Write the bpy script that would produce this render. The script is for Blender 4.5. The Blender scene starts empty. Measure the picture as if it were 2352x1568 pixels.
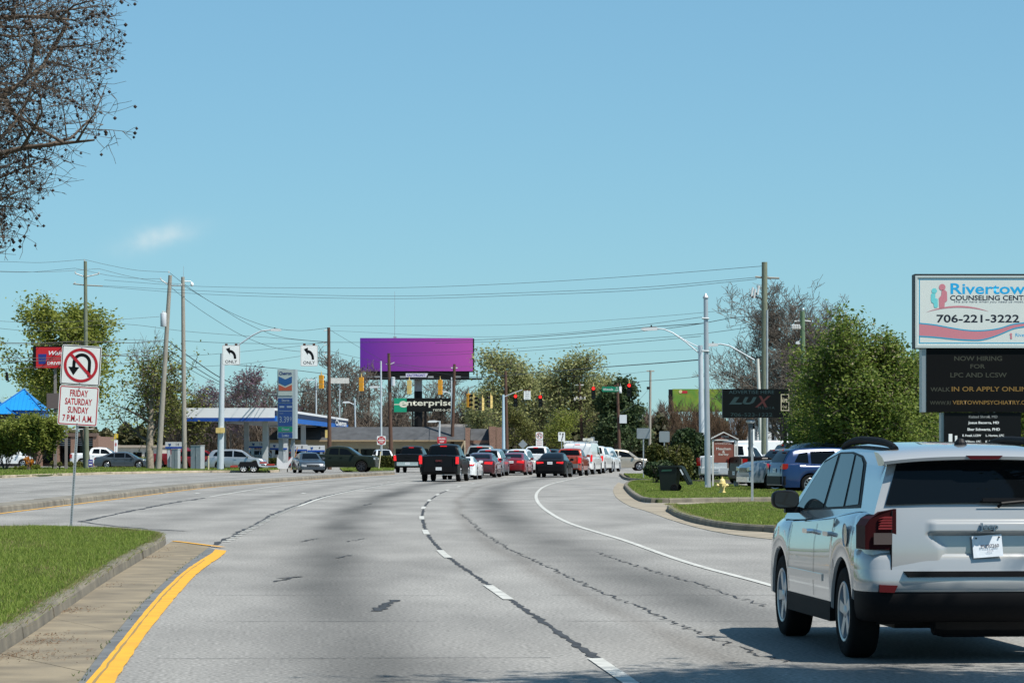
import bpy, bmesh, math, random
import numpy as np
from mathutils import Vector, Matrix

SC = bpy.context.scene
C = SC.collection
R = math.radians
random.seed(7)
RNG = np.random.default_rng(7)

# ------------------------------------------------------------------ camera
F, U0, H0, CH = 6860.0, 1176.0, 1035.0, 1.56      # focal length / centre / horizon (measured on a 2352 px wide view), eye height
cam_d = bpy.data.cameras.new('camera')
cam_d.lens = 36.0 * F / 2352.0
cam_d.sensor_width = 36.0
cam_d.shift_y = (H0 - 784.0) / 2352.0
cam_d.clip_start = 0.5
cam_d.clip_end = 6000.0
cam = bpy.data.objects.new('camera', cam_d)
cam.location = (0, 0, CH)
cam.rotation_euler = (R(90), 0, 0)
C.objects.link(cam)
SC.camera = cam

# ------------------------------------------------------------------ light
SUN = Vector((0.42, -0.31, 0.84)).normalized()
w = bpy.data.worlds.new('World'); SC.world = w; w.use_nodes = True
nt = w.node_tree; nt.nodes.clear()
out = nt.nodes.new('ShaderNodeOutputWorld'); bg = nt.nodes.new('ShaderNodeBackground')
sky = nt.nodes.new('ShaderNodeTexSky'); sky.sky_type = 'NISHITA'; sky.sun_disc = False
sky.sun_elevation = math.asin(SUN.z); sky.sun_rotation = math.atan2(SUN.x, SUN.y)
sky.altitude = 0; sky.air_density = 1.0; sky.dust_density = 0.0; sky.ozone_density = 4.0
gm = nt.nodes.new('ShaderNodeGamma'); gm.inputs[1].default_value = 0.57
hs = nt.nodes.new('ShaderNodeMixRGB'); hs.blend_type = 'MULTIPLY'; hs.inputs[0].default_value = 1.0
hs.inputs[2].default_value = (1.20, 1.97, 2.33, 1)
# one thin fair-weather wisp low in the west
def wm(op, *a):
    n = nt.nodes.new('ShaderNodeMath'); n.operation = op
    for i, q in enumerate(a):
        if isinstance(q, (int, float)): n.inputs[i].default_value = q
        else: nt.links.new(q, n.inputs[i])
    return n.outputs[0]
tc = nt.nodes.new('ShaderNodeTexCoord'); sx = nt.nodes.new('ShaderNodeSeparateXYZ'); nt.links.new(tc.outputs['Generated'], sx.inputs[0])
yy = wm('MAXIMUM', sx.outputs[1], 0.01); ca = wm('ADD', wm('DIVIDE', sx.outputs[0], yy), 0.1185); cb = wm('SUBTRACT', wm('SUBTRACT', wm('DIVIDE', sx.outputs[2], yy), 0.0715), wm('MULTIPLY', ca, 0.22))
ea = wm('DIVIDE', ca, 0.0115); eb = wm('DIVIDE', cb, 0.0038); gs = wm('EXPONENT', wm('MULTIPLY', wm('ADD', wm('MULTIPLY', ea, ea), wm('MULTIPLY', eb, eb)), -1.0))
ns = nt.nodes.new('ShaderNodeTexNoise'); ns.inputs['Scale'].default_value = 130.0; ns.inputs['Detail'].default_value = 6; nt.links.new(tc.outputs['Generated'], ns.inputs[0])
cf = wm('MULTIPLY', gs, wm('MULTIPLY_ADD', ns.outputs[0], 1.3, -0.25))
mx = nt.nodes.new('ShaderNodeMixRGB'); mx.inputs[2].default_value = (6.6, 7.7, 8.0, 1)
L = nt.links.new
L(cf, mx.inputs[0])
L(sky.outputs[0], gm.inputs[0]); L(gm.outputs[0], hs.inputs[1]); L(hs.outputs[0], mx.inputs[1]); L(mx.outputs[0], bg.inputs[0]); L(bg.outputs[0], out.inputs[0])
bg.inputs[1].default_value = 0.075
sd = bpy.data.lights.new('sun', 'SUN'); sd.energy = 4.8; sd.angle = R(0.53); sd.color = (1.0, 0.955, 0.88)
so = bpy.data.objects.new('sun', sd); so.rotation_euler = SUN.to_track_quat('Z', 'Y').to_euler(); C.objects.link(so)

SC.view_settings.view_transform = 'Standard'; SC.view_settings.look = 'None'
SC.view_settings.gamma = 1.0; SC.view_settings.use_curve_mapping = False
SC.view_settings.exposure = 0.50
SC.cycles.max_bounces = 6; SC.cycles.transparent_max_bounces = 8

# ------------------------------------------------------------------ places
def P(u, v, Y):                      # a point seen at (u, v) that stands Y metres away
    return Vector(((u - U0) / F * Y, Y, CH + (H0 - v) / F * Y))
def G(u, v, z=0.0):                  # the point of the plane z seen at (u, v)
    Y = (CH - z) * F / (v - H0)
    return Vector(((u - U0) / F * Y, Y, z))
def GX(u, Y): return (u - U0) / F * Y

# ------------------------------------------------------------------ materials
MATS = {}
def lin(c):
    if isinstance(c, str):
        c = [int(c[i:i + 2], 16) / 255 for i in (0, 2, 4)]
        c = [x / 12.92 if x <= 0.04045 else ((x + 0.055) / 1.055) ** 2.4 for x in c]
    return (c[0], c[1], c[2], 1.0)
def mat(name, col, rough=0.6, metal=0.0, var=0.0, vscale=4.0, bump=0.0, bscale=40.0, coat=0.0, emit=0.0, spec=0.5, col2=None, stretch=None, sub=0.0, alpha=1.0):
    if name in MATS: return MATS[name]
    m = bpy.data.materials.new(name); m.use_nodes = True; MATS[name] = m
    t = m.node_tree; b = t.nodes['Principled BSDF']; c = lin(col)
    b.inputs['Base Color'].default_value = c; b.inputs['Roughness'].default_value = rough; b.inputs['Metallic'].default_value = metal
    b.inputs['Specular IOR Level'].default_value = spec
    if coat: b.inputs['Coat Weight'].default_value = coat; b.inputs['Coat Roughness'].default_value = 0.04
    if emit: b.inputs['Emission Color'].default_value = c; b.inputs['Emission Strength'].default_value = emit
    if sub: b.inputs['Subsurface Weight'].default_value = sub
    m.diffuse_color = c
    if var or col2:
        g = t.nodes.new('ShaderNodeTexCoord'); n = t.nodes.new('ShaderNodeTexNoise'); n.inputs['Scale'].default_value = vscale; n.inputs['Detail'].default_value = 5
        if stretch:
            q = t.nodes.new('ShaderNodeMapping'); q.inputs['Scale'].default_value = stretch
            t.links.new(g.outputs['Object'], q.inputs[0]); t.links.new(q.outputs[0], n.inputs[0])
        else: t.links.new(g.outputs['Object'], n.inputs[0])
        r = t.nodes.new('ShaderNodeValToRGB'); e = r.color_ramp.elements
        e[0].position = 0.3; e[1].position = 0.7
        if col2: e[0].color = lin(col2); e[1].color = c
        else:
            e[0].color = (c[0] * (1 - var), c[1] * (1 - var), c[2] * (1 - var), 1); e[1].color = (min(1, c[0] * (1 + var)), min(1, c[1] * (1 + var)), min(1, c[2] * (1 + var)), 1)
        t.links.new(n.outputs[0], r.inputs[0]); t.links.new(r.outputs[0], b.inputs['Base Color'])
    if bump:
        g = t.nodes.new('ShaderNodeTexCoord'); n = t.nodes.new('ShaderNodeTexNoise'); n.inputs['Scale'].default_value = bscale; n.inputs['Detail'].default_value = 4
        u = t.nodes.new('ShaderNodeBump'); u.inputs['Strength'].default_value = bump; u.inputs['Distance'].default_value = 0.02
        t.links.new(g.outputs['Object'], n.inputs[0]); t.links.new(n.outputs[0], u.inputs['Height']); t.links.new(u.outputs[0], b.inputs['Normal'])
    return m
def paint(name, col, metal=0.0, rough=0.28):
    dk = max(col) < 0.05
    return mat('paint_' + name, col, rough, metal, coat=0.10 if dk else 0.8, spec=0.06 if dk else 0.5, var=0.03, vscale=1.5)
def leafmat(name, c1, c2, trans=0.45):
    if name in MATS: return MATS[name]
    m = bpy.data.materials.new(name); m.use_nodes = True; MATS[name] = m; t = m.node_tree
    b = t.nodes['Principled BSDF']; o = t.nodes['Material Output']; b.inputs['Roughness'].default_value = 0.6
    b.inputs['Specular IOR Level'].default_value = 0.25
    g = t.nodes.new('ShaderNodeNewGeometry'); r = t.nodes.new('ShaderNodeValToRGB'); e = r.color_ramp.elements
    e[0].color = lin(c1); e[1].color = lin(c2)
    t.links.new(g.outputs['Random Per Island'], r.inputs[0]); t.links.new(r.outputs[0], b.inputs['Base Color'])
    tr = t.nodes.new('ShaderNodeBsdfTranslucent'); t.links.new(r.outputs[0], tr.inputs[0])
    ms = t.nodes.new('ShaderNodeMixShader'); ms.inputs[0].default_value = trans
    t.links.new(b.outputs[0], ms.inputs[1]); t.links.new(tr.outputs[0], ms.inputs[2]); t.links.new(ms.outputs[0], o.inputs[0])
    return m

M_GALV = mat('galvanised', (0.42, 0.45, 0.46), 0.45, 0.5, var=0.12, vscale=6)
M_STEELPALE = mat('pale_steel', (0.50, 0.55, 0.58), 0.5, 0.2, var=0.06, vscale=3)
M_WOODG = mat('treated_pole', (0.15, 0.17, 0.12), 0.9, var=0.3, vscale=5, stretch=(6, 6, 0.5), bump=0.4)
M_WOODB = mat('creosote_pole', (0.085, 0.045, 0.03), 0.9, var=0.35, vscale=5, stretch=(6, 6, 0.5), bump=0.4)
M_WOODT = mat('weathered_pole', (0.28, 0.26, 0.22), 0.9, var=0.25, vscale=5, stretch=(6, 6, 0.5), bump=0.4)
M_BLACK = mat('black_plastic', (0.006, 0.006, 0.007), 0.5, spec=0.2)
M_RUBBER = mat('rubber', (0.008, 0.008, 0.008), 0.9, spec=0.15, bump=0.2, bscale=60)
M_GLASS = mat('dark_glass', (0.003, 0.004, 0.005), 0.03, spec=0.2)
M_CHROME = mat('chrome', (0.75, 0.76, 0.78), 0.12, 1.0)
M_ALLOY = mat('alloy', (0.42, 0.43, 0.45), 0.3, 0.9)
M_DARKALLOY = mat('dark_alloy', (0.05, 0.05, 0.055), 0.35, 0.8)
M_TAIL = mat('tail_lens', (0.28, 0.008, 0.01), 0.12, coat=1.0)
M_TAILLIT = mat('tail_lit', (0.75, 0.015, 0.02), 0.2, emit=0.35)
M_HEAD = mat('head_lens', (0.55, 0.58, 0.6), 0.08, 0.4, coat=1.0)
M_WHITE = mat('white_sheet', (0.80, 0.81, 0.80), 0.4)
M_SIGNWHITE = mat('sign_white', (0.76, 0.78, 0.76), 0.45, var=0.03, vscale=2)
M_SIGNRED = mat('sign_red', (0.42, 0.012, 0.022), 0.45)
M_SIGNBLACK = mat('sign_black', (0.004, 0.004, 0.005), 0.5, spec=0.2)
M_SIGNGREEN = mat('sign_green', (0.0, 0.17, 0.09), 0.45)
M_PLATE = mat('plate_white', (0.72, 0.74, 0.75), 0.4)
M_AMBER = mat('signal_yellow', (0.75, 0.33, 0.02), 0.45, var=0.05)
M_SIGTAN = mat('faded_signal_yellow', (0.62, 0.46, 0.16), 0.5, var=0.08)
M_REDLIT = mat('signal_red_lit', (1.0, 0.02, 0.015), 0.3, emit=1.6)
M_LENSOFF = mat('signal_lens_off', (0.02, 0.015, 0.01), 0.2)
M_WIRE = mat('cable', (0.02, 0.022, 0.024), 0.6)
M_WIREG = mat('bare_conductor', (0.10, 0.11, 0.12), 0.5, 0.3)
M_PORC = mat('porcelain', (0.6, 0.6, 0.58), 0.25)
M_CONC = mat('concrete', (0.25, 0.205, 0.135), 0.9, var=0.25, vscale=1.7, col2=(0.13, 0.108, 0.075), bump=0.25, bscale=50)
M_KERB = mat('kerb_concrete', (0.20, 0.175, 0.13), 0.92, col2=(0.10, 0.09, 0.07), vscale=2.2, bump=0.35, bscale=35)
M_LINEW = mat('line_white', (0.55, 0.55, 0.51), 0.75, col2=(0.30, 0.30, 0.275), vscale=4.5)
M_TAR = mat('crack_tar', (0.045, 0.048, 0.052), 0.8, spec=0.2, var=0.4, vscale=6)
M_BARK = mat('bark', (0.10, 0.082, 0.065), 0.95, var=0.3, vscale=9, bump=0.5, bscale=25)
M_TWIG = mat('twig', (0.115, 0.092, 0.073), 0.95, var=0.2, vscale=3)

# ------------------------------------------------------------------ mesh building
class MB:
    def __init__(s): s.v = []; s.f = []; s.m = []
    def add(s, vs, fs, mi=0):
        o = len(s.v); s.v.extend([tuple(p) for p in vs]); s.f.extend([tuple(o + i for i in f) for f in fs]); s.m.extend([mi] * len(fs)); return s
    def box(s, x0, x1, y0, y1, z0, z1, mi=0, M=None):
        vs = [Vector((x, y, z)) for z in (z0, z1) for y in (y0, y1) for x in (x0, x1)]
        if M is not None: vs = [M @ p for p in vs]
        return s.add(vs, [(0, 2, 3, 1), (4, 5, 7, 6), (0, 1, 5, 4), (2, 6, 7, 3), (0, 4, 6, 2), (1, 3, 7, 5)], mi)
    def cyl(s, a, b, r0, r1=None, n=10, mi=0, caps=True):
        a = Vector(a); b = Vector(b); r1 = r0 if r1 is None else r1
        d = (b - a).normalized(); q = d.orthogonal().normalized(); k = d.cross(q)
        vs = [a + (q * math.cos(2 * math.pi * i / n) + k * math.sin(2 * math.pi * i / n)) * r0 for i in range(n)]
        vs += [b + (q * math.cos(2 * math.pi * i / n) + k * math.sin(2 * math.pi * i / n)) * r1 for i in range(n)]
        fs = [(i, (i + 1) % n, n + (i + 1) % n, n + i) for i in range(n)]
        if caps: fs += [tuple(range(n - 1, -1, -1)), tuple(range(n, 2 * n))]
        return s.add(vs, fs, mi)
    def tube(s, pts, r, n=6, mi=0):
        pts = [Vector(p) for p in pts]; rs = r if isinstance(r, (list, tuple)) else [r] * len(pts); vs = []; fs = []
        ref = None
        for i, p in enumerate(pts):
            d = (pts[min(i + 1, len(pts) - 1)] - pts[max(i - 1, 0)]).normalized()
            if ref is None: ref = d.orthogonal().normalized()
            q = (ref - d * ref.dot(d)).normalized(); ref = q; k = d.cross(q)
            vs += [p + (q * math.cos(2 * math.pi * j / n) + k * math.sin(2 * math.pi * j / n)) * rs[i] for j in range(n)]
        for i in range(len(pts) - 1):
            fs += [(i * n + j, i * n + (j + 1) % n, (i + 1) * n + (j + 1) % n, (i + 1) * n + j) for j in range(n)]
        fs += [tuple(range(n - 1, -1, -1)), tuple(range((len(pts) - 1) * n, len(pts) * n))]
        return s.add(vs, fs, mi)
    def lathe(s, prof, n=24, axis='z', c=(0, 0, 0), mi=0):
        vs = []; c = Vector(c)
        for r, h in prof:
            for j in range(n):
                a = 2 * math.pi * j / n; x, y = r * math.cos(a), r * math.sin(a)
                vs.append(c + Vector((x, y, h) if axis == 'z' else ((h, x, y) if axis == 'x' else (x, h, y))))
        fs = [(i * n + j, i * n + (j + 1) % n, (i + 1) * n + (j + 1) % n, (i + 1) * n + j) for i in range(len(prof) - 1) for j in range(n)]
        return s.add(vs, fs, mi)
    def prism(s, poly, h0, h1, axis='z', mi=0):       # polygon extruded along an axis; poly in the two other axes (x,y) / (x,z) / (y,z)
        n = len(poly)
        def pt(a, b, h): return (a, b, h) if axis == 'z' else ((a, h, b) if axis == 'y' else (h, a, b))
        vs = [pt(a, b, h0) for a, b in poly] + [pt(a, b, h1) for a, b in poly]
        fs = [tuple(range(n - 1, -1, -1)), tuple(range(n, 2 * n))] + [(i, (i + 1) % n, n + (i + 1) % n, n + i) for i in range(n)]
        return s.add(vs, fs, mi)
    def mesh(s, name, mats, smooth=None):
        me = bpy.data.meshes.new(name); me.from_pydata([tuple(p) for p in s.v], [], s.f)
        for m in (mats if isinstance(mats, (list, tuple)) else [mats]): me.materials.append(m)
        if any(s.m): me.polygons.foreach_set('material_index', s.m)
        bm = bmesh.new(); bm.from_mesh(me); bmesh.ops.recalc_face_normals(bm, faces=bm.faces); bm.to_mesh(me); bm.free()
        if smooth is not None:
            me.polygons.foreach_set('use_smooth', [True] * len(me.polygons)); me.set_sharp_from_angle(angle=R(smooth))
        me.update(); return me
    def build(s, name, mats, parent=None, smooth=None, loc=None):
        return put(name, s.mesh(name, mats, smooth), parent, loc)
def put(name, me, parent=None, loc=None):
    o = bpy.data.objects.new(name, me); C.objects.link(o)
    if parent is not None: o.parent = parent
    if loc is not None: o.location = loc
    return o
def tag(o, label, cat, group=None, kind=None):
    if label: o['label'] = label
    if cat: o['category'] = cat
    if group: o['group'] = group
    if kind: o['kind'] = kind
    return o
def thing(name, label, cat, loc=(0, 0, 0), rz=0.0, group=None):
    o = bpy.data.objects.new(name, None); o.empty_display_size = 0.3; C.objects.link(o)
    o.location = loc; o.rotation_euler = (0, 0, rz)
    return tag(o, label, cat, group)
def struct(name, o=None, loc=(0, 0, 0)):
    if o is None:
        o = bpy.data.objects.new(name, None); C.objects.link(o); o.location = loc
    o['kind'] = 'structure'; return o
def fastmesh(name, V, Fq, mats, mi=None):               # numpy verts (n,3), faces (m,k)
    me = bpy.data.meshes.new(name); V = np.ascontiguousarray(V, dtype=np.float32); Fq = np.ascontiguousarray(Fq, dtype=np.int32); k = Fq.shape[1]
    me.vertices.add(len(V)); me.vertices.foreach_set('co', V.ravel())
    me.loops.add(Fq.size); me.loops.foreach_set('vertex_index', Fq.ravel())
    me.polygons.add(len(Fq)); me.polygons.foreach_set('loop_start', np.arange(0, Fq.size, k, dtype=np.int32)); 
    for m in (mats if isinstance(mats, (list, tuple)) else [mats]): me.materials.append(m)
    if mi is not None: me.polygons.foreach_set('material_index', np.asarray(mi, dtype=np.int32))
    me.update(calc_edges=True); me.validate(); return me
def text(s, parent, m, c, w=None, h=None, face='-y', name='lettering', bold=0.0, space=1.0, shear=0.0, thick=0.0, align='C', roll=0.0):
    cu = bpy.data.curves.new('t', 'FONT'); cu.body = s; cu.size = 1.0; cu.offset = bold; cu.space_character = space; cu.shear = shear; cu.extrude = thick; cu.resolution_u = 3
    o = bpy.data.objects.new('t', cu); me = bpy.data.meshes.new_from_object(o)
    bpy.data.objects.remove(o); bpy.data.curves.remove(cu)
    v = np.zeros(len(me.vertices) * 3); me.vertices.foreach_get('co', v); v = v.reshape(-1, 3)
    lo, hi = v.min(0), v.max(0); d = np.maximum(hi - lo, 1e-6)
    sy = (h / d[1]) if h else None; sx = (w / d[0]) if w else None
    sx = sx or sy; sy = sy or sx
    v[:, 0] = (v[:, 0] - (lo[0] + hi[0]) / 2) * sx if align == 'C' else (v[:, 0] - lo[0]) * sx
    v[:, 1] = (v[:, 1] - (lo[1] + hi[1]) / 2) * sy
    if roll:
        cr, sr = math.cos(roll), math.sin(roll); v[:, 0], v[:, 1] = v[:, 0] * cr - v[:, 1] * sr, v[:, 0] * sr + v[:, 1] * cr
    z = v[:, 2].copy()
    if face == '-y': q = np.stack([v[:, 0], -z, v[:, 1]], 1)
    elif face == '+y': q = np.stack([-v[:, 0], z, v[:, 1]], 1)
    elif face == '+x': q = np.stack([z, v[:, 0], v[:, 1]], 1)
    elif face == '-x': q = np.stack([-z, -v[:, 0], v[:, 1]], 1)
    q = q + np.array(c); me.vertices.foreach_set('co', q.ravel()); me.materials.clear(); me.materials.append(m); me.update()
    me.name = name
    return put(name, me, parent)
def rrect(x0, x1, z0, z1, r, n=5):
    p = []
    for cx, cz, a0 in ((x1 - r, z0 + r, -90), (x1 - r, z1 - r, 0), (x0 + r, z1 - r, 90), (x0 + r, z0 + r, 180)):
        p += [(cx + r * math.cos(R(a0 + 90 * i / n)), cz + r * math.sin(R(a0 + 90 * i / n))) for i in range(n + 1)]
    return p
def ringpoly(mb, outer, inner, h0, h1, axis='y', mi=0):   # a frame: two loops with equal counts
    n = len(outer)
    def pt(a, b, h): return (a, h, b) if axis == 'y' else (a, b, h)
    vs = [pt(a, b, h0) for a, b in outer] + [pt(a, b, h0) for a, b in inner] + [pt(a, b, h1) for a, b in outer] + [pt(a, b, h1) for a, b in inner]
    fs = []
    for i in range(n):
        j = (i + 1) % n
        fs += [(i, j, n + j, n + i), (2 * n + i, 3 * n + i, 3 * n + j, 2 * n + j), (i, 2 * n + i, 2 * n + j, j), (n + i, n + j, 3 * n + j, 3 * n + i)]
    return mb.add(vs, fs, mi)
def circ(cx, cz, r, n=28, a0=0): return [(cx + r * math.cos(2 * math.pi * i / n + a0), cz + r * math.sin(2 * math.pi * i / n + a0)) for i in range(n)]
def ssum(y, pts):                    # smooth curve through (y, x) points (cubic Hermite)
    p = sorted(pts); ys = np.array([a for a, b in p]); xs = np.array([b for a, b in p])
    d = np.gradient(xs, ys); y = np.asarray(y, dtype=float)
    i = np.clip(np.searchsorted(ys, y) - 1, 0, len(ys) - 2); h = ys[i + 1] - ys[i]; t = np.clip((y - ys[i]) / h, 0, 1)
    v = (2 * t**3 - 3 * t**2 + 1) * xs[i] + (t**3 - 2 * t**2 + t) * h * d[i] + (-2 * t**3 + 3 * t**2) * xs[i + 1] + (t**3 - t**2) * h * d[i + 1]
    v = np.where(y > ys[-1], xs[-1] + (y - ys[-1]) * d[-1], v); v = np.where(y < ys[0], xs[0] + (y - ys[0]) * d[0], v)
    return v
def resample(pts, step):
    p = np.array([(a[0], a[1]) for a in pts], dtype=float); d = np.hypot(*np.diff(p, axis=0).T); s = np.concatenate([[0], np.cumsum(d)])
    n = max(2, int(s[-1] / step) + 1); q = np.linspace(0, s[-1], n)
    return np.stack([np.interp(q, s, p[:, 0]), np.interp(q, s, p[:, 1])], 1)
def chaikin(pts, k=2):
    p = np.array([(a[0], a[1]) for a in pts], dtype=float)
    for _ in range(k):
        q = [p[0]]
        for a, b in zip(p[:-1], p[1:]): q += [a * .75 + b * .25, a * .25 + b * .75]
        q.append(p[-1]); p = np.array(q)
    return p
def normals2(p):
    d = np.gradient(p, axis=0); d /= np.maximum(np.hypot(d[:, 0], d[:, 1])[:, None], 1e-9); return np.stack([-d[:, 1], d[:, 0]], 1)   # left-hand normal
# ================================================================== ground and roads
def sheet(name, poly, z, m, parent=None, thick=None):
    mb = MB(); p = [(float(a[0]), float(a[1])) for a in poly]
    if thick: mb.prism(p, z - thick, z)
    else: mb.add([(a, b, z) for a, b in p], [tuple(range(len(p)))])
    return mb.build(name, m, parent)
m_earth = mat('lot_ground', (0.20, 0.20, 0.17), 0.95, var=0.3, vscale=0.15, col2=(0.10, 0.11, 0.06), bump=0.2)
struct('ground', sheet('ground', [(-3000, -60), (3000, -60), (3000, 5000), (-3000, 5000)], -0.06, m_earth))

DL = [(20.0, 0.80)] + [(p.y, p.x) for p in [G(*a) for a in ((1449, 1549), (1151, 1365), (1020, 1273), (979, 1224), (969, 1192), (971.6, 1168), (986, 1149), (1008, 1134), (1036, 1122.5), (1065, 1114), (1140, 1102))]][1:]
def D(y): return ssum(y, DL)
RL = [(p.y, p.x) for p in [G(*a) for a in ((1780, 1347), (1606, 1300), (1433, 1240.6), (1314, 1203.7), (1260, 1175.5), (1233, 1148), (1235, 1129.5), (1260, 1113), (1308, 1101))]] + [(15, 3.55)]
def RE(y): return ssum(y, RL)
LL = [(p.y, p.x) for p in [G(*a) for a in ((512, 1250), (594, 1208), (642, 1181), (696, 1159), (745, 1142), (805, 1128), (870, 1116), (935, 1105))]]
def LE(y): return ssum(y, LL)
TL = [(p.y, p.x) for p in [G(*a) for a in ((392, 1155), (480, 1141), (636, 1116), (740, 1104), (840, 1095))]]
ML = [(p.y, p.x) for p in [G(*a) for a in ((0, 1178), (170, 1157), (300, 1141), (500, 1117), (600, 1109), (700, 1102), (800, 1095), (870, 1091))]]

# asphalt material: fine aggregate, dark oil down the lane centres, a brown tyre band; u = metres from the lane line, v = metres along
ma = bpy.data.materials.new('asphalt'); ma.use_nodes = True; t = ma.node_tree; b = t.nodes['Principled BSDF']; N = t.nodes.new; L = t.links.new
uv = N('ShaderNodeUVMap'); sep = N('ShaderNodeSeparateXYZ'); L(uv.outputs[0], sep.inputs[0])
def math_(op, a, bb=None, c=None):
    n = N('ShaderNodeMath'); n.operation = op
    for i, q in enumerate((a, bb, c)):
        if q is None: continue
        if isinstance(q, (int, float)): n.inputs[i].default_value = q
        else: L(q, n.inputs[i])
    return n.outputs[0]
def noise_(scale, detail=4, vec=None, sc=None):
    n = N('ShaderNodeTexNoise'); n.inputs['Scale'].default_value = scale; n.inputs['Detail'].default_value = detail
    if sc:
        q = N('ShaderNodeMapping'); q.inputs['Scale'].default_value = sc; L(vec or uv.outputs[0], q.inputs[0]); L(q.outputs[0], n.inputs[0])
    else: L(vec or uv.outputs[0], n.inputs[0])
    return n.outputs[0]
wob = math_('MULTIPLY_ADD', noise_(0.05, 3), 0.9, -0.45)
ss = math_('ADD', sep.outputs[0], wob)
tot = None
for c0, wd, am in ((-1.75, 0.62, 1.0), (1.95, 0.62, 0.85), (-5.6, 0.6, 0.4), (-8.4, 0.7, 0.35), (-15.6, 0.9, 0.35), (-19.4, 0.9, 0.35)):
    d_ = math_('DIVIDE', math_('SUBTRACT', ss, c0), wd); e_ = math_('MULTIPLY', math_('EXPONENT', math_('MULTIPLY', math_('MULTIPLY', d_, d_), -1.0)), am)
    tot = e_ if tot is None else math_('ADD', tot, e_)
oil = math_('MULTIPLY', tot, math_('MULTIPLY_ADD', noise_(0.4, 5, sc=(1, 0.16, 1)), 1.45, 0.0))
col = N('ShaderNodeMixRGB'); col.inputs[1].default_value = (0.246, 0.239, 0.222, 1); col.inputs[2].default_value = (0.066, 0.064, 0.059, 1); L(oil, col.inputs[0])
sp = N('ShaderNodeMapRange'); sp.inputs[1].default_value = 0.3; sp.inputs[2].default_value = 0.72; sp.inputs[3].default_value = 0.48; sp.inputs[4].default_value = 1.52; L(noise_(30, 4), sp.inputs[0])
md = N('ShaderNodeMapRange'); md.inputs[1].default_value = 0.3; md.inputs[2].default_value = 0.7; md.inputs[3].default_value = 0.76; md.inputs[4].default_value = 1.16; L(noise_(0.7, 8, sc=(1, 0.3, 1)), md.inputs[0])
band = math_('DIVIDE', math_('SUBTRACT', ss, 0.95), 0.17); band = math_('MULTIPLY', math_('EXPONENT', math_('MULTIPLY', math_('MULTIPLY', band, band), -1.0)), 0.4)
bm_ = N('ShaderNodeMixRGB'); L(band, bm_.inputs[0]); L(col.outputs[0], bm_.inputs[1]); bm_.inputs[2].default_value = (0.115, 0.103, 0.088, 1)
m1 = N('ShaderNodeMixRGB'); m1.blend_type = 'MULTIPLY'; m1.inputs[0].default_value = 1; L(bm_.outputs[0], m1.inputs[1]); L(math_('MULTIPLY', sp.outputs[0], md.outputs[0]), m1.inputs[2])
L(m1.outputs[0], b.inputs['Base Color']); b.inputs['Roughness'].default_value = 0.85; b.inputs['Specular IOR Level'].default_value = 0.3
bp = N('ShaderNodeBump'); bp.inputs['Strength'].default_value = 0.25; bp.inputs['Distance'].default_value = 0.01; L(noise_(60, 3), bp.inputs['Height']); L(bp.outputs[0], b.inputs['Normal'])
M_ASPH = ma
ys = np.concatenate([np.arange(6, 120, 2.0), np.arange(120, 420, 5.0)]); sv = np.concatenate([[-70, -40, -28, -20], np.arange(-16, 13, 2.0), [16, 24, 40, 70]])
Dy = D(np.minimum(ys, 185)) + np.maximum(ys - 185, 0) * 0.09
V = np.array([(Dy[i] + s, ys[i], 0) for i in range(len(ys)) for s in sv]); k = len(sv)
Fq = np.array([(i * k + j, i * k + j + 1, (i + 1) * k + j + 1, (i + 1) * k + j) for i in range(len(ys) - 1) for j in range(k - 1)])
me = fastmesh('road', V, Fq, M_ASPH); ul = me.uv_layers.new(name='UVMap'); li = np.zeros(len(me.loops), dtype=np.int32); me.loops.foreach_get('vertex_index', li)
UVv = np.array([(s, ys[i]) for i in range(len(ys)) for s in sv]); ul.data.foreach_set('uv', UVv[li].astype(np.float32).ravel())
road = struct('road', put('road', me))

def ribbon(name, pts, wd, z, m, parent, jit=0.0, step=None):
    p = resample(pts, step) if step else np.array([(a[0], a[1]) for a in pts], dtype=float)
    n = normals2(p); w2 = np.full(len(p), wd / 2)
    if jit:
        p = p + n * RNG.normal(0, jit, len(p))[:, None]; w2 = w2 * RNG.uniform(0.45, 1.5, len(p))
    V = np.concatenate([p + n * w2[:, None], p - n * w2[:, None]]); k = len(p)
    V = np.concatenate([V, np.full((2 * k, 1), z)], 1)
    return put(name, fastmesh(name, V, np.array([(i, k + i, k + i + 1, i + 1) for i in range(k - 1)]), m), parent)
def along(f, y0, y1, off=0.0, n=None): 
    yy = np.linspace(y0, y1, n or max(3, int((y1 - y0) / 1.2))); return np.stack([f(yy) + off, yy], 1)
# white lane paint
for kk in range(-1, 13):
    y1 = 34.6 + 12.2 * kk; ribbon('lane_dash', along(D, y1 - 3.3, y1), 0.115, 0.008, M_LINEW, road)
ribbon('edge_line', along(RE, 27.5, 190), 0.105, 0.008, M_LINEW, road)
ribbon('lane_line', along(LE, 84, 165), 0.11, 0.008, M_LINEW, road)
for kk in range(28): ribbon('dotted_line', along(LE, 51.2 + kk * 1.2, 51.2 + kk * 1.2 + 0.42, -0.04, 3), 0.15, 0.008, M_LINEW, road)
ribbon('lane_line', along(lambda y: ssum(y, TL), 101, 190), 0.12, 0.008, M_LINEW, road)
for kk in range(8): ribbon('lane_dash', along(lambda y: -18.3 + (y - 120) * 0.012, 62 + kk * 12.2, 65 + kk * 12.2, 0, 3), 0.14, 0.008, M_LINEW, road)
ribbon('edge_line', [(-23.7, 60), (-23.6, 130), (-22.6, 165), (-20.5, 196)], 0.14, 0.008, M_LINEW, road, step=4)
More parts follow.
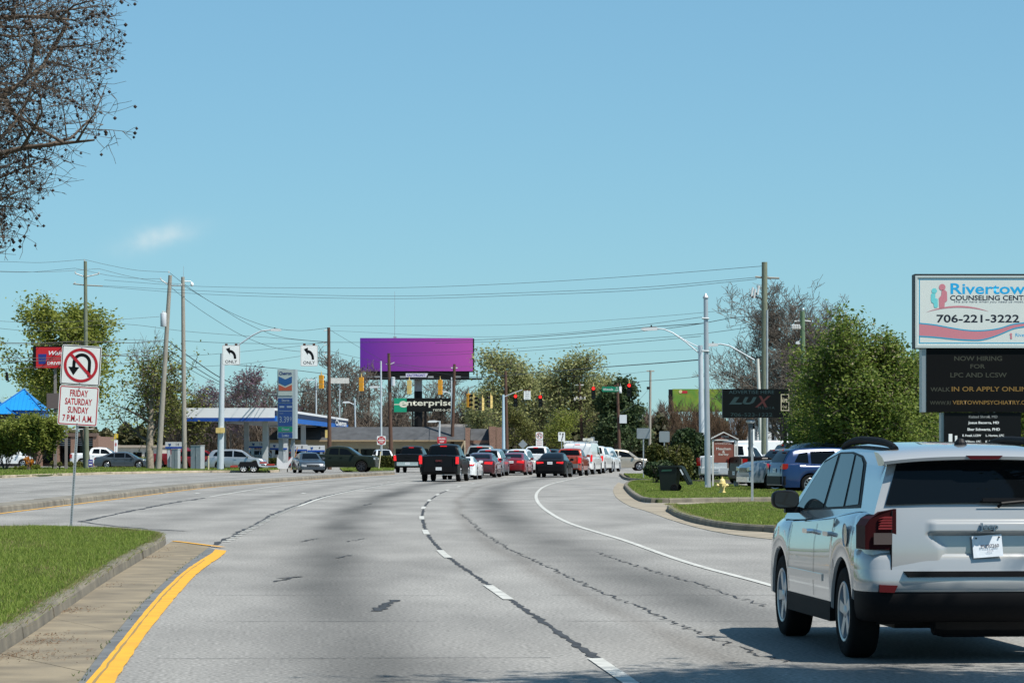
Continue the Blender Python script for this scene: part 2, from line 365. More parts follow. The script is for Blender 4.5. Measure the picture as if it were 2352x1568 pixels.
# left-turn arrows painted in the bay
def arrow(cx, y):
    mb = MB(); q = [(0.6, 0), (0.75, 0), (0.75, 1.5), (0.55, 1.95), (0.1, 2.1), (-0.45, 2.1), (-0.45, 2.45), (-1.15, 1.95), (-0.45, 1.45), (-0.45, 1.8), (0.1, 1.8), (0.5, 1.6), (0.6, 1.3)]
    mb.add([(cx + a, y + bb, 0.009) for a, bb in q], [tuple(range(len(q)))]); mb.build('turn_arrow', M_LINEW, road)
for u_, v_ in ((418, 1132), (660, 1132), (945 - 80, 1106)):
    p = G(u_, v_); arrow(p.x, p.y - 1.9)
# tar crack seals
ribbon('crack_seal', along(D, 14, 120, 0.02), 0.06, 0.0045, M_TAR, road, 0.012, 0.2)
ribbon('crack_seal', along(LE, 49.5, 170, -0.14), 0.085, 0.0045, M_TAR, road, 0.03, 0.5)
for line in (((1102, 1219), (1165, 1258), (1232, 1289), (1330, 1335), (1417, 1373), (1540, 1425), (1671, 1479), (1800, 1520)), ((1368, 1267), (1480, 1305), (1600, 1340), (1758, 1392)), ((1060, 1180), (1090, 1205), (1102, 1219))):
    ribbon('crack_seal', [G(*a) for a in line], 0.022, 0.0045, M_TAR, road, 0.035, 0.16)
ribbon('crack_seal', [G(*a) for a in ((185, 1198), (300, 1173), (392, 1155), (470, 1143))], 0.12, 0.0045, M_TAR, road, 0.04, 0.6)
ribbon('crack_seal', [G(*a) for a in ((185, 1198), (260, 1208), (370, 1217), (430, 1219))], 0.10, 0.0045, M_TAR, road, 0.04, 0.5)
for y_ in np.concatenate([np.arange(17.6, 60, 4.9), np.arange(61, 110, 7)]):
    a0 = float(ssum(y_, [(18, -2.9), (30, -3.4), (50, -4.4), (110, -5)])); 
    for x0, x1 in ((a0, float(D(y_)) - 0.1), (float(D(y_)) + 0.2, float(RE(y_)) + random.uniform(0.2, 2.5))):
        if random.random() < 0.8: ribbon('crack_seal', [(x0 + random.uniform(0, .5), y_ + random.uniform(-.1, .1)), (x1 - random.uniform(0, 1), y_ + random.uniform(-.15, .15))], 0.018, 0.0045, M_TAR, road, 0.012, 0.2)
for u_, v_, wd_, ly in ((894, 1390, .10, 2.2), (652, 1330, .05, 1.4), (668, 1326, .06, .5), (788, 1278, .05, 1.2), (705, 1240, .04, 2.0), (815, 1240, .035, 2.0), (845, 1158, .06, 3.0)):
    p = G(u_, v_); ribbon('tar_patch', [(p.x - random.uniform(0, .15), p.y - ly / 2), (p.x + random.uniform(0, .15), p.y + ly / 2)], wd_, 0.0052, M_TAR, road, .03, .12)

# ---- kerbs, gutters, lawns
def kerb(path, name='kerb', h=0.14, wd=0.17, seg=3.0, m=None, side=1, jitter=0.012):
    e = struct(name); p = resample(chaikin(path, 2), 0.25); s = np.concatenate([[0], np.cumsum(np.hypot(*np.diff(p, axis=0).T))]); n = normals2(p) * side
    tot = s[-1]; kk = max(1, int(round(tot / seg)))
    prof = [(0.0, -0.05), (0.02, h - 0.035), (0.045, h), (wd, h), (wd, -0.05)]
    for i in range(kk):
        a, b2 = tot * i / kk + 0.008, tot * (i + 1) / kk - 0.008; dz = random.uniform(-jitter, jitter) * 0.5; dn = random.uniform(-jitter, jitter)
        q = np.linspace(a, b2, 5); X = np.interp(q, s, p[:, 0]); Y = np.interp(q, s, p[:, 1]); NX = np.interp(q, s, n[:, 0]); NY = np.interp(q, s, n[:, 1])
        mb = MB(); vs = [(X[j] + NX[j] * (o + dn), Y[j] + NY[j] * (o + dn), z + (dz if z > 0 else 0)) for j in range(5) for o, z in prof]; c = len(prof)
        fs = [(j * c + r, j * c + r + 1, (j + 1) * c + r + 1, (j + 1) * c + r) for j in range(4) for r in range(c - 1)] + [tuple(range(c)), tuple(range(5 * c - 1, 4 * c - 1, -1))]
        mb.add(vs, fs); mb.build('kerb_section', m or M_KERB, e)
    return e
def gutter(pa, pb, seg=3.0, name='gutter', m=None, z=0.012):
    e = struct(name); A = resample(chaikin(pa, 1), 0.3); B = resample(chaikin(pb, 1), 0.3); tot = np.hypot(*np.diff(A, axis=0).T).sum(); kk = max(1, int(tot / seg))
    ta = np.linspace(0, 1, len(A)); tb = np.linspace(0, 1, len(B))
    for i in range(kk):
        q = np.linspace(i / kk + 0.0015 / tot, (i + 1) / kk - 0.0015 / tot, 5); dz = random.uniform(0, 0.004)
        a = np.stack([np.interp(q, ta, A[:, 0]), np.interp(q, ta, A[:, 1])], 1); bb = np.stack([np.interp(q, tb, B[:, 0]), np.interp(q, tb, B[:, 1])], 1)
        mb = MB(); vs = [(*a[j], z + dz) for j in range(5)] + [(*bb[j], z + dz - 0.004) for j in range(5)] + [(*a[j], -0.04) for j in range(5)] + [(*bb[j], -0.04) for j in range(5)]
        fs = [(j, j + 1, 5 + j + 1, 5 + j) for j in range(4)] + [(5 + j, 5 + j + 1, 15 + j + 1, 15 + j) for j in range(4)] + [(0, 5, 15, 10), (4, 14, 19, 9)]
        mb.add(vs, fs); mb.build('gutter_slab', m or M_CONC, e)
    return e
m_soil = mat('turf_soil', (0.055, 0.085, 0.022), 0.95, var=0.3, vscale=1.2, col2=(0.075, 0.065, 0.03), bump=0.4)
m_blade = leafmat('grass_blade', (0.10, 0.165, 0.02), (0.27, 0.33, 0.065), 0.3)
m_bladedry = leafmat('dry_blade', (0.22, 0.17, 0.08), (0.30, 0.24, 0.12), 0.3)
def inpoly(p, poly):
    x, y = p[:, 0], p[:, 1]; c = np.zeros(len(p), bool); n = len(poly)
    for i in range(n):
        x1, y1 = poly[i]; x2, y2 = poly[(i + 1) % n]
        if y1 == y2: continue
        c ^= ((y1 > y) != (y2 > y)) & (x < (x2 - x1) * (y - y1) / (y2 - y1) + x1)
    return c
def lawn(poly, z, dens, h, wdt, name='lawn', label=None, clip=0.21, dry=0.05):
    poly = [(float(a[0]), float(a[1])) for a in poly]
    o = struct(name, sheet(name, poly, z - 0.02, m_soil, None, 0.2))
    P_ = np.array(poly); lo, hi = P_.min(0), P_.max(0); lo[1] = max(lo[1], 14)
    n = int((hi - lo).prod() * dens); q = RNG.uniform(lo, hi, (n, 2)); q = q[inpoly(q, poly)]; q = q[np.abs(q[:, 0]) < q[:, 1] * clip + 0.5]
    n = len(q); a = RNG.uniform(0, 6.283, n); patch = 0.75 + 0.35 * np.sin(q[:, 0] * 1.9 + np.sin(q[:, 1] * 0.9) * 2) * np.sin(q[:, 1] * 1.1 + q[:, 0])
    hh = h * RNG.uniform(0.5, 1.25, n) * patch; p2 = np.sin(q[:, 0] * 2.7 + 1.3 * np.sin(q[:, 1] * .55)) + np.sin(q[:, 1] * .83 + q[:, 0] * 1.1) + RNG.normal(0, .5, n); hh = np.where(p2 < -1.3, hh * .55, hh); hh = np.where(RNG.random(n) < .006, hh * 2.3, hh); ww = wdt * RNG.uniform(0.7, 1.3, n); lean = RNG.normal(0, 0.45, (n, 2)) * hh[:, None]
    dx = np.stack([np.cos(a), np.sin(a)], 1) * ww[:, None] / 2
    V = np.empty((n, 3, 3)); V[:, 0, :2] = q - dx; V[:, 1, :2] = q + dx; V[:, 2, :2] = q + lean; V[:, :2, 2] = z - 0.025; V[:, 2, 2] = z - 0.02 + hh
    g = put('grass', fastmesh('grass', V.reshape(-1, 3), np.arange(3 * n).reshape(-1, 3), [m_blade, m_bladedry], (RNG.random(n) < np.where(p2 < -1.2, .30, dry)).astype(int)))
    tag(g, label, 'grass', kind='stuff'); return o

kb = [G(*a) for a in ((0, 1506), (82, 1453), (150, 1403), (245, 1336), (325, 1288), (390, 1247))]
kb = [kb[0] + (kb[0] - kb[1]) * 2.5] + kb
kpath = [(p.x, p.y) for p in kb] + [(-6.25, 53.0), (-7.3, 55.6), (-9.0, 56.6), (-12.6, 57.2)]
kerb(kpath, 'median_kerb', side=1)
kc = chaikin(kpath, 2); kin = kc + normals2(kc) * 0.15
lawn(list(map(tuple, kin)) + [(-12.6, 12), (kin[0][0], 12)], 0.125, 2600, 0.075, 0.011, 'median_lawn', 'short green grass on the near-left road median', 0.2)
def fringe(path, side, label, z=.13, n=60, y0=14):
    p = resample(path, .1); nn = normals2(p) * side; k_ = len(p); q = np.repeat(p + nn * .15, n, 0) + np.repeat(nn, n, 0) * RNG.normal(.02, .035, (k_ * n, 1)) + RNG.normal(0, .04, (k_ * n, 2)); keep = (q[:, 1] > y0) & (np.abs(q[:, 0]) < q[:, 1] * .2 + .5); q = q[keep]; m_ = len(q); out_ = -np.repeat(nn, n, 0)[keep]
    a = RNG.uniform(0, 6.283, m_); d = np.stack([np.cos(a), np.sin(a)], 1) * .006; L_ = RNG.uniform(.02, .085, m_)[:, None]; V = np.empty((m_, 3, 3)); V[:, 0, :2] = q - d; V[:, 1, :2] = q + d; V[:, 2, :2] = q + out_ * L_ * RNG.uniform(.1, 1.0, (m_, 1)) + RNG.normal(0, .02, (m_, 2)); V[:, :2, 2] = z - .02; V[:, 2, 2] = z + L_[:, 0] * RNG.uniform(.1, .6, m_)
    tag(put('grass_fringe', fastmesh('grass_fringe', V.reshape(-1, 3), np.arange(3 * m_).reshape(-1, 3), [m_blade, m_bladedry], (RNG.random(m_) < .45).astype(int))), label, 'grass', kind='stuff')
fringe(kc, 1, 'ragged dry grass fringe spilling over the near-left kerb')
go = [G(*a) for a in ((182, 1566), (245, 1481), (312, 1398), (400, 1316), (475, 1261), (484, 1254))]
go = [go[0] + (go[0] - go[1]) * 1.0] + go
gi = kb[:]; gi = [gi[0] + (gi[1] - gi[0]) * 0.35] + gi[1:] + [G(398, 1243)]
gutter(gi, go, 4.6, 'median_gutter')
yl_i = [G(*a) for a in ((200, 1566), (275, 1478), (350, 1381), (425, 1308), (492, 1268), (493, 1262))]
yl_o = [G(*a) for a in ((265, 1566), (325, 1471), (375, 1406), (425, 1346), (462, 1308), (512, 1276), (520, 1265))]
M_YEL = mat('line_yellow', (0.68, 0.345, 0.018), 0.75, col2=(0.55, 0.275, 0.022), vscale=3.5, bump=0.2, bscale=60)
yi = resample(chaikin([yl_i[0] + (yl_i[0] - yl_i[1])] + yl_i, 2), 0.4); yo = resample(chaikin([yl_o[0] + (yl_o[0] - yl_o[1])] + yl_o, 2), 0.4); kk = 70
tt = np.linspace(0, 1, kk); A = np.stack([np.interp(tt, np.linspace(0, 1, len(yi)), yi[:, c]) for c in (0, 1)], 1); B = np.stack([np.interp(tt, np.linspace(0, 1, len(yo)), yo[:, c]) for c in (0, 1)], 1)
A = A + RNG.normal(0, .0025, A.shape) * [1, 0]; B = B + RNG.normal(0, .004, B.shape) * [1, 0]
V = np.concatenate([np.concatenate([A, np.full((kk, 1), 0.009)], 1), np.concatenate([B, np.full((kk, 1), 0.009)], 1)])
put('yellow_line', fastmesh('yellow_line', V, np.array([(i, i + 1, kk + i + 1, kk + i) for i in range(kk - 1)]), M_YEL), road)
ribbon('yellow_line', [G(*a) for a in ((512, 1258), (487, 1255), (425, 1247), (397, 1244))], 0.10, 0.020, M_YEL, road, 0.0, 0.3)
ribbon('wear_seam', [(A[i] * 0.72 + B[i] * 0.28) for i in range(kk - 10)], 0.018, 0.0105, mat('worn_yellow', (0.25, 0.17, 0.06), 0.8), road, 0.002)
m_dark = mat('dark_asphalt_strip', (0.12, 0.125, 0.125), 0.9, var=0.3, vscale=3, bump=0.3)
GO = np.array([(p.x, p.y) for p in go]); gz = resample(chaikin(go, 1), 0.4); gz = np.stack([np.interp(tt, np.linspace(0, 1, len(gz)), gz[:, c]) for c in (0, 1)], 1)
V = np.concatenate([np.concatenate([gz - [0.1, 0], np.full((kk, 1), 0.006)], 1), np.concatenate([A, np.full((kk, 1), 0.006)], 1)])
put('seam_strip', fastmesh('seam_strip', V, np.array([(i, i + 1, kk + i + 1, kk + i) for i in range(kk - 1)]), m_dark), road)
# weeds and litter in the gutter
mb = MB(); mw = MB()
for _ in range(150):
    i = random.randrange(4, 62); q = gz[i] + (gz[i + 1] - gz[i]) * random.random(); x, y = q[0] + random.gauss(0, .025), q[1] + random.gauss(0, .1)
    if math.sin(i * 1.7) < 0.1: continue
    for __ in range(2):
        a = random.uniform(0, 6.28); r = random.uniform(.006, .018); mw.add([(x - r * .3, y, 0.01), (x + r * .3, y, 0.01), (x + r * math.cos(a), y + r * math.sin(a), 0.015 + r)], [(0, 1, 2)])
tag(mw.build('weeds', leafmat('weed', (0.05, 0.10, 0.02), (0.16, 0.20, 0.06))), 'small green weeds sprouting along the gutter seam', 'weeds', kind='stuff')
for u_, v_, n, sx, sy in ((25, 1510, 260, .30, .35), (80, 1478, 160, .2, .3), (160, 1406, 120, .16, .35), (345, 1282, 90, .15, .5), (100, 1462, 60, .15, .2), (255, 1345, 40, .15, .5), (385, 1262, 60, .2, .8)):
    p = G(u_, v_)
    for _ in range(n):
        x, y = p.x + abs(random.gauss(0, sx)) - .06, p.y + random.gauss(0, sy); a = random.uniform(0, 6.28); r = random.uniform(.012, .04); z = 0.02
        mb.add([(x, y, z), (x + r * math.cos(a), y + r * math.sin(a), z + random.uniform(0, .015)), (x + r * .5 * math.cos(a + .8), y + r * .5 * math.sin(a + .8), z + .004)], [(0, 1, 2)])
tag(mb.build('leaf_litter', leafmat('dead_leaf', (0.09, 0.045, 0.02), (0.20, 0.12, 0.06), 0.1)), 'brown dead leaves and twigs collected in the left gutter', 'leaf litter', kind='stuff')
# far concrete divider
mlp = np.stack([ssum(np.arange(58, 200, 3.0), ML), np.arange(58, 200, 3.0)], 1)
ribbon('yellow_line', mlp + [0.12, 0], 0.12, 0.009, M_YEL, road)
kerb(mlp - [0.05, 0], 'divider_kerb', h=0.17, wd=0.9, seg=4.0, m=mat('divider_concrete', (0.17, 0.155, 0.125), 0.95, var=0.35, vscale=1.5, bump=0.4, bscale=20))
# right-hand lawns
def gp(*a, z=0.0): return [(p.x, p.y) for p in [G(u_, v_, z) for u_, v_ in a]]
iA = gp((1790, 1224), (1700, 1220), (1640, 1212), (1580, 1199), (1543, 1184), (1529, 1173), (1534, 1166))
iA = [(6.3, 18), (6.1, 40)] + iA + [(4.6, 79.5), (5.7, 83.5), (9, 85.5), (16, 87)]
kerb(iA, 'near_right_kerb', side=-1)
ic = chaikin(iA, 2); ii = ic - normals2(ic) * 0.15
fringe(ic, -1, 'ragged grass fringe along the near-right kerb', n=25)
lawn(list(map(tuple, ii)) + [(16, 18)], 0.125, 800, 0.05, 0.016, 'near_right_lawn', 'mown grass strip beside the white car', 0.2)
iB = gp((1791, 1151), (1647, 1152), (1560, 1154), (1490, 1155), (1466, 1151), (1445, 1137), (1431, 1121), (1436, 1113))
iB = [(16, 91.5)] + iB + gp((1446, 1108.5), (1475, 1107), (1530, 1107), (1640, 1111), (1700, 1120), (1800, 1127), (1900, 1131)) + [(16, 108)]
kerb(iB, 'far_right_kerb', side=-1)
ic = chaikin(iB, 2); ii = ic - normals2(ic) * 0.15
lawn(list(map(tuple, ii)), 0.125, 420, 0.05, 0.025, 'far_right_lawn', 'mown grass around the fire hydrant and bin', 0.2)
iC = [(7.0, 190), (6.6, 175), (6.2, 160), (6.6, 150), (8, 147), (20, 146)]
kerb(iC[::-1], 'hedge_bed_kerb', side=1)
lawn([(7.1, 190), (6.8, 175), (6.4, 160), (6.8, 150.2), (8.1, 147.2), (20, 146.2), (20, 190)], 0.125, 120, 0.06, 0.05, 'hedge_bed', 'rough grass under the dark hedge', 0.2)
m_sand = mat('sandy_concrete', (0.255, 0.22, 0.165), 0.95, var=0.25, vscale=0.9, bump=0.3)
oA = gp((1790, 1240), (1700, 1231), (1620, 1217), (1545, 1196), (1490, 1175), (1448, 1163))
gutter([(6.1, 40)] + iA[2:8], [(5.3, 40)] + oA, 3.0, 'right_gutter', m_sand)
oB = gp((1448, 1163), (1424, 1150), (1411, 1138), (1407, 1122), (1420, 1108))
gutter(gp((1490, 1158), (1464, 1152), (1444, 1138), (1430, 1121), (1436, 1112)), oB, 3.0, 'right_gutter', m_sand)
struct('driveway_apron', sheet('driveway_apron', gp((1448, 1163), (1490, 1156), (1647, 1153), (1791, 1152), (1900, 1152), (1900, 1160)) + [(5.6, 83.7), (4.6, 79.8)] + gp((1529, 1172), (1490, 1174)), 0.010, m_sand))
# far-left verge
fk = gp((-60, 1101), (0, 1098), (100, 1094), (200, 1090.5), (300, 1088), (400, 1086), (470, 1085), (560, 1085), (612, 1085.5))
kerb(fk + [(GX(640, 219), 221), (GX(640, 228), 228)], 'far_left_kerb', h=0.16, side=1, seg=4, m=mat('far_kerb_concrete', (0.36, 0.30, 0.22), 0.95, var=0.3, vscale=1.2, bump=0.3))
fkc = chaikin(fk, 1) + [0, 0.15]
lawn(list(map(tuple, fkc)) + [(GX(635, 219), 222), (GX(640, 255), 255), (-50, 255), (-50, fkc[0][1])], 0.14, 60, 0.10, 0.07, 'verge_lawn', 'green roadside verge beyond the opposite carriageway', 0.23)
lawn(gp((790, 1084), (905, 1081)) + [(GX(905, 262), 262), (GX(780, 262), 262)], 0.10, 60, 0.09, 0.07, 'island_lawn', 'grass patch under the clipped hedge behind the black truck', 0.2)
# ================================================================== vehicles
WHEELS = {}
def wheel_mesh(style):
    if style in WHEELS: return WHEELS[style]
    ty = MB(); r0 = 0.66     # unit radius tyre, axis x, outer face at +x
    ty.lathe([(r0, -0.30), (0.80, -0.335), (0.94, -0.31), (0.985, -0.26), (1.0, -0.18), (1.0, 0.18), (0.985, 0.26), (0.94, 0.31), (0.80, 0.335), (r0, 0.30)], 28, 'x')
    rm = MB(); rm.lathe([(0.67, 0.30), (0.65, 0.315), (0.60, 0.30), (0.58, 0.02), (0.58, -0.2)], 28, 'x')
    bk = MB(); bk.lathe([(0.6, 0.0), (0.001, 0.02)], 20, 'x', mi=1); rm.add(bk.v, bk.f, 1)
    n = {'five': 5, 'ten': 10, 'six': 6}[style]
    for i in range(n):
        a = 2 * math.pi * i / n
        M = Matrix.Rotation(a, 4, 'X'); w0, w1 = (0.10, 0.13) if n < 8 else (0.05, 0.06)
        vs = [M @ Vector(p) for p in ((0.27, -w0, 0.08), (0.27, w0, 0.08), (0.29, w1, 0.62), (0.29, -w1, 0.62), (0.12, -w0 * 1.3, 0.08), (0.12, w0 * 1.3, 0.08), (0.16, w1 * 1.2, 0.62), (0.16, -w1 * 1.2, 0.62))]
        rm.add(vs, [(0, 1, 2, 3), (4, 7, 6, 5), (0, 3, 7, 4), (1, 5, 6, 2), (0, 4, 5, 1), (3, 2, 6, 7)])
    rm.lathe([(0.15, 0.15), (0.15, 0.27), (0.10, 0.30), (0.001, 0.30)], 14, 'x')
    WHEELS[style] = (ty.mesh('wheel', M_RUBBER, 40), {})
    WHEELS[style + '_rim'] = rm
    return WHEELS[style]
def rim_for(style, m):
    t, d = wheel_mesh(style)
    if m.name not in d: d[m.name] = WHEELS[style + '_rim'].mesh('rim', [m, M_BLACK], 35)
    return t, d[m.name]
def densify(pts, step=0.05, smooth=2):
    p = np.array(pts, dtype=float)
    for _ in range(smooth):
        q = [p[0]]
        for a, b in zip(p[:-1], p[1:]): q += [a * .78 + b * .22, a * .22 + b * .78]
        q.append(p[-1]); p = np.array(q)
    return resample(p, step)

TYPES = dict(
 sedan=dict(L=4.85, W=1.84, wb=2.80, fo=0.93, wr=0.335, sill=0.22, belt=0.93, k=0.42, wc=0.86,
   top=[(-2.425, 0.80), (-2.40, 0.98), (-2.30, 1.03), (-1.7, 1.04), (-0.8, 0.98), (0.9, 0.96), (1.35, 0.93), (2.1, 0.80), (2.36, 0.66), (2.425, 0.5)],
   roof=[(-1.95, 1.02), (-1.05, 1.38), (-0.45, 1.45), (0.2, 1.45), (0.55, 1.40), (1.35, 0.93)],
   wins=[[(-1.45, 1.02), (-0.72, 1.0), (-0.72, 1.34), (-0.98, 1.30)], [(-0.64, 0.99), (0.22, 0.98), (0.22, 1.37), (-0.64, 1.35)], [(0.30, 0.98), (1.0, 0.97), (0.52, 1.31), (0.30, 1.36)]],
   tail=[(0.36, 0.80), (0.84, 0.76), (0.88, 0.93), (0.40, 0.93)], plate=(0.85, 'mid'), rb=(0.38, 0.66), stop=(0.99, -1.86)),
 suv=dict(L=4.65, W=1.85, wb=2.70, fo=0.92, wr=0.355, sill=0.25, belt=1.02, k=0.30, wc=0.875,
   top=[(-2.325, 0.72), (-2.32, 1.0), (-2.22, 1.10), (-1.6, 1.09), (0.9, 1.03), (1.3, 1.02), (2.0, 0.95), (2.24, 0.82), (2.325, 0.55)],
   roof=[(-2.27, 1.06), (-2.12, 1.36), (-1.92, 1.60), (-1.5, 1.66), (-0.4, 1.69), (0.3, 1.65), (0.62, 1.56), (1.35, 1.02)],
   wins=[[(-1.85, 1.16), (-1.32, 1.12), (-1.32, 1.52), (-1.66, 1.46)], [(-1.22, 1.11), (-0.28, 1.08), (-0.28, 1.57), (-1.22, 1.54)], [(-0.18, 1.08), (0.95, 1.06), (0.48, 1.46), (-0.18, 1.57)]],
   tail=[(0.62, 0.90), (0.86, 0.88), (0.86, 1.14), (0.70, 1.12)], plate=(0.86, 'mid'), rb=(0.36, 0.66), stop=(1.585, -2.06)),
 pickup=dict(L=5.75, W=2.0, wb=3.60, fo=0.98, wr=0.40, sill=0.36, belt=1.22, k=0.30, wc=0.875,
   top=[(-2.875, 0.70), (-2.87, 1.28), (-2.82, 1.33), (-1.05, 1.33), (-0.95, 1.24), (1.2, 1.22), (1.5, 1.22), (2.4, 1.17), (2.78, 1.08), (2.875, 0.75)],
   roof=[(-1.06, 1.26), (-0.92, 1.72), (-0.75, 1.86), (-0.1, 1.90), (0.5, 1.86), (0.72, 1.78), (1.52, 1.22)],
   wins=[[(-0.72, 1.32), (0.0, 1.29), (0.0, 1.75), (-0.60, 1.74)], [(0.10, 1.29), (1.12, 1.27), (0.62, 1.68), (0.10, 1.75)]],
   tail=[(0.76, 0.86), (0.96, 0.86), (0.96, 1.24), (0.80, 1.24)], plate=(0.66, 'low'), rb=(0.50, 0.76), stop=(1.80, -0.90)),
 van=dict(L=5.6, W=2.0, wb=3.5, fo=0.85, wr=0.37, sill=0.34, belt=1.20, k=0.11, wc=0.96,
   top=[(-2.8, 0.70), (-2.79, 1.15), (-2.7, 1.22), (1.6, 1.20), (1.9, 1.16), (2.6, 0.98), (2.8, 0.6)],
   roof=[(-2.77, 1.18), (-2.72, 1.9), (-2.6, 2.04), (-1.5, 2.10), (0.8, 2.10), (1.2, 2.02), (1.95, 1.16)],
   wins=[[(0.35, 1.3), (1.45, 1.28), (1.08, 1.8), (0.35, 1.85)]],
   tail=[(0.84, 0.86), (0.95, 0.86), (0.95, 1.30), (0.86, 1.30)], plate=(0.80, 'mid'), rb=(0.44, 0.66), stop=(1.98, -2.66)),
)
TYPES['sports'] = dict(TYPES['sedan'], L=4.55, W=1.94, wb=2.63, fo=0.9, wr=0.345, k=0.50, wc=0.84, belt=0.86,
   top=[(-2.275, 0.70), (-2.25, 0.90), (-2.1, 0.95), (-1.5, 0.96), (-0.5, 0.90), (0.5, 0.90), (0.9, 0.88), (2.0, 0.70), (2.275, 0.45)],
   roof=[(-1.95, 0.93), (-1.1, 1.17), (-0.6, 1.27), (-0.1, 1.28), (0.25, 1.22), (0.9, 0.88)],
   wins=[[(-1.0, 0.97), (0.55, 0.93), (0.15, 1.18), (-0.35, 1.20), (-0.75, 1.14)]],
   tail=[(0.40, 0.72), (0.86, 0.78), (0.88, 0.86), (0.45, 0.80)], plate=(0.55, 'mid'), rb=(0.26, 0.52), stop=(0.98, -1.95))

class Car:
    def __init__(s, typ, **kw):
        d = dict(TYPES[typ]); s.typ = typ; d.update(kw); s.__dict__.update(d)
        hl = s.L / 2; s.yf = hl - s.fo; s.yr = s.yf - s.wb
        s.tp = densify(s.top, 0.06, 2); s.rp = densify(s.roof, 0.05, 2)
    def ztop(s, y): return np.interp(y, s.tp[:, 0], s.tp[:, 1])
    def halfw(s, y):
        hl = s.L / 2; e = np.clip((np.abs(y) - (hl - 0.75)) / 0.75, 0, 1); return s.W / 2 * (1 - (0.10 if y > 0 else getattr(s, 'rtaper', 0.10)) * e ** 2.4)
    def side(s, z): return s.W / 2 * s.wc - s.k * (z - s.belt)
def body_mesh(c, mats):
    hl = c.L / 2; st = set(np.round(np.linspace(-hl, hl, 44), 3)) | {-hl + 0.02, -hl + 0.06, hl - 0.03, hl - 0.08}
    Ra = c.wr * 1.0 + 0.055
    for yw in (c.yf, c.yr): st |= set(np.round(yw + Ra * np.cos(np.linspace(0, math.pi, 13)), 3))
    rings = []; st = sorted(st)
    for y in st:
        w_ = float(c.halfw(y)); zt = float(c.ztop(y)); zs = c.sill; zb = zs
        e = min((y + hl), (hl - y))
        if e < 0.08: zs = zb = c.sill + (0.08 - e) * 1.0; w_ *= 1 - (0.08 - e) * 0.6
        for yw in (c.yf, c.yr):
            d = abs(y - yw)
            if d < Ra: zb = max(zb, c.wr + math.sqrt(max(Ra * Ra - d * d, 0)))
        if y < c.yr - Ra and e >= 0.0: zs = zb = max(zb, getattr(c, 'rsill', 0))
        zb = min(zb, zt - 0.12); zm = max(zb + 0.02, zb + 0.3 * (zt - zb)); zh = zb + 0.68 * (zt - zb)
        half = [(0, zs), (w_ * 0.62, zs), (w_ * 0.63, max(zb - 0.02, zs)), (w_ * 0.965, zb), (w_ * 0.99, zb + 0.015), (w_, zm), (w_ * 0.992, zh), (w_ * 0.955, zt - 0.05), (w_ * 0.90, zt - 0.008), (w_ * 0.5, zt + 0.012), (0, zt + 0.02)]
        rings.append([(x, y, z) for x, z in half] + [(-x, y, z) for x, z in half[-2:0:-1]])
    n = len(rings[0]); mb = MB(); vs = [p for r in rings for p in r]
    fs = [(i * n + j, i * n + (j + 1) % n, (i + 1) * n + (j + 1) % n, (i + 1) * n + j) for i in range(len(rings) - 1) for j in range(n)]
    fs += [tuple(range(n)), tuple(range(len(vs) - 1, len(vs) - n - 1, -1))]
    mb.add(vs, fs)
    # underside and arches dark
    for i in range(len(rings) - 1):
        for j in range(n):
            if j in (0, 1, 2, n - 1, n - 2, n - 3): mb.m[i * n + j] = 1
    return mb.mesh('body', mats, 38)
def bodyx(c, y, z):
    w_ = float(c.halfw(y)); zt = float(c.ztop(y)); zb = c.sill; zm = zb + 0.3 * (zt - zb); zh = zb + 0.68 * (zt - zb)
    return float(np.interp(z, [zb, zb + .015, zm, zh, zt - .05, zt - .008], [w_ * .965, w_ * .99, w_, w_ * .992, w_ * .955, w_ * .90]))
def seam(c, root, s, pts, wd=0.008, name='door_seam', m=None, off=0.003):
    mb = MB(); vs = []; p = resample(pts, 0.05)
    for y, z in p: vs += [(s * (bodyx(c, y, z) + off), y - wd / 2, z), (s * (bodyx(c, y, z) + off), y + wd / 2, z)]
    mb.add(vs, [(2 * i, 2 * i + 1, 2 * i + 3, 2 * i + 2) for i in range(len(p) - 1)]); return mb.build(name, m or M_BLACK, root)
def cabin_mesh(c, mats):
    rings = []
    for y, z in c.rp:
        zb = min(float(c.ztop(y)) - 0.03, z - 0.004); h = z - zb; s = c.side
        half = [(s(zb), zb), (s(zb + h * .5), zb + h * .5), (s(z - min(.06, h * .3)), z - min(.06, h * .3)), (s(z) - min(.05, h * .3), z - min(.012, h * .1)), (s(z) * .55, z + 0.012), (0, z + 0.018)]
        rings.append([(x, y, zz) for x, zz in half] + [(-x, y, zz) for x, zz in half[-2::-1]])
    n = len(rings[0]); mb = MB(); vs = [p for r in rings for p in r]
    fs = [(i * n + j, i * n + j + 1, (i + 1) * n + j + 1, (i + 1) * n + j) for i in range(len(rings) - 1) for j in range(n - 1)]
    mb.add(vs, fs + [tuple(range(n)), tuple(range(len(vs) - 1, len(vs) - n - 1, -1))]); return mb.mesh('roof', mats, 40)
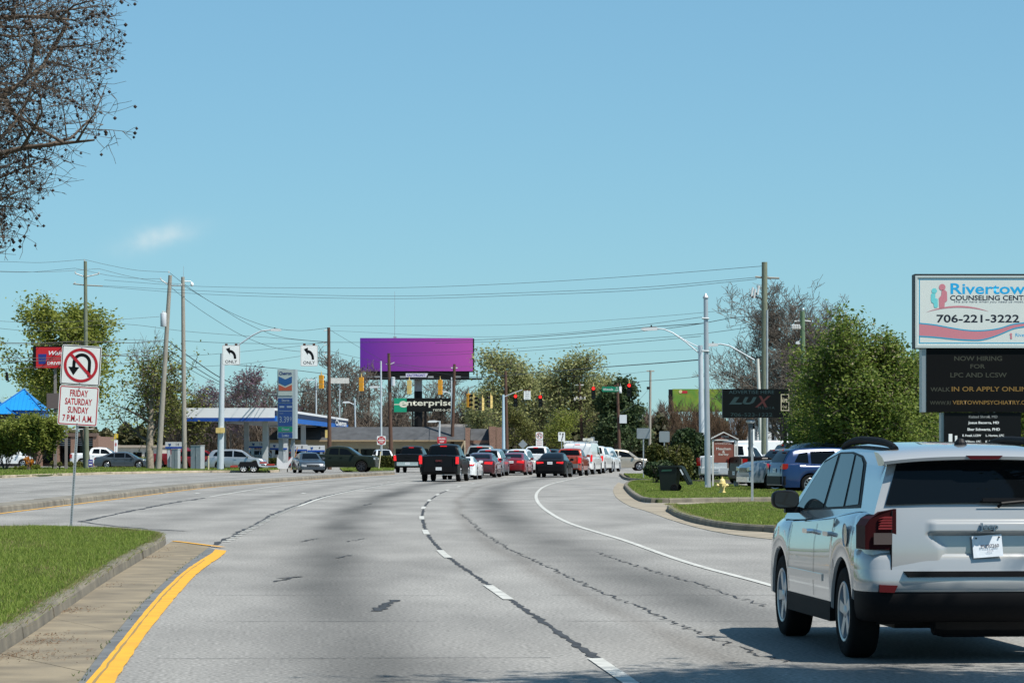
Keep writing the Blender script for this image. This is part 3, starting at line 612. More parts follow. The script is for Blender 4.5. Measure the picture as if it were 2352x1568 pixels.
def glass_panel(c, cond, fx=0.86, off=0.008, name='windshield', parent=None, m=None, inset=0.0):
    idx = [i for i, (y, z) in enumerate(c.rp) if cond(y, z)]
    if len(idx) < 2: return None
    i0, i1 = min(idx), max(idx); mb = MB(); vs = []; k = 7
    for i in range(i0, i1 + 1):
        a = c.rp[max(i - 1, 0)]; b = c.rp[min(i + 1, len(c.rp) - 1)]; t = (b - a) / max(np.hypot(*(b - a)), 1e-6); nx, nz = -t[1], t[0]
        if nz < 0: nx, nz = -nx, -nz
        y, z = c.rp[i]; w_ = (c.side(z) - 0.05) * fx
        for j in range(k):
            x = -w_ + 2 * w_ * j / (k - 1); cr = 0.018 * (1 - (x / (w_ + 0.1)) ** 2); vs.append((x, y + nx * (off + cr * .5), z + nz * off + cr * (1 if abs(nz) > .3 else .3)))
    r = i1 - i0 + 1
    mb.add(vs, [(i * k + j, i * k + j + 1, (i + 1) * k + j + 1, (i + 1) * k + j) for i in range(r - 1) for j in range(k - 1)])
    return mb.build(name, m or M_GLASS, parent, 60)
def side_windows(c, root, m=None, trim=None):
    for poly in c.wins:
        for s in (-1, 1):
            mb = MB(); mb.add([(s * (c.side(z) + 0.006), y, z) for y, z in poly], [tuple(range(len(poly)))]); mb.build('side_window', m or M_GLASS, root)
def add_wheels(c, root, rim=None, style='five', tw=0.115, wscale=1.0):
    t, r = rim_for(style, rim or M_ALLOY)
    for y in (c.yf, c.yr):
        for s in (-1, 1):
            o = put('wheel', t, root); o.location = (s * (c.W / 2 - tw - 0.015), y, c.wr); o.scale = (tw / 0.335, c.wr, c.wr)
            if s < 0: o.rotation_euler = (0, 0, math.pi)
            put('rim', r, o)
def mirrors(c, root, m, y=None, z=None):
    y = c.roof[-1][0] - 0.42 if y is None else y; z = c.belt + 0.09 if z is None else z
    for s in (-1, 1):
        mb = MB(); x0 = c.side(c.belt) + 0.0; mb.prism(rrect(s * x0 + (0.05 if s > 0 else -0.27), s * x0 + (0.27 if s > 0 else -0.05), z - 0.06, z + 0.09, 0.05, 3), y - 0.05, y + 0.08, 'y')
        mb.box(min(s * x0, s * (x0 + .08)), max(s * x0, s * (x0 + .08)), y - .02, y + .04, z - .07, z - .02); mb.build('mirror', m, root, 40)
def vehicle(typ, name, label, cat, loc, heading, pm, group=None, lit=True, rim=None, style='five', trim=None, plate=True, bumper=None, handle_m=None, mirror_m=None, front=False, tailtype=None, tailpoly=None, badge=None, roofmat=None, **kw):
    c = Car(typ, **kw); root = thing(name, label, cat, (loc[0], loc[1], loc[2] if len(loc) > 2 else 0.0), -R(heading), group); hl = c.L / 2
    bumper = bumper or pm
    put('body', body_mesh(c, [pm, M_BLACK]), root); put('roof', cabin_mesh(c, [roofmat or pm]), root)
    zmid = 0.5 * (c.belt + max(z for y, z in c.roof)); ymid = 0.5 * (c.roof[0][0] + c.roof[-1][0]); ztopr = max(z for y, z in c.roof)
    glass_panel(c, lambda y, z: y > ymid and c.belt + 0.05 < z < ztopr - 0.08, name='windshield', parent=root)
    if kw.get('rear_glass', True): glass_panel(c, lambda y, z: y < ymid and (c.roof[0][1] + 0.09) < z < ztopr - 0.11, name='rear_window', parent=root, fx=0.9)
    side_windows(c, root); add_wheels(c, root, rim, style); mirrors(c, root, mirror_m or pm)
    # doors as shut lines and handles
    for s in (-1, 1):
        for yd in [w[0][0] - 0.03 for w in c.wins[1:]] + [c.wins[-1][1][0] + 0.03]:
            seam(c, root, s, [(yd, c.sill + .15), (yd, c.belt - .04)], 0.014)
        for w in c.wins[-2:]:
            mb = MB(); x = c.W / 2 * 0.985; yh = w[0][0] + 0.14; mb.prism([(a, bq) for a, bq in rrect(yh - .1, yh + .1, c.belt - .16, c.belt - .125, .015, 2)], s * x, s * (x + .035), 'x'); mb.build('door_handle', handle_m or pm, root)
    # rear
    yr = -hl; tp = tailpoly or c.tail
    for s in (-1, 1):
        mb = MB(); mb.prism([(s * a * c.W / 1.92, z) for a, z in tp], yr - 0.010, yr + 0.20, 'y'); mb.build('taillight', M_TAILLIT if lit else M_TAIL, root)
    z0, z1 = c.rb; w_ = c.W / 2 * 0.93
    mb = MB(); mb.prism([(-w_, yr + .25), (-w_, yr + .06), (-w_ * .82, yr - .045), (w_ * .82, yr - .045), (w_, yr + .06), (w_, yr + .25)], z0, z1, 'z'); mb.build('rear_bumper', bumper, root)
    if plate:
        pz, pm_ = c.plate; py = yr - (0.06 if pm_ == 'low' else 0.016); mb = MB(); mb.box(-.15, .15, py, py + .012, pz - .075, pz + .075); pl = mb.build('license_plate', M_PLATE, root)
        text('-----', pl, M_SIGNBLACK, (0, py - .002, pz), w=.2, h=.02, name='plate_marks')
    zs, ysb = c.stop; mb = MB(); mb.box(-.17, .17, ysb - .035, ysb + .03, zs - .022, zs + .022); mb.build('brake_light', M_TAILLIT if lit else M_TAIL, root)
    if typ in ('suv', 'pickup', 'van'):
        zt0, zt1 = (0.70, 1.24) if typ == 'pickup' else (0.62, c.belt)
        wt = c.W / 2 * (0.74 if typ == 'pickup' else 0.64)
        for a in ((-wt, -wt + .01), (wt - .01, wt)) + (((-.005, .005),) if typ == 'van' else ()):
            mb = MB(); mb.box(a[0], a[1], yr - .003, yr + .04, zt0, zt1); mb.build('tailgate_seam', M_BLACK, root)
        mb = MB(); mb.box(-.16, .16, yr - .012, yr + .02, c.belt - .2 if typ != 'pickup' else 1.12, c.belt - .14 if typ != 'pickup' else 1.18); mb.build('tailgate_handle', trim or M_BLACK, root)
    # front
    wf = c.W / 2
    for s in (-1, 1):
        mb = MB(); zf = c.ztop(hl - .12); mb.prism([(s * wf * a, zf - bq) for a, bq in ((0.50, .12), (0.88, .06), (0.90, .20), (0.52, .24))], hl - .22, hl + 0.004, 'y'); mb.build('headlight', M_HEAD, root)
    mb = MB(); zf = c.ztop(hl - .12); mb.prism(rrect(-wf * .46, wf * .46, zf - .26, zf - .10, .03, 2), hl - .05, hl + .006, 'y'); gr = mb.build('grille', M_BLACK, root)
    for q in range(3):
        mb = MB(); mb.box(-wf * .43, wf * .43, hl + .006, hl + .012, zf - .225 + q * .045, zf - .215 + q * .045); mb.build('grille_bar', M_CHROME, gr)
    mb = MB(); mb.prism([(-w_, hl - .25), (-w_, hl - .06), (-w_ * .8, hl + .04), (w_ * .8, hl + .04), (w_, hl - .06), (w_, hl - .25)], c.sill + .02, c.sill + .22, 'z'); mb.build('front_bumper', bumper, root)
    if badge:
        s_, bw, bz, bmat = badge; text(s_, root, bmat, (0, yr - .014, bz), w=bw, h=bw * .26, bold=.03, name='badge')
    return root, c
# ---- the queue and the parked cars
PW = paint('white', (0.70, 0.72, 0.72)); PB = paint('black', (0.008, 0.008, 0.009)); PMAR = paint('maroon', (0.075, 0.010, 0.012), 0.3); PRED = paint('red', (0.17, 0.006, 0.010), 0.2)
PSIL = paint('silver', (0.38, 0.41, 0.43), 0.6); PORG = paint('orange_red', (0.34, 0.045, 0.012), 0.2); PBEI = paint('beige', (0.42, 0.38, 0.31), 0.5); PGRN = paint('dark_green', (0.018, 0.024, 0.018), 0.3)
PGRY = paint('blue_grey', (0.06, 0.075, 0.09), 0.4); PBLU = paint('blue', (0.002, 0.020, 0.085), 0.2); PTEAL = paint('dark_teal', (0.02, 0.035, 0.045), 0.4); PSTEEL = paint('steel_blue_grey', (0.20, 0.25, 0.29), 0.5)
QG = 'vehicles waiting at the lights'
def pos(u, Y, z=0.0): return (GX(u, Y), Y, z)
def rearat(u, Y, heading, typ, L=None):      # centre of a vehicle whose rear middle stands at (u, Y)
    hl = (L or TYPES[typ]['L']) / 2; h = R(heading); return (GX(u, Y) + hl * math.sin(h), Y + hl * math.cos(h), 0)
vehicle('pickup', 'pickup_truck', 'black pickup with silver bumper in the left-turn lane by the hedge', 'pickup truck', rearat(936, 213, 6, 'pickup'), 6, PB, QG, bumper=M_CHROME)
r, c = vehicle('pickup', 'pickup_truck', 'lifted black pickup with lit stacked taillights, nearest of the queue', 'pickup truck', rearat(1008, 151, 5.5, 'pickup'), 5.5, PB, QG, tailpoly=[(0.82, 0.90), (0.96, 0.90), (0.96, 1.26), (0.82, 1.26)], wr=0.43, L=5.8, badge=('GMC', .34, 1.06, mat('badge_red', (.16, .03, .03), .4)))
r.location.z = 0.0
vehicle('sports', 'sports_car', 'white sports coupe half hidden beside the lifted black pickup', 'car', rearat(1052, 161.5, 5, 'sports'), 5, PW, QG)
vehicle('sedan', 'sedan', 'maroon sedan with one lit red taillight showing', 'car', rearat(1098, 174, 6, 'sedan'), 6, PMAR, QG, L=5.0, W=1.9)
vehicle('pickup', 'pickup_truck', 'tall beige-roofed truck behind the maroon sedan roof', 'pickup truck', rearat(1093, 187, 6, 'pickup'), 6, PBEI, QG)
vehicle('suv', 'suv', 'silver-roofed grey suv between maroon and red sedans', 'suv', rearat(1120, 184.5, 6, 'suv'), 6, PSTEEL, QG, roofmat=PSIL)
vehicle('suv', 'suv', 'dark teal suv farthest behind the grey suv', 'suv', rearat(1140, 205, 6, 'suv'), 6, PTEAL, QG)
vehicle('sedan', 'sedan', 'bright red sedan with trunk badge strip and pale plate', 'car', rearat(1174, 190.5, 7, 'sedan'), 7, PRED, QG)
vehicle('suv', 'suv', 'white suv just ahead of the bright red sedan', 'suv', rearat(1185, 205, 8, 'suv'), 8, PW, QG, bumper=M_BLACK)
vehicle('pickup', 'pickup_truck', 'white pickup with black tailgate band at the lights', 'pickup truck', rearat(1221, 214, 9, 'pickup'), 9, PW, QG, bumper=M_BLACK)
vehicle('suv', 'suv', 'dark blue suv peeking out beyond the white pickup', 'suv', rearat(1258, 226, 10, 'suv'), 10, PTEAL, QG)
vehicle('sedan', 'sedan', 'black luxury sedan with glowing wide taillights at the rear of the right lane', 'car', rearat(1263, 174.5, 7, 'sedan'), 7, PB, QG, trim=M_CHROME, tailpoly=[(0.38, 0.84), (0.80, 0.80), (0.84, 0.93), (0.42, 0.92)])
vehicle('pickup', 'pickup_truck', 'orange-red pickup ahead of the black sedan', 'pickup truck', rearat(1300, 185, 8, 'pickup', 5.2), 8, PORG, QG, L=5.2, W=1.86, wb=3.2, wr=.37, belt=1.14, top=[(-2.6, 0.66), (-2.595, 1.18), (-2.55, 1.23), (-0.85, 1.23), (-0.75, 1.16), (1.2, 1.14), (1.5, 1.13), (2.2, 1.08), (2.5, 1.0), (2.6, 0.7)], roof=[(-0.86, 1.18), (-0.72, 1.58), (-0.56, 1.69), (0.0, 1.73), (0.5, 1.69), (0.72, 1.61), (1.45, 1.13)], wins=[[(-0.52, 1.22), (0.1, 1.20), (0.1, 1.6), (-0.42, 1.59)], [(0.18, 1.2), (1.08, 1.18), (0.62, 1.54), (0.18, 1.6)]], tail=[(0.76, 0.80), (0.96, 0.80), (0.96, 1.14), (0.80, 1.14)], stop=(1.64, -0.70), bumper=mat('grey_bumper', (.12, .12, .12), .5))
vr, vc = vehicle('van', 'van', 'white work van with ladder rack on its roof', 'van', rearat(1326, 197, 9, 'van'), 9, PW, QG, bumper=PW, rear_glass=False)
rk = MB()
for y in (-2.2, -0.6, 1.0): rk.box(-.86, .86, y - .03, y + .03, 2.14, 2.18)
for x in (-.82, .82):
    rk.box(x - .025, x + .025, -2.5, 1.3, 2.18, 2.22)
    for y in (-2.2, -0.6, 1.0): rk.box(x - .02, x + .02, y - .02, y + .02, 2.02, 2.16)
rk.build('roof_rack', M_STEELPALE, vr)
ld = MB(); ld.box(-.95, -.90, -2.7, 1.6, 2.12, 2.19); ld.box(-.95, -.90, -2.7, 1.6, 1.86, 1.94)
for i in range(12): ld.box(-.94, -.91, -2.5 + i * .35, -2.46 + i * .35, 1.9, 2.15)
ld.build('ladder', mat('ladder_white', (.7, .72, .72), .4), vr)
bx = MB(); bx.box(.25, .8, -1.9, -.9, 2.225, 2.40); bx.build('roof_box', mat('box_beige', (.6, .58, .5), .6), vr)
vehicle('pickup', 'pickup_truck', 'white crew pickup just ahead of the work van', 'pickup truck', rearat(1352, 207, 10, 'pickup'), 10, PW, QG, bumper=PW)
vehicle('suv', 'suv', 'white boxy suv first in the right lane', 'suv', rearat(1377, 222, 11, 'suv', 4.9), 11, PW, QG, L=4.9, roof=[(-2.37, 1.08), (-2.3, 1.5), (-2.2, 1.75), (-1.5, 1.82), (-0.4, 1.84), (0.3, 1.8), (0.62, 1.7), (1.35, 1.02)])
vehicle('suv', 'suv', 'beige suv crossing the junction side-on', 'suv', pos(1424, 235), 84, PBEI, lit=False)
# opposite side
vehicle('sedan', 'sedan', 'dark blue-grey sedan coming towards us by the gas price sign', 'car', pos(708, 212), 168, PGRY, lit=False, front=True)
vehicle('pickup', 'pickup_truck', 'dark green pickup side-on behind the oncoming sedan', 'pickup truck', pos(782, 219.5), 97, PGRN, lit=False, rim=M_DARKALLOY, style='six', wr=.42, L=5.4, wb=3.3)
vehicle('suv', 'suv', 'silver suv side-on behind the empty trailer', 'suv', pos(545, 240), 93, PSIL, lit=False, L=4.95, wb=2.85)
vehicle('suv', 'suv', 'red suv half hidden by the grey utility cabinet', 'suv', pos(462, 246), 92, PRED, lit=False)
vehicle('sedan', 'sedan', 'dark grey coupe behind the verge left of the tree trunk', 'car', pos(283, 262), 91, PGRY, lit=False)
vehicle('van', 'van', 'white cargo van behind the left shrubs', 'van', pos(10, 285), 92, PW, lit=False)
vehicle('suv', 'suv', 'white car facing us behind the clipped hedge', 'suv', pos(880, 268), 172, PW, lit=False)
vehicle('pickup', 'pickup_truck', 'red pickup behind the leaning wooden pole', 'pickup truck', pos(418, 262), 91, PRED, lit=False, L=5.4)
vehicle('pickup', 'pickup_truck', 'white pickup parked past the green wooden pole', 'pickup truck', pos(232, 292), 92, PW, lit=False)
vehicle('sedan', 'sedan', 'small red car under the station canopy', 'car', pos(662, 272), 165, PRED, lit=False)
vehicle('suv', 'suv', 'pale blue car at the fuel pumps', 'suv', pos(606, 290), 100, PSIL, lit=False)
# right-hand car park
r, c = vehicle('suv', 'suv', 'blue suv with red boomerang taillights parked beyond the right lawn', 'suv', rearat(1779, 107.0, 75, 'suv'), 75, PBLU, lit=False, style='ten', bumper=M_BLACK, tailpoly=[(0.60, 0.93), (0.88, 0.91), (0.90, 1.10), (0.84, 1.10), (0.74, 1.02)])
vehicle('pickup', 'pickup_truck', 'silver pickup nosing out behind the blue suv', 'pickup truck', (GX(1706, 113) + 2.84, 113.6, 0), -102, PSTEEL, lit=False, bumper=M_CHROME, L=5.8)
vehicle('pickup', 'pickup_truck', 'black pickup parked tail-out near the hydrant', 'pickup truck', rearat(1688, 121, 76, 'pickup'), 76, PB, lit=False)
vehicle('pickup', 'pickup_truck', 'white pickup tail showing beneath the brown sign', 'pickup truck', rearat(1646, 140, 24, 'pickup'), 24, PW, lit=False)
vehicle('van', 'van', 'white service truck behind the tall wooden pole', 'van', pos(1768, 158), 80, PW, lit=False, L=6.2)
vehicle('suv', 'suv', 'silver suv with roof rails behind the blue suv', 'suv', pos(1880, 121), 70, PSIL, lit=False, L=4.9)
# ---- the white SUV close by on the right
def big_suv():
    pw = mat('pearl_white', (0.37, 0.38, 0.38), 0.16, 0.2, coat=1.0, var=0.02, vscale=0.8)
    clad = mat('black_cladding', (0.007, 0.007, 0.008), 0.7, spec=0.12, bump=0.15, bscale=200)
    yaw = 5.0
    root = thing('suv', 'white suv with black roof rails close by on the right', 'suv', (0, 0, 0), R(yaw))
    hv = Vector((-math.sin(R(yaw)), math.cos(R(yaw)), 0)); rv = Vector((hv.y, -hv.x, 0))
    c = Car('suv', L=4.36, W=1.81, wb=2.635, fo=0.86, wr=0.345, sill=0.34, belt=1.04, k=0.36, wc=0.925, rtaper=0.045, rsill=0.52,
        top=[(-2.18, 0.60), (-2.175, 1.0), (-2.12, 1.13), (-1.4, 1.115), (-0.4, 1.06), (0.9, 1.02), (1.25, 1.02), (1.9, 0.97), (2.10, 0.84), (2.18, 0.55)],
        roof=[(-2.14, 1.11), (-2.06, 1.36), (-1.99, 1.53), (-1.86, 1.58), (-1.3, 1.602), (-0.4, 1.62), (0.25, 1.59), (0.58, 1.505), (1.32, 1.03)])
    axle = Vector((3.385, 22.70, 0)); root.location = axle - hv * c.yr
    put('body', body_mesh(c, [pw, M_BLACK]), root); put('roof', cabin_mesh(c, [pw]), root)
    ztr = 1.62
    glass_panel(c, lambda y, z: y > 0.2 and 1.08 < z < ztr - 0.06, name='windshield', parent=root)
    glass_panel(c, lambda y, z: y < -1.9 and 1.135 < z < 1.50, name='rear_window', parent=root, fx=0.985, off=0.012)
    # side glass: black band with three panes and pillars
    band = [(-1.60, 1.135), (0.98, 1.065), (0.42, 1.48), (-0.10, 1.55), (-0.62, 1.553), (-1.02, 1.525), (-1.22, 1.475)]
    panes = [[(-1.50, 1.16), (-1.06, 1.14), (-0.80, 1.527), (-1.02, 1.507), (-1.17, 1.46)], [(-0.98, 1.135), (-0.30, 1.115), (-0.17, 1.535), (-0.62, 1.538), (-0.72, 1.53)], [(-0.20, 1.11), (0.90, 1.085), (0.40, 1.46), (-0.07, 1.53)]]
    m_sg = mat('side_glass', (0.02, 0.035, 0.038), 0.04, spec=0.22)
    for s in (-1, 1):
        mb = MB(); mb.add([(s * (c.side(z) + 0.004), y, z) for y, z in band], [tuple(range(len(band)))]); mb.build('window_trim', M_BLACK, root)
        for p in panes:
            mb = MB(); mb.add([(s * (c.side(z) + 0.010), y, z) for y, z in p], [tuple(range(len(p)))]); mb.build('side_window', m_sg, root)
    # wheels
    ty, rm = rim_for('five', mat('silver_alloy', (0.40, 0.42, 0.44), 0.35, 0.7))
    for y in (c.yf, c.yr):
        for s in (-1, 1):
            o = put('wheel', ty, root); o.location = (s * (c.W / 2 - 0.135), y, c.wr); o.scale = (0.115 / 0.335, c.wr, c.wr); o.rotation_euler = (0.35 if y > 0 else 0.1, 0, math.pi if s < 0 else 0)
            put('rim', rm, o)
    yr = -c.L / 2
    # tailgate: one pressed panel with a handle ledge, a plate recess and a crease
    nx, nz = 61, 53; vs = []
    def sm(a, b, t): t = np.clip((t - a) / (b - a), 0, 1); return t * t * (3 - 2 * t)
    hw = 0.70
    for j in range(nz):
        z = 0.615 + (1.128 - 0.615) * j / (nz - 1)
        for i in range(nx):
            x = -hw + 2 * hw * i / (nx - 1); ax = abs(x)
            d = 0.030 + 0.05 * (1 - (x / 0.95) ** 2) * 0.6 - 0.35 * (z - 0.80) ** 2 - 0.05 * max(0, ax - 0.55) ** 1.5
            d += 0.028 * sm(0.955, 0.975, z) * (1 - sm(1.03, 1.06, z)) * (1 - sm(0.40, 0.44, ax))          # handle ledge
            rec = sm(0.685, 0.71, z) * (1 - sm(0.94, 0.957, z)) * (1 - sm(0.30 + 0.9 * max(0, z - .85), 0.36 + 0.9 * max(0, z - .85), ax))
            d -= 0.030 * rec
            vs.append((x, yr - d, z))
    mb = MB(); mb.add(vs, [(j * nx + i, j * nx + i + 1, (j + 1) * nx + i + 1, (j + 1) * nx + i) for j in range(nz - 1) for i in range(nx - 1)])
    o_ = len(mb.v); tg = mb.build('tailgate', pw, root, 50)
    for s in (-1, 1):
        m2 = MB(); m2.prism([(s * 0.703, 0.60), (s * 0.710, 0.60), (s * 0.703, 1.13), (s * 0.696, 1.13)], yr - 0.040, yr + 0.02, 'y'); m2.build('tailgate_seam', M_BLACK, tg)
    text('Jeep', tg, mat('badge_chrome', (0.20, 0.27, 0.36), 0.15, 0.9), (0, yr - 0.098, 1.005), w=0.135, h=0.062, bold=0.02, thick=0.02, name='badge')
    pl = MB(); M = Matrix.Translation((0.0, yr - 0.062, 0.868)) @ Matrix.Rotation(R(-4), 4, 'Y') @ Matrix.Rotation(R(-6), 4, 'X'); pl.box(-.11, .11, -.006, 0, -.082, .078, 0, M); po = pl.build('license_plate', mat('paper_tag', (0.68, 0.72, 0.76), 0.35, var=0.06, vscale=25), root)
    text('P5297260', po, mat('tag_ink', (0.05, 0.05, 0.07), 0.6), (0.015, yr - 0.078, 0.868), w=0.135, h=0.026, bold=0.02, name='plate_number', roll=R(4))
    text('2024', po, mat('tag_ink_pale', (0.25, 0.26, 0.32), 0.6), (0.015, yr - 0.081, 0.832), w=0.05, h=0.016, name='plate_date', roll=R(6))
    for x in (-.085, .085):
        q = MB(); q.cyl((x, yr - 0.060, 0.928 + x * .05), (x, yr - 0.074, 0.928 + x * .05), 0.006, n=8); q.build('screw', M_BLACK, po)
    # spoiler, high brake light, wiper
    sp = MB(); nx = 25; vs = []
    prof = [(-1.80, 1.592), (-1.95, 1.582), (-2.09, 1.55), (-2.155, 1.520), (-2.15, 1.497), (-2.06, 1.487), (-1.95, 1.49)]
    for i in range(nx):
        x = -0.735 + 1.47 * i / (nx - 1); e = abs(x) / 0.735; dz = -0.038 * e ** 2.5; dy = 0.05 * e ** 3
        vs += [(x, y + dy, z + dz) for y, z in prof]
    k = len(prof); sp.add(vs, [(i * k + j, i * k + (j + 1) % k, (i + 1) * k + (j + 1) % k, (i + 1) * k + j) for i in range(nx - 1) for j in range(k)] + [tuple(range(k)), tuple(range(len(vs) - 1, len(vs) - k - 1, -1))])
    so_ = sp.build('spoiler', pw, root, 45)
    q = MB(); q.prism([(-.135, 1.526), (.135, 1.526), (.105, 1.499), (-.105, 1.499)], -2.166, -2.12, 'y'); q.build('brake_light', mat('dark_red_lens', (0.06, 0.004, 0.006), 0.4, spec=0.15), so_)
    q = MB(); q.tube([(0.10, -2.165, 1.15), (0.12, -2.185, 1.175), (0.40, -2.175, 1.20)], 0.012, 6); q.box(-.02, .44, -2.185, -2.168, 1.19, 1.215); q.build('wiper', M_BLACK, root)
    q = MB(); q.lathe([(0.001, 0.05), (0.025, 0.045), (0.045, 0.02), (0.05, 0.0)], 12, 'z', (-0.05, -1.62, 1.605)); q.build('antenna', M_BLACK, root)
    # tail lamps
    m_td = mat('lamp_frame', (0.030, 0.003, 0.004), 0.6, spec=0.1); m_tr = mat('lamp_red', (0.17, 0.006, 0.008), 0.3, coat=0.2); m_tc = mat('lamp_clear', (0.085, 0.06, 0.055), 0.25, 0.2, coat=0.2)
    for s in (-1, 1):
        q = MB(); outl = [(0.668, 0.842), (0.893, 0.842), (0.893, 1.015), (0.86, 1.065), (0.79, 1.115), (0.668, 1.138)]
        a = [(s * x, yr - 0.035 + 0.25 * max(0, x - .80), z) for x, z in outl]; bq = [(s * (x + (0.012 if x > .8 else 0)), yr + 0.26 * (1 if x > .75 else 0.2), z) for x, z in outl]
        n = len(outl); q.add(a + bq, [tuple(range(n)), tuple(range(2 * n - 1, n - 1, -1))] + [(i, (i + 1) % n, n + (i + 1) % n, n + i) for i in range(n)]); lamp = q.build('taillight', m_td, root)
        for zz0, zz1, mm, nm, xo in ((0.985, 1.085, m_tr, 'red_lens', 0.80), (0.875, 0.965, m_tc, 'clear_lens', 0.835)):
            q = MB(); n_ = 5 if nm == 'red_lens' else 1
            for i in range(n_):
                h = (zz1 - zz0) / n_; q.prism([(s * 0.70, zz0 + h * i + .004), (s * xo, zz0 + h * i + .004), (s * (xo - (.012 * i if n_ > 1 else 0)), zz0 + h * (i + 1) - .002), (s * 0.70, zz0 + h * (i + 1) - .002)], yr - 0.041, yr - 0.03, 'y')
            q.build(nm, mm, lamp)
    # rear bumper: lofted in plan, painted upper and black lower
    def plan(off, w):
        p = []
        for i in range(33):
            t = -1 + 2 * i / 32; sn = math.sin(t * math.pi / 2); x = w * math.copysign(abs(sn) ** 0.8, sn); e = abs(t)
            y = yr - off + 0.10 * e ** 2 + 0.26 * max(0, e - 0.62) ** 2 / 0.1444
            p.append((x, y))
        return p
    def bumper(levels, m, name):
        q = MB(); rows = [[(x, y, z) for x, y in plan(off, w)] for z, off, w in levels]; n = 33
        q.add([p for r in rows for p in r], [(i * n + j, i * n + j + 1, (i + 1) * n + j + 1, (i + 1) * n + j) for i in range(len(rows) - 1) for j in range(n - 1)]); return q.build(name, m, root, 50)
    bumper([(0.835, 0.0, .895), (0.80, 0.045, .908), (0.76, 0.06, .914), (0.70, 0.065, .915), (0.69, 0.068, .915)], pw, 'rear_bumper').hide_render = False
    bumper([(0.69, 0.070, .915), (0.63, 0.085, .918), (0.56, 0.085, .918), (0.535, 0.07, .915)], pw, 'rear_bumper')
    bumper([(0.536, 0.068, .915), (0.50, 0.075, .915), (0.40, 0.04, .905), (0.33, -0.02, .88), (0.30, -0.2, .82)], clad, 'lower_bumper')
    q = MB(); q.prism([(-.62, 0.685), (.62, 0.685), (.59, 0.645), (-.59, 0.645)], yr - 0.096, yr - 0.05, 'y'); q.build('bumper_step', clad, root)
    for s in (-1, 1):
        q = MB(); q.prism([(s * .665, 0.582), (s * .80, 0.588), (s * .80, 0.535), (s * .69, 0.530)], yr - 0.075, yr + 0.10, 'y'); q.build('reflector', mat('reflector_red', (0.07, 0.004, 0.005), 0.5, spec=0.2), root)
    q = MB(); q.lathe([(0.001, -.45), (.10, -.43), (.12, -.35), (.12, .35), (.10, .43), (.001, .45)], 12, 'x', (0.12, yr + 0.35, 0.30)); q.build('muffler', M_BLACK, root)
    q = MB(); q.box(-.7, .7, yr + .5, yr + .62, .27, .36); q.box(-.5, .5, yr + .8, 1.6, .22, .36); q.build('underbody', M_BLACK, root)
    # sill cladding, doors, handles, fuel door
    for s in (-1, 1):
        q = MB(); q.prism([(c.yr + .41, 0.25), (c.yf - .41, 0.25), (c.yf - .40, 0.40), (c.yr + .40, 0.40)], s * (c.W / 2 - .09), s * (c.W / 2 - .002), 'x'); q.build('sill', clad, root)
        q = MB(); q.prism([(-.62, 0.545), (0.86, 0.535), (0.86, 0.60), (-.62, 0.60)], s * (c.W / 2 - .02), s * (c.W / 2 + .008), 'x'); q.build('door_moulding', pw, root)
        for y0, y1 in ((-0.23, -0.23), (0.86, 0.86), (-1.02, -1.10)):
            seam(c, root, s, [(y0, 0.42), (y0, 0.8), (y1, 1.03)], 0.009)
        for yh in (-0.05, -0.90):
            q = MB(); q.prism(rrect(yh - .10, yh + .10, 0.905, 0.94, .016, 3), s * (c.W / 2 - .02), s * (c.W / 2 + .035), 'x'); q.build('door_handle', M_CHROME if yh > -.5 else pw, root)
        # roof rail
        zr = lambda y: float(np.interp(y, c.rp[:, 0], c.rp[:, 1])); pts = []
        for i in range(17):
            y = -1.80 + 1.95 * i / 16; e = abs(i - 8) / 8; z = zr(y) + 0.034 * (1 - e ** 4) - 0.004; pts.append((s * (c.side(1.6) - 0.055), y, z))
        q = MB(); q.tube(pts, [0.030 - 0.008 * (abs(i - 8) / 8) ** 3 for i in range(17)], 8); q.build('roof_rail', clad, root, 60)
        # door mirror
        q = MB(); cx = s * (c.side(1.05) + 0.125); prof = [(0.50, -.075), (0.92, -.06), (1.0, -.02), (0.98, .03), (0.80, .08), (0.4, .11), (0.001, .12)]
        vs = []; n = 20
        for r_, dy in [(0.001, -.062), (0.86, -.066)] + prof[1:]:
            for j in range(n):
                a = 2 * math.pi * j / n; ca, sa = math.cos(a), math.sin(a); sx = math.copysign(abs(ca) ** .65, ca) * .115 * r_; sz = math.copysign(abs(sa) ** .65, sa) * .078 * r_; vs.append((cx + sx, 0.72 + dy, 1.16 + sz))
        rws = len(vs) // n; q.add(vs, [(i * n + j, i * n + (j + 1) % n, (i + 1) * n + (j + 1) % n, (i + 1) * n + j) for i in range(rws - 1) for j in range(n)])
        q.box(min(s * c.side(1.05), cx), max(s * c.side(1.05), cx), 0.70, 0.78, 1.05, 1.10); mo = q.build('mirror', M_BLACK, root, 45)
        q = MB(); q.prism(rrect(cx - .098, cx + .098, 1.16 - .062, 1.16 + .062, .045, 4), 0.72 - .0685, 0.72 - .066, 'y'); q.build('mirror_glass', mat('mirror_glass', (.03, .035, .035), .05, .3), mo)
        wl = MB(); ringpoly(wl, [(c.yr + (c.wr + .085) * math.cos(a), c.wr + (c.wr + .085) * math.sin(a)) for a in np.linspace(-.1, 3.24, 24)], [(c.yr + (c.wr + .05) * math.cos(a), c.wr + (c.wr + .05) * math.sin(a)) for a in np.linspace(-.1, 3.24, 24)], 0, 0)
    q = MB(); q.lathe([(0.001, 0), (0.085, 0.0), (0.088, -.006)], 24, 'x', (-(c.W / 2 + .001), -1.52, 0.93)); q.build('fuel_door', pw, root)
    text('COMPASS', root, M_CHROME, (-(c.W / 2 + .003), 0.55, 0.70), w=.16, h=.022, face='-x', name='badge')
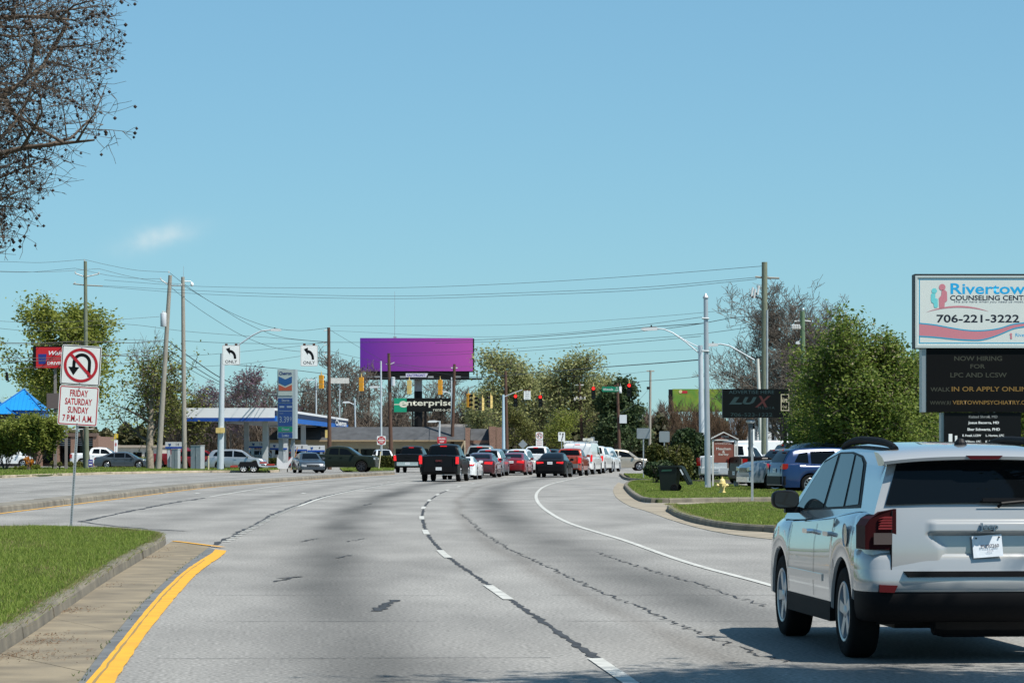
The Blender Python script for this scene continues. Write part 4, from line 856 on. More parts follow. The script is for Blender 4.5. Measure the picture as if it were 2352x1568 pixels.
    for s in (-1, 1):
        q = MB(); q.prism([(s * .42, .80), (s * .74, .84), (s * .74, .70), (s * .45, .68)], 1.98, 2.17, 'y'); q.build('headlight', M_HEAD, root)
    for i in range(7):
        q = MB(); q.box(-.34 + i * .10, -.28 + i * .10, 2.10, 2.185, .68, .80); q.build('grille_slot', M_BLACK, root)
big_suv()
# ================================================================== buildings
def roofmat(n, c): return mat(n, c, 0.9, var=0.25, vscale=1.5, bump=0.4, bscale=12)
M_SHING = roofmat('dark_shingle', (0.055, 0.058, 0.062)); M_TAN = mat('tan_render', (0.42, 0.36, 0.25), 0.85, var=0.08, vscale=0.7)
M_BRICK = mat('brick_far', (0.22, 0.13, 0.095), 0.9, var=0.35, vscale=14, bump=0.3, bscale=40); M_WBOARD = mat('white_siding', (0.62, 0.64, 0.63), 0.7, var=0.06, vscale=0.8)
def win(parent, x0, x1, z0, z1, y, fm=None):
    mb = MB(); mb.box(x0, x1, y - .06, y + .02, z0, z1); f = mb.build('window', fm or M_BLACK, parent)
    mb = MB(); mb.box(x0 + .06, x1 - .06, y - .075, y - .06, z0 + .06, z1 - .06); mb.build('pane', M_GLASS, f); return f
# long low commercial building
Yb = 300.0; X0, X1 = GX(606, Yb), GX(1066, Yb)
bl = thing('commercial_building', 'long low tan building with dark shingle roof behind the hedge', 'building', ((X0 + X1) / 2, Yb, 0)); hw = (X1 - X0) / 2
mb = MB(); mb.box(-hw + .4, hw, 0, 14, 0, 2.75); mb.build('wall', M_TAN, bl)
mb = MB(); e, t_ = 2.62, 3.98; vs = [(-hw, -1.0, e), (hw, -1.0, e), (hw, 15, e), (-hw, 15, e), (-hw + 1.6, 2.2, t_), (hw, 2.2, t_), (hw, 12, t_), (-hw + 1.6, 12, t_)]
mb.add(vs, [(0, 1, 5, 4), (1, 2, 6, 5), (2, 3, 7, 6), (3, 0, 4, 7), (4, 5, 6, 7), (0, 3, 2, 1)]); rf = mb.build('roof', M_SHING, bl)
mb = MB(); mb.box(-hw, hw, -1.06, -1.0, e - .12, e + .03); mb.build('fascia', mat('fascia_brown', (.30, .22, .13), .8), rf)
for i in range(11): win(bl, -hw + 1.0 + i * 1.75, -hw + 2.5 + i * 1.75, .3, 1.75, 0)
# brick gabled block
bb = thing('brick_building', 'brick building with dark mansard and raised brick end walls', 'building', (GX(1112, 292), 292, 0)); q = 292 / F
mb = MB(); mb.box(-41 * q, 40 * q, .5, 10, 0, 2.6); mb.build('wall', M_BRICK, bb)
mb = MB(); mb.add([(-32 * q, -.4, 1.56 + 2 * q), (14 * q, -.4, 1.56 + 2 * q), (14 * q, 2.5, 1.56 + 51 * q), (-32 * q, 2.5, 1.56 + 51 * q), (-32 * q, 8, 1.56 + 51 * q), (14 * q, 8, 1.56 + 51 * q)], [(0, 1, 2, 3), (3, 2, 5, 4)]); mb.build('roof', M_SHING, bb)
for x0, x1, zt in ((-43, -33, 53), (9, 27, 56), (28, 41, 54)):
    mb = MB(); mb.prism([(x0 * q if x0 < 0 else (x0 + 8) * q, 0), (x1 * q, 0), (x1 * q, 1.56 + zt * q), (x0 * q, 1.56 + zt * q)] if x0 != 28 else [(x0 * q, 0), (x1 * q, 0), (x1 * q, 1.56 + zt * q), (x0 * q, 1.56 + zt * q)], -.6, 6, 'y'); mb.build('brick_pier', M_BRICK, bb)
win(bb, -28 * q, -12 * q, .4, 1.5, .5); win(bb, -8 * q, 6 * q, .4, 1.5, .5)
# big grey roof behind
hb = thing('house', 'grey hip-roofed house behind the bare trees', 'house', (GX(1050, 370), 370, 0)); q = 370 / F
mb = MB(); mb.box(-62 * q, 62 * q, 0, 9, 0, 1.56 + 20 * q); mb.build('wall', M_TAN, hb)
mb = MB(); z0, z1 = 1.56 + 18 * q, 1.56 + 62 * q; mb.add([(-70 * q, -.6, z0), (72 * q, -.6, z0), (72 * q, 9.6, z0), (-70 * q, 9.6, z0), (-45 * q, 4.5, z1), (28 * q, 4.5, z1)], [(0, 1, 5, 4), (1, 2, 5), (2, 3, 4, 5), (3, 0, 4), (0, 3, 2, 1)]); mb.build('roof', roofmat('grey_shingle', (.13, .125, .12)), hb)
for i in range(4): win(hb, (-50 + i * 28) * q, (-36 + i * 28) * q, .8, 2.0, 0)
# fuel canopy
fc = thing('fuel_canopy', 'white and blue fuel station canopy on grey columns', 'canopy')
Ya, Yz = 245.0, 330.0; xa, xb = GX(425, Ya), GX(631, Ya); xc = GX(797, Yz); zt = CH + (H0 - 938) / F * Ya; zb_ = CH + (H0 - 967) / F * Ya
m_cw = mat('canopy_white', (.72, .74, .76), .45); m_cb = mat('canopy_blue', (.005, .055, .30), .4); m_cn = mat('canopy_navy', (.006, .018, .07), .4)
pl_ = [(xa, Ya), (xb, Ya), (xc, Yz), (xa + (xc - xb), Yz)]
mb = MB(); mb.prism(pl_, zb_ + .12, zt - .02, 'z'); mb.build('canopy_deck', mat('soffit_white', (.60, .62, .62), .6), fc)
def face(a, b_, z0, z1, off, m, nm):
    d = Vector((b_[0] - a[0], b_[1] - a[1], 0)).normalized(); n = Vector((d.y, -d.x, 0)) * off
    mb = MB(); mb.add([(a[0] + n.x, a[1] + n.y, z0), (b_[0] + n.x, b_[1] + n.y, z0), (b_[0] + n.x, b_[1] + n.y, z1), (a[0] + n.x, a[1] + n.y, z1), (a[0], a[1], z0), (b_[0], b_[1], z0), (b_[0], b_[1], z1), (a[0], a[1], z1)], [(0, 1, 2, 3), (4, 7, 6, 5), (0, 4, 5, 1), (3, 2, 6, 7), (0, 3, 7, 4), (1, 5, 6, 2)]); return mb.build(nm, m, fc)
hh = zt - zb_
face(pl_[0], pl_[1], zb_ + hh * .28, zt + .05, .12, m_cw, 'fascia'); face(pl_[0], pl_[1], zb_, zb_ + hh * .27, .13, m_cb, 'fascia_band')
face(pl_[1], pl_[2], zt - hh * .16, zt + .05, .14, m_cw, 'fascia'); face(pl_[1], pl_[2], zb_ + hh * .42, zt - hh * .17, .12, m_cn, 'fascia_band'); face(pl_[1], pl_[2], zb_, zb_ + hh * .41, .13, mat('canopy_bright_blue', (.01, .13, .50), .4), 'fascia_band')
d_ = (Vector((xc, Yz, 0)) - Vector((xb, Ya, 0))); L_ = d_.length; an = math.atan2(d_.y, d_.x)
tx = text('Chevron', fc, M_WHITE, (0, 0, 0), w=16.0, h=.62, bold=.03); p_ = Vector((xb, Ya, 0)) + d_ * .86; tx.location = (p_.x + .2, p_.y, (zt + zb_) / 2); tx.rotation_euler = (0, 0, an)
for i in range(5):
    f_ = .04 + i * .22; yy = Ya + (Yz - Ya) * f_; x_r = xb + (xc - xb) * f_
    for x in (x_r - 1.1, x_r - 4.6):
        mb = MB(); mb.box(x - .22, x + .22, yy - .22, yy + .22, 0, zb_ + .15); mb.build('column', mat('column_grey', (.42, .45, .47), .6), fc)
for u_, v_, n_, Y_ in ((592, 1021, '16', 252), (640, 1025, '12', 262), (686, 1028, '8', 272), (726, 1030, '4', 282), (400, 1022, '14', 256)):
    z = CH + (H0 - v_) / F * Y_; o = thing('fuel_pump', 'grey fuel pump %s, header panel numbered %s' % ({'16': 'behind the silver suv', '12': 'left of the price pylon post', '8': 'right of the price pylon', '4': 'behind the oncoming sedan', '14': 'behind the leaning pole'}[n_], n_), 'fuel pump', (GX(u_, Y_), Y_, 0), 0, 'fuel pumps under the canopy'); w2 = 20 * Y_ / F; h2 = 7.5 * Y_ / F
    mb = MB(); mb.box(-w2, w2, -.15, .15, z - h2, z + h2); hd = mb.build('header_panel', mat('pump_white', (.50, .53, .55), .5), o)
    mb = MB(); mb.box(-w2, w2, -.17, -.151, z - h2, z - h2 * .45); mb.build('blue_band', m_cb, hd); text(n_, hd, M_SIGNBLACK, (w2 * .4, -.16, z + h2 * .25), h=h2 * .8)
    mb = MB(); mb.prism([(-w2 * .62, z + h2 * .6), (-w2 * .48, z + h2 * .4), (-w2 * .34, z + h2 * .6), (-w2 * .34, z), (-w2 * .48, z - h2 * .3), (-w2 * .62, z)], -.165, -.151, 'y'); mb.build('chevron_mark', mat('logo_blue', (.01, .06, .22), .5), hd)
    for s in (-1, 1):
        mb = MB(); mb.box(s * w2 * .6 - .12, s * w2 * .6 + .12, -.12, .12, 0, z - h2); mb.build('post', M_STEELPALE, o)
    mb = MB(); mb.box(-w2 * .42, w2 * .42, -.3, .3, 0, 1.25); mb.build('pump_body', mat('pump_grey', (.3, .32, .34), .5), o)
# left brick restaurant with blue roof
br = thing('restaurant', 'brick restaurant with bright blue hipped metal roof', 'restaurant', (GX(50, 300), 300, 0)); q = 300 / F
m_blue = mat('blue_metal_roof', (.012, .24, .62), .35, 0.1, coat=.3, var=.06, vscale=.6)
mb = MB(); mb.box(-90 * q, 172 * q, 1.5, 14, 0, 3.0); mb.build('wall', M_BRICK, br)
def hip(x0, x1, y0, y1, z0, ax, ay, zt_, nm='roof'):
    mb = MB(); mb.add([(x0, y0, z0), (x1, y0, z0), (x1, y1, z0), (x0, y1, z0), (ax, ay, zt_)], [(0, 1, 4), (1, 2, 4), (2, 3, 4), (3, 0, 4), (0, 3, 2, 1)]); o = mb.build(nm, m_blue, br)
    for i in range(1, 12):
        f_ = i / 12; xx = x0 + (x1 - x0) * f_; g = (xx - x0) / (ax - x0) if xx < ax else (x1 - xx) / (x1 - ax); m2 = MB(); m2.cyl((xx, y0, z0 + .02), (xx, y0 + (ay - y0) * g * .98, z0 + (zt_ - z0) * g * .98 + .02), .035, n=4); m2.build('standing_seam', m_blue, o)
    for c_ in ((x0, y0), (x1, y0)):
        m2 = MB(); m2.cyl((*c_, z0 + .03), (ax, ay, zt_ + .03), .07, n=6); m2.build('ridge_cap', mat('ridge_blue', (.01, .12, .36), .4), o)
hip(-62 * q, 50 * q, -1.0, 5.0, 1.56 + 93 * q, 0, 1.5, 1.56 + 142 * q)
mb = MB(); mb.box(-58 * q, 46 * q, -.6, 4.5, 3.0, 1.56 + 93 * q); mb.build('tower', mat('blue_band', (.01, .10, .34), .5), br)
hip(-130 * q, -8 * q, -2.4, 4.0, 1.56 + 84 * q, -55 * q, 1.0, 1.56 + 112 * q)
mb = MB(); mb.box(-120 * q, -12 * q, -2.0, 3.6, 2.5, 1.56 + 84 * q); mb.build('frieze', mat('dark_brown_wall', (.05, .03, .03), .8), br)
for u_ in (88, 128, 168, 219):
    mb = MB(); x = (u_ - 50) * q; mb.box(x - .28, x + .28, .2, 1.6, 0, 3.1); mb.build('brick_column', M_BRICK, br)
for x0, x1 in ((94, 122), (134, 162), (174, 214)):
    win(br, (x0 - 50) * q, (x1 - 50) * q, .3, 2.5, 1.48)
    for i in range(4):
        mb = MB(); mb.box((x0 - 50) * q, (x1 - 50) * q, .6, .75, 2.1 + i * .2, 2.2 + i * .2); mb.build('awning_slat', mat('slat_grey', (.22, .23, .24), .6), br)
mb = MB(); mb.box((60 - 50) * q, 172 * q, .1, 1.6, 3.0, 3.35); mb.build('parapet', mat('parapet_brown', (.13, .085, .065), .8), br)
# tan shop far left
ts = thing('shop', 'low tan shop building behind the left tree trunk', 'building', (GX(290, 345), 345, 0)); q = 345 / F
mb = MB(); mb.box(-75 * q, 75 * q, 0, 8, 0, 1.56 + 8 * q); mb.build('wall', mat('pale_wall', (.50, .46, .40), .8, var=.08), ts)
mb = MB(); mb.box(-78 * q, 78 * q, -.3, 8.3, 1.56 + 8 * q, 1.56 + 13 * q); mb.build('parapet', mat('parapet_tan', (.36, .30, .24), .8), ts)
for i in range(5): win(ts, (-65 + i * 27) * q, (-45 + i * 27) * q, .3, 1.4, 0)
# white panelled building on the right
wb_ = thing('office_building', 'white panelled office with dark vertical windows behind the service truck', 'building', (GX(1775, 205), 205, 0)); q = 205 / F
mb = MB(); mb.box(-80 * q, 90 * q, 0, 9, 0, 1.56 + 78 * q); mb.build('wall', M_WBOARD, wb_)
for x0, x1 in ((-48, -42), (-20, -14), (-2, 3), (18, 24), (36, 41), (56, 62)): win(wb_, x0 * q, x1 * q, .5, 1.56 + 68 * q, 0)
for x in (-55, -32, -8, 12, 30, 48):
    mb = MB(); mb.box(x * q - .12, x * q + .12, -.12, 0, 0, 1.56 + 76 * q); mb.build('pilaster', M_WBOARD, wb_)
mb = MB(); mb.box(-84 * q, 94 * q, -.5, 9.3, 1.56 + 78 * q, 1.56 + 86 * q); mb.build('roof_edge', mat('dark_fascia', (.05, .05, .055), .6), wb_)
# small house deep in the trees beyond the junction
sh = thing('house', 'dark house glimpsed through the trees right of the junction', 'house', (GX(1395, 400), 400, 0)); q = 400 / F
mb = MB(); mb.box(-35 * q, 35 * q, 0, 7, 0, 1.56 + 28 * q); mb.build('wall', mat('grey_wall', (.16, .15, .15), .8), sh)
mb = MB(); mb.prism([(-40 * q, 1.56 + 26 * q), (40 * q, 1.56 + 26 * q), (0, 1.56 + 52 * q)], -.5, 7.5, 'y'); mb.build('roof', M_SHING, sh); win(sh, 0, 18 * q, .8, 2.6, 0)

# ================================================================== signs
def lz(v, Y): return CH + (H0 - v) / F * Y
# --- no U-turn sign in the near median
b0 = G(163, 1210, 0.12); Ys = b0.y
s1 = thing('no_u_turn_sign', 'leaning no U-turn sign with weekend hours plate on the near-left median', 'traffic sign', b0); s1.rotation_euler = (0, R(3.6), 0)
mb = MB(); mb.box(-.022, .022, -.022, .022, -.1, 3.4); pst = mb.build('post', M_GALV, s1)
mb = MB()
for i in range(105):
    z = .06 + i * .0318; mb.add([(-.008, -.0235, z), (.008, -.0235, z), (.008, -.0235, z + .014), (-.008, -.0235, z + .014)], [(0, 1, 2, 3)])
mb.build('perforations', M_SIGNBLACK, pst)['kind'] = 'stuff'
def plate(root, x0, x1, z0, z1, y, r, m=None, name='sign_panel', th=.006):
    mb = MB(); mb.prism(rrect(x0, x1, z0, z1, r), y, y + th, 'y'); return mb.build(name, m or M_SIGNWHITE, root)
def border(pan, x0, x1, z0, z1, y, r, wd, ins, m, name='border'):
    mb = MB(); ringpoly(mb, rrect(x0 + ins, x1 - ins, z0 + ins, z1 - ins, r), rrect(x0 + ins + wd, x1 - ins - wd, z0 + ins + wd, z1 - ins - wd, max(r - wd, .004)), y - .0015, y - .0005, 'y'); return mb.build(name, m, pan)
def uturn(pan, cx, cz, S, y):            # black U-turn arrow under a red ring and slash
    mb = MB(); o = []; i_ = []
    R0, R1 = .235 * S, .155 * S
    for k_ in range(17):
        a = math.pi * k_ / 16; o.append((cx + .02 * S + R0 * math.cos(a), cz + .07 * S + R0 * math.sin(a))); i_.append((cx + .02 * S + R1 * math.cos(a), cz + .07 * S + R1 * math.sin(a)))
    o = [(o[0][0], cz - .28 * S)] + o + [(o[-1][0], cz - .06 * S)]; i_ = [(i_[0][0], cz - .28 * S)] + i_ + [(i_[-1][0], cz - .06 * S)]
    n = len(o); mb.add([(a, y - .002, b_) for a, b_ in o + i_], [(j, j + 1, n + j + 1, n + j) for j in range(n - 1)])
    ax = (o[-1][0] + i_[-1][0]) / 2; mb.add([(ax - .14 * S, y - .002, cz - .05 * S), (ax + .14 * S, y - .002, cz - .05 * S), (ax, y - .002, cz - .26 * S)], [(0, 1, 2)]); mb.build('arrow', M_SIGNBLACK, pan)
    mb = MB(); ringpoly(mb, circ(cx, cz, .43 * S, 40), circ(cx, cz, .36 * S, 40), y - .004, y - .003, 'y'); mb.build('red_ring', M_SIGNRED, pan)
    M = Matrix.Translation((cx, 0, cz)) @ Matrix.Rotation(R(45), 4, 'Y'); mb = MB(); mb.box(-.385 * S, .385 * S, y - .0055, y - .0045, -.036 * S, .036 * S, 0, M); mb.build('red_slash', M_SIGNRED, pan)
zc = 3.06; hs_ = .375; p = plate(s1, -hs_, hs_, zc - hs_, zc + hs_, -.032, .045); border(p, -hs_, hs_, zc - hs_, zc + hs_, -.032, .03, .014, .012, M_SIGNBLACK); uturn(p, 0, zc, .75, -.032)
zc = 2.295; p = plate(s1, -hs_, hs_, zc - hs_, zc + hs_, -.032, .045); border(p, -hs_, hs_, zc - hs_, zc + hs_, -.032, .035, .018, .014, M_SIGNRED)
for i, (s_, w_) in enumerate((('FRIDAY', .34), ('SATURDAY', .51), ('SUNDAY', .39), ('7 P.M.-1 A.M.', .57))): text(s_, p, M_SIGNRED, (0, -.034, zc + .235 - i * .158), w=w_, h=.125, bold=.022)
for zz in (3.39, 2.73, 2.63, 1.96):
    mb = MB(); mb.cyl((0, -.042, zz), (0, -.03, zz), .012, n=8); mb.build('bolt', M_GALV, s1)
# --- counselling centre pylon
Yr = 62.0; k = F / Yr
rs = thing('pylon_sign', 'counselling centre pylon with white cabinet over a black message board', 'sign', (GX(2245, Yr), Yr, 0)); lx = lambda u_: (u_ - 2245) / k
m_cab = mat('cabinet_black', (.006, .007, .008), .5, spec=.2); m_alu = mat('cabinet_alu', (.30, .34, .36), .4, .5); m_face = mat('sign_face', (.62, .66, .63), .35, var=.02, vscale=1); m_teal = mat('print_teal', (.012, .32, .50), .4); m_bluep = mat('print_blue', (.01, .36, .68), .4); m_pink = mat('print_pink', (.55, .20, .24), .4); m_aqua = mat('print_aqua', (.16, .58, .60), .4); m_ink = mat('print_ink', (.006, .008, .02), .4)
xl, xr_, z0, z1 = lx(2101), lx(2402), lz(800, Yr), lz(629, Yr)
mb = MB(); mb.box(xl, xr_, 0, .45, z0, z1); cab = mb.build('cabinet', m_cab, rs)
mb = MB(); ringpoly(mb, [(xl + .008, z0 + .01), (xr_ - .008, z0 + .01), (xr_ - .008, z1 - .035), (xl + .008, z1 - .035)], [(xl + .055, z0 + .07), (xr_ - .055, z0 + .07), (xr_ - .055, z1 - .075), (xl + .055, z1 - .075)], -.03, 0, 'y'); mb.build('retainer', mat('retainer_pale', (.55, .60, .58), .35, .3), cab)
mb = MB(); mb.box(xl + .055, xr_ - .055, -.012, -.001, z0 + .07, z1 - .075); fcx = mb.build('sign_face', m_face, rs)
y = -.014; bx0, bx1, bz0, bz1 = xl + .085, xr_ - .085, z0 + .10, z1 - .105
mb = MB(); ringpoly(mb, [(bx0, bz0), (bx1, bz0), (bx1, bz1), (bx0, bz1)], [(bx0 + .02, bz0 + .02), (bx1 - .02, bz0 + .02), (bx1 - .02, bz1 - .02), (bx0 + .02, bz1 - .02)], y, y + .001, 'y'); mb.build('border', m_teal, fcx)
zz = lambda yy: lz(588 + yy / 8.0, Yr); xx = lambda q_: lx(2058 + q_ / 8.0)
up = [(420, 1245), (700, 1275), (1000, 1330), (1300, 1375), (1600, 1380), (1900, 1340), (2150, 1265), (2340, 1240), (2680, 1225)]; lo = [(420, 1460), (700, 1478), (1000, 1508), (1300, 1530), (1550, 1530), (1800, 1468), (2000, 1388), (2150, 1325), (2340, 1290), (2680, 1262)]
xs = np.linspace(425, 2660, 60); uy = ssum(xs, up); ly = ssum(xs, lo)
def stripe(a, b_, yy, m, nm):
    n = len(xs); mb = MB(); mb.add([(xx(xs[i]), yy, zz(a[i])) for i in range(n)] + [(xx(xs[i]), yy, zz(b_[i])) for i in range(n)], [(i, i + 1, n + i + 1, n + i) for i in range(n - 1)]); mb.build(nm, m, fcx)
stripe(uy, ly, y - .001, m_pink, 'pink_wave'); stripe(uy - 22, uy, y - .002, m_teal, 'wave_edge'); stripe(ly, ly + 22, y - .002, m_teal, 'wave_edge')
xs = np.linspace(560, 1700, 40); cv = 930 + 100 * ((xs - 1150) / 590) ** 2; th = 16 * (1 - ((xs - 1130) / 590) ** 2).clip(.05, 1); stripe(cv - th, cv + th, y - .001, m_pink, 'pink_arc')
def figure(pts, head, m):
    n = MB(); n.prism([(xx(a), zz(b_)) for a, b_ in circ(head[0], head[1], head[2], 24)], y - .003, y - .0015, 'y'); n.prism([(xx(a), zz(b_)) for a, b_ in pts], y - .003, y - .0015, 'y'); n.build('logo_figure', m, fcx)
figure([(690, 680), (720, 690), (722, 770), (765, 790), (768, 930), (740, 950), (700, 945), (688, 870), (650, 850), (640, 800), (642, 700), (665, 682)], (702, 640, 50), m_aqua)
figure([(845, 622), (900, 625), (935, 660), (940, 820), (895, 855), (888, 945), (795, 945), (788, 770), (832, 720), (836, 650)], (848, 572, 60), m_pink)
text('Rivertown', fcx, m_bluep, (lx(2279), y, lz(663, Yr)), w=192 / k, h=25 / k, bold=.018); text('COUNSELING CENTER', fcx, m_ink, (lx(2277), y, lz(684, Yr)), w=190 / k, h=11.5 / k, bold=.02); text('We are here when you need us most.', fcx, mat('print_grey', (.08, .10, .14), .5), (lx(2271), y, lz(693.5, Yr)), w=160 / k, h=7 / k, shear=.25)
text('706-221-3222', fcx, m_ink, (lx(2246), y, lz(731.5, Yr)), w=190 / k, h=18.5 / k, bold=.02); text('Rivertown', fcx, m_bluep, (lx(2357), y, lz(769, Yr)), w=50 / k, h=8 / k); 
n = MB(); n.prism([(xx(a), zz(b_)) for a, b_ in circ(2110, 1435, 22, 14)], y - .003, y - .0015, 'y'); n.prism([(xx(a), zz(b_)) for a, b_ in ((2095, 1460), (2130, 1460), (2132, 1520), (2100, 1525))], y - .003, y - .0015, 'y'); n.build('logo_figure', m_pink, fcx)
mb = MB(); mb.box(lx(2128), lx(2385), .02, .42, lz(946, Yr), z0 - .004); led = mb.build('message_board', mat('led_black', (.003, .0035, .004), .6, spec=.12), rs)
mb = MB(); mb.box(lx(2118), lx(2128) - .002, .03, .43, lz(946, Yr), z0 - .005); mb.build('board_side', m_alu, led)
m_dim = mat('led_dim', (.028, .030, .018), .6); m_lit = mat('led_amber', (.17, .095, .015), .6, emit=.02)
for s_, u_, v_, w_, h_, m_ in (('NOW HIRING', 2247, 823, 110, 11, m_dim), ('FOR', 2246, 841, 34, 10, m_dim), ('LPC AND LCSW', 2248, 861, 130, 11, m_dim), ('WALK', 2160, 894, 46, 10, m_dim), ('IN OR APPLY ONLINE', 2278, 893, 184, 11, m_lit), ('WWW.RI', 2160, 925, 48, 9, m_dim), ('VERTOWNPSYCHIATRY.COM', 2283, 924, 190, 9.5, m_lit)):
    text(s_, led, m_, (lx(u_), .017, lz(v_, Yr)), w=w_ / k, h=h_ / k, bold=.02)
mb = MB(); mb.box(lx(2170), lx(2346), .05, .40, .05, lz(947, Yr)); nm_ = mb.build('name_panel', mat('name_panel', (.005, .006, .007), .5, spec=.15), rs)
for s_, u_, v_, w_, m_ in (('Kaizad Shroff, MD', 2259, 957, 66, mat('faded_white', (.2, .21, .21), .5)), ('Josue Becerra, MD', 2260, 971, 71, M_WHITE), ('Sher Schwartz, PHD', 2260, 986, 75, M_WHITE), ('E. Foxall, LCSW', 2233, 1000, 43, M_WHITE), ('L. Horton, LPC', 2286, 1000, 42, M_WHITE), ('F. Williams, LPC', 2232, 1014, 44, M_WHITE), ('K. Stewart, LPC', 2287, 1014, 45, M_WHITE)):
    text(s_, nm_, m_, (lx(u_), .047, lz(v_, Yr)), w=w_ / k, h=(7.5 if v_ < 995 else 6) / k, bold=.025)
mb = MB(); mb.box(lx(2163), lx(2170) - .002, .1, .38, .05, lz(947, Yr)); mb.build('panel_side', m_alu, nm_)
for u_, w_, h_ in ((2183, 8, 22), (2196, 5, 18)):
    pb = thing('bollard_sign', 'thin white marker board left of the name panel' if u_ < 2190 else 'narrow white marker beside the taller one', 'marker', (GX(u_, 58), 58, .1)); mb = MB(); mb.box(-w_ / 236, w_ / 236, -.02, .02, 0, lz(1018 - h_, 58) - .1); mb.build('board', M_WHITE, pb)
# --- LED advert sign by the car park
Yl = 128.0; k = F / Yl; lx = lambda u_: (u_ - 1735) / k
ls = thing('led_sign', 'dark advertising screen on a fluted post behind the brown sign', 'sign', (GX(1735, Yl), Yl, 0))
mb = MB(); mb.box(lx(1660), lx(1811), 0, .5, lz(959, Yl), lz(893, Yl)); sc_ = mb.build('screen', mat('screen_dark', (.004, .006, .006), .5, spec=.15), ls)
m_lt = mat('screen_teal', (.008, .035, .038), .7); m_lr = mat('screen_red', (.05, .007, .006), .7)
text('ADVERTISE HERE', sc_, mat('screen_dimteal', (.02, .05, .055), .5), (lx(1726), -.006, lz(900, Yl)), w=104 / k, h=8 / k); text('L', sc_, m_lt, (lx(1690), -.006, lz(920, Yl)), w=31 / k, h=17 / k, bold=.05, shear=.3); text('U', sc_, m_lt, (lx(1722), -.006, lz(920, Yl)), w=32 / k, h=17 / k, bold=.05, shear=.3); text('X', sc_, m_lr, (lx(1752), -.006, lz(922, Yl)), w=36 / k, h=26 / k, bold=.02, shear=.3); text('MEDIA', sc_, m_lt, (lx(1760), -.006, lz(936, Yl)), w=38 / k, h=6 / k, space=1.5); text('706-523-1222', sc_, m_lt, (lx(1726), -.006, lz(952, Yl)), w=96 / k, h=8 / k)
mb = MB(); mb.cyl((lx(1725), .25, 0), (lx(1725), .25, lz(968, Yl)), .085, n=12)
for i in range(10): a = 2 * math.pi * i / 10; mb.cyl((lx(1725) + .085 * math.cos(a), .25 + .085 * math.sin(a), .2), (lx(1725) + .085 * math.cos(a), .25 + .085 * math.sin(a), lz(972, Yl)), .016, n=5)
mb.build('post', mat('post_grey', (.10, .12, .13), .5), ls); mb = MB(); mb.lathe([(.10, 0), (.20, .06), (.20, .12), (.14, .16)], 12, 'z', (lx(1725), .25, lz(972, Yl))); mb.build('capital', M_STEELPALE, ls)
ks = thing('cafe_sign', 'small black cafe sign with pale frame beside the advertising screen', 'sign', (GX(1803, 124), 124, 0)); k = F / 124.
mb = MB(); mb.box(-10 / k, 10 / k, 0, .15, lz(944, 124), lz(904, 124)); kp = mb.build('panel', M_SIGNBLACK, ks); m_cr = mat('cream_print', (.66, .60, .40), .5)
mb = MB(); ringpoly(mb, [(-9.5 / k, lz(943, 124)), (9.5 / k, lz(943, 124)), (9.5 / k, lz(905, 124)), (-9.5 / k, lz(905, 124))], [(-8 / k, lz(941.5, 124)), (8 / k, lz(941.5, 124)), (8 / k, lz(906.5, 124)), (-8 / k, lz(906.5, 124))], -.01, 0, 'y'); mb.build('frame', m_cr, kp); text('kirts', kp, m_cr, (0, -.006, lz(918, 124)), w=15 / k, h=12 / k, bold=.01); text('Grill', kp, m_cr, (-1 / k, -.006, lz(934, 124)), w=11 / k, h=7 / k, shear=.3)
mb = MB(); mb.box(-.06, .06, .02, .14, 0, lz(944, 124)); mb.build('post', M_BLACK, ks)
# --- brown attorneys' sign
Ym = 122.0; k = F / Ym; bs = thing('attorney_sign', 'brown gabled attorneys sign with white posts behind the hydrant', 'sign', (GX(1666, Ym), Ym, .1)); lx = lambda u_: (u_ - 1666) / k; zf = lambda v_: lz(v_, Ym) - .1; m_br = mat('sign_brown', (.20, .065, .045), .7, var=.1)
mb = MB(); mb.box(lx(1640), lx(1686), -.03, .05, zf(1062), zf(1014)); bp_ = mb.build('panel', m_br, bs)
mb = MB(); mb.prism([(lx(1636), zf(1008)), (lx(1692), zf(1008)), (lx(1664), zf(994))], -.05, .08, 'y'); gb = mb.build('gable', m_br, bs)
for a, b_ in (((1633, 1005.5), (1662, 991)), ((1662, 991), (1696, 1007.5))):
    mb = MB(); mb.prism([(lx(a[0]), zf(a[1])), (lx(b_[0]), zf(b_[1])), (lx(b_[0]), zf(b_[1] + 2.5)), (lx(a[0]), zf(a[1] + 2.5))], -.12, .12, 'y'); mb.build('roof_trim', mat('trim_white', (.6, .6, .57), .6), bs)
for u_ in (1637.5, 1688, 1693):
    mb = MB(); mb.box(lx(u_ - 1.8), lx(u_ + 1.8), -.05, .06, 0, zf(1009)); mb.build('post', mat('trim_white', (.6, .6, .57), .6), bs)
mb = MB(); mb.box(lx(1638), lx(1690), -.06, -.03, zf(1011.5), zf(1008.5)); mb.build('beam', mat('trim_white', (.6, .6, .57), .6), bs)
m_sw = mat('sign_cream', (.62, .60, .56), .6); text('5704', gb, m_sw, (lx(1665), -.052, zf(1002.5)), w=17 / k, h=5.5 / k, bold=.02); text('ATTORNEYS AT LAW', bp_, m_sw, (lx(1662), -.033, zf(1018.5)), w=38 / k, h=3.2 / k)
for s_, v_, w_ in (('Meacham', 1030, 34), ('&', 1037, 6), ('Earley', 1043.5, 23)): text(s_, bp_, m_sw, (lx(1662), -.033, zf(v_)), w=w_ / k, h=6 / k, bold=.02)
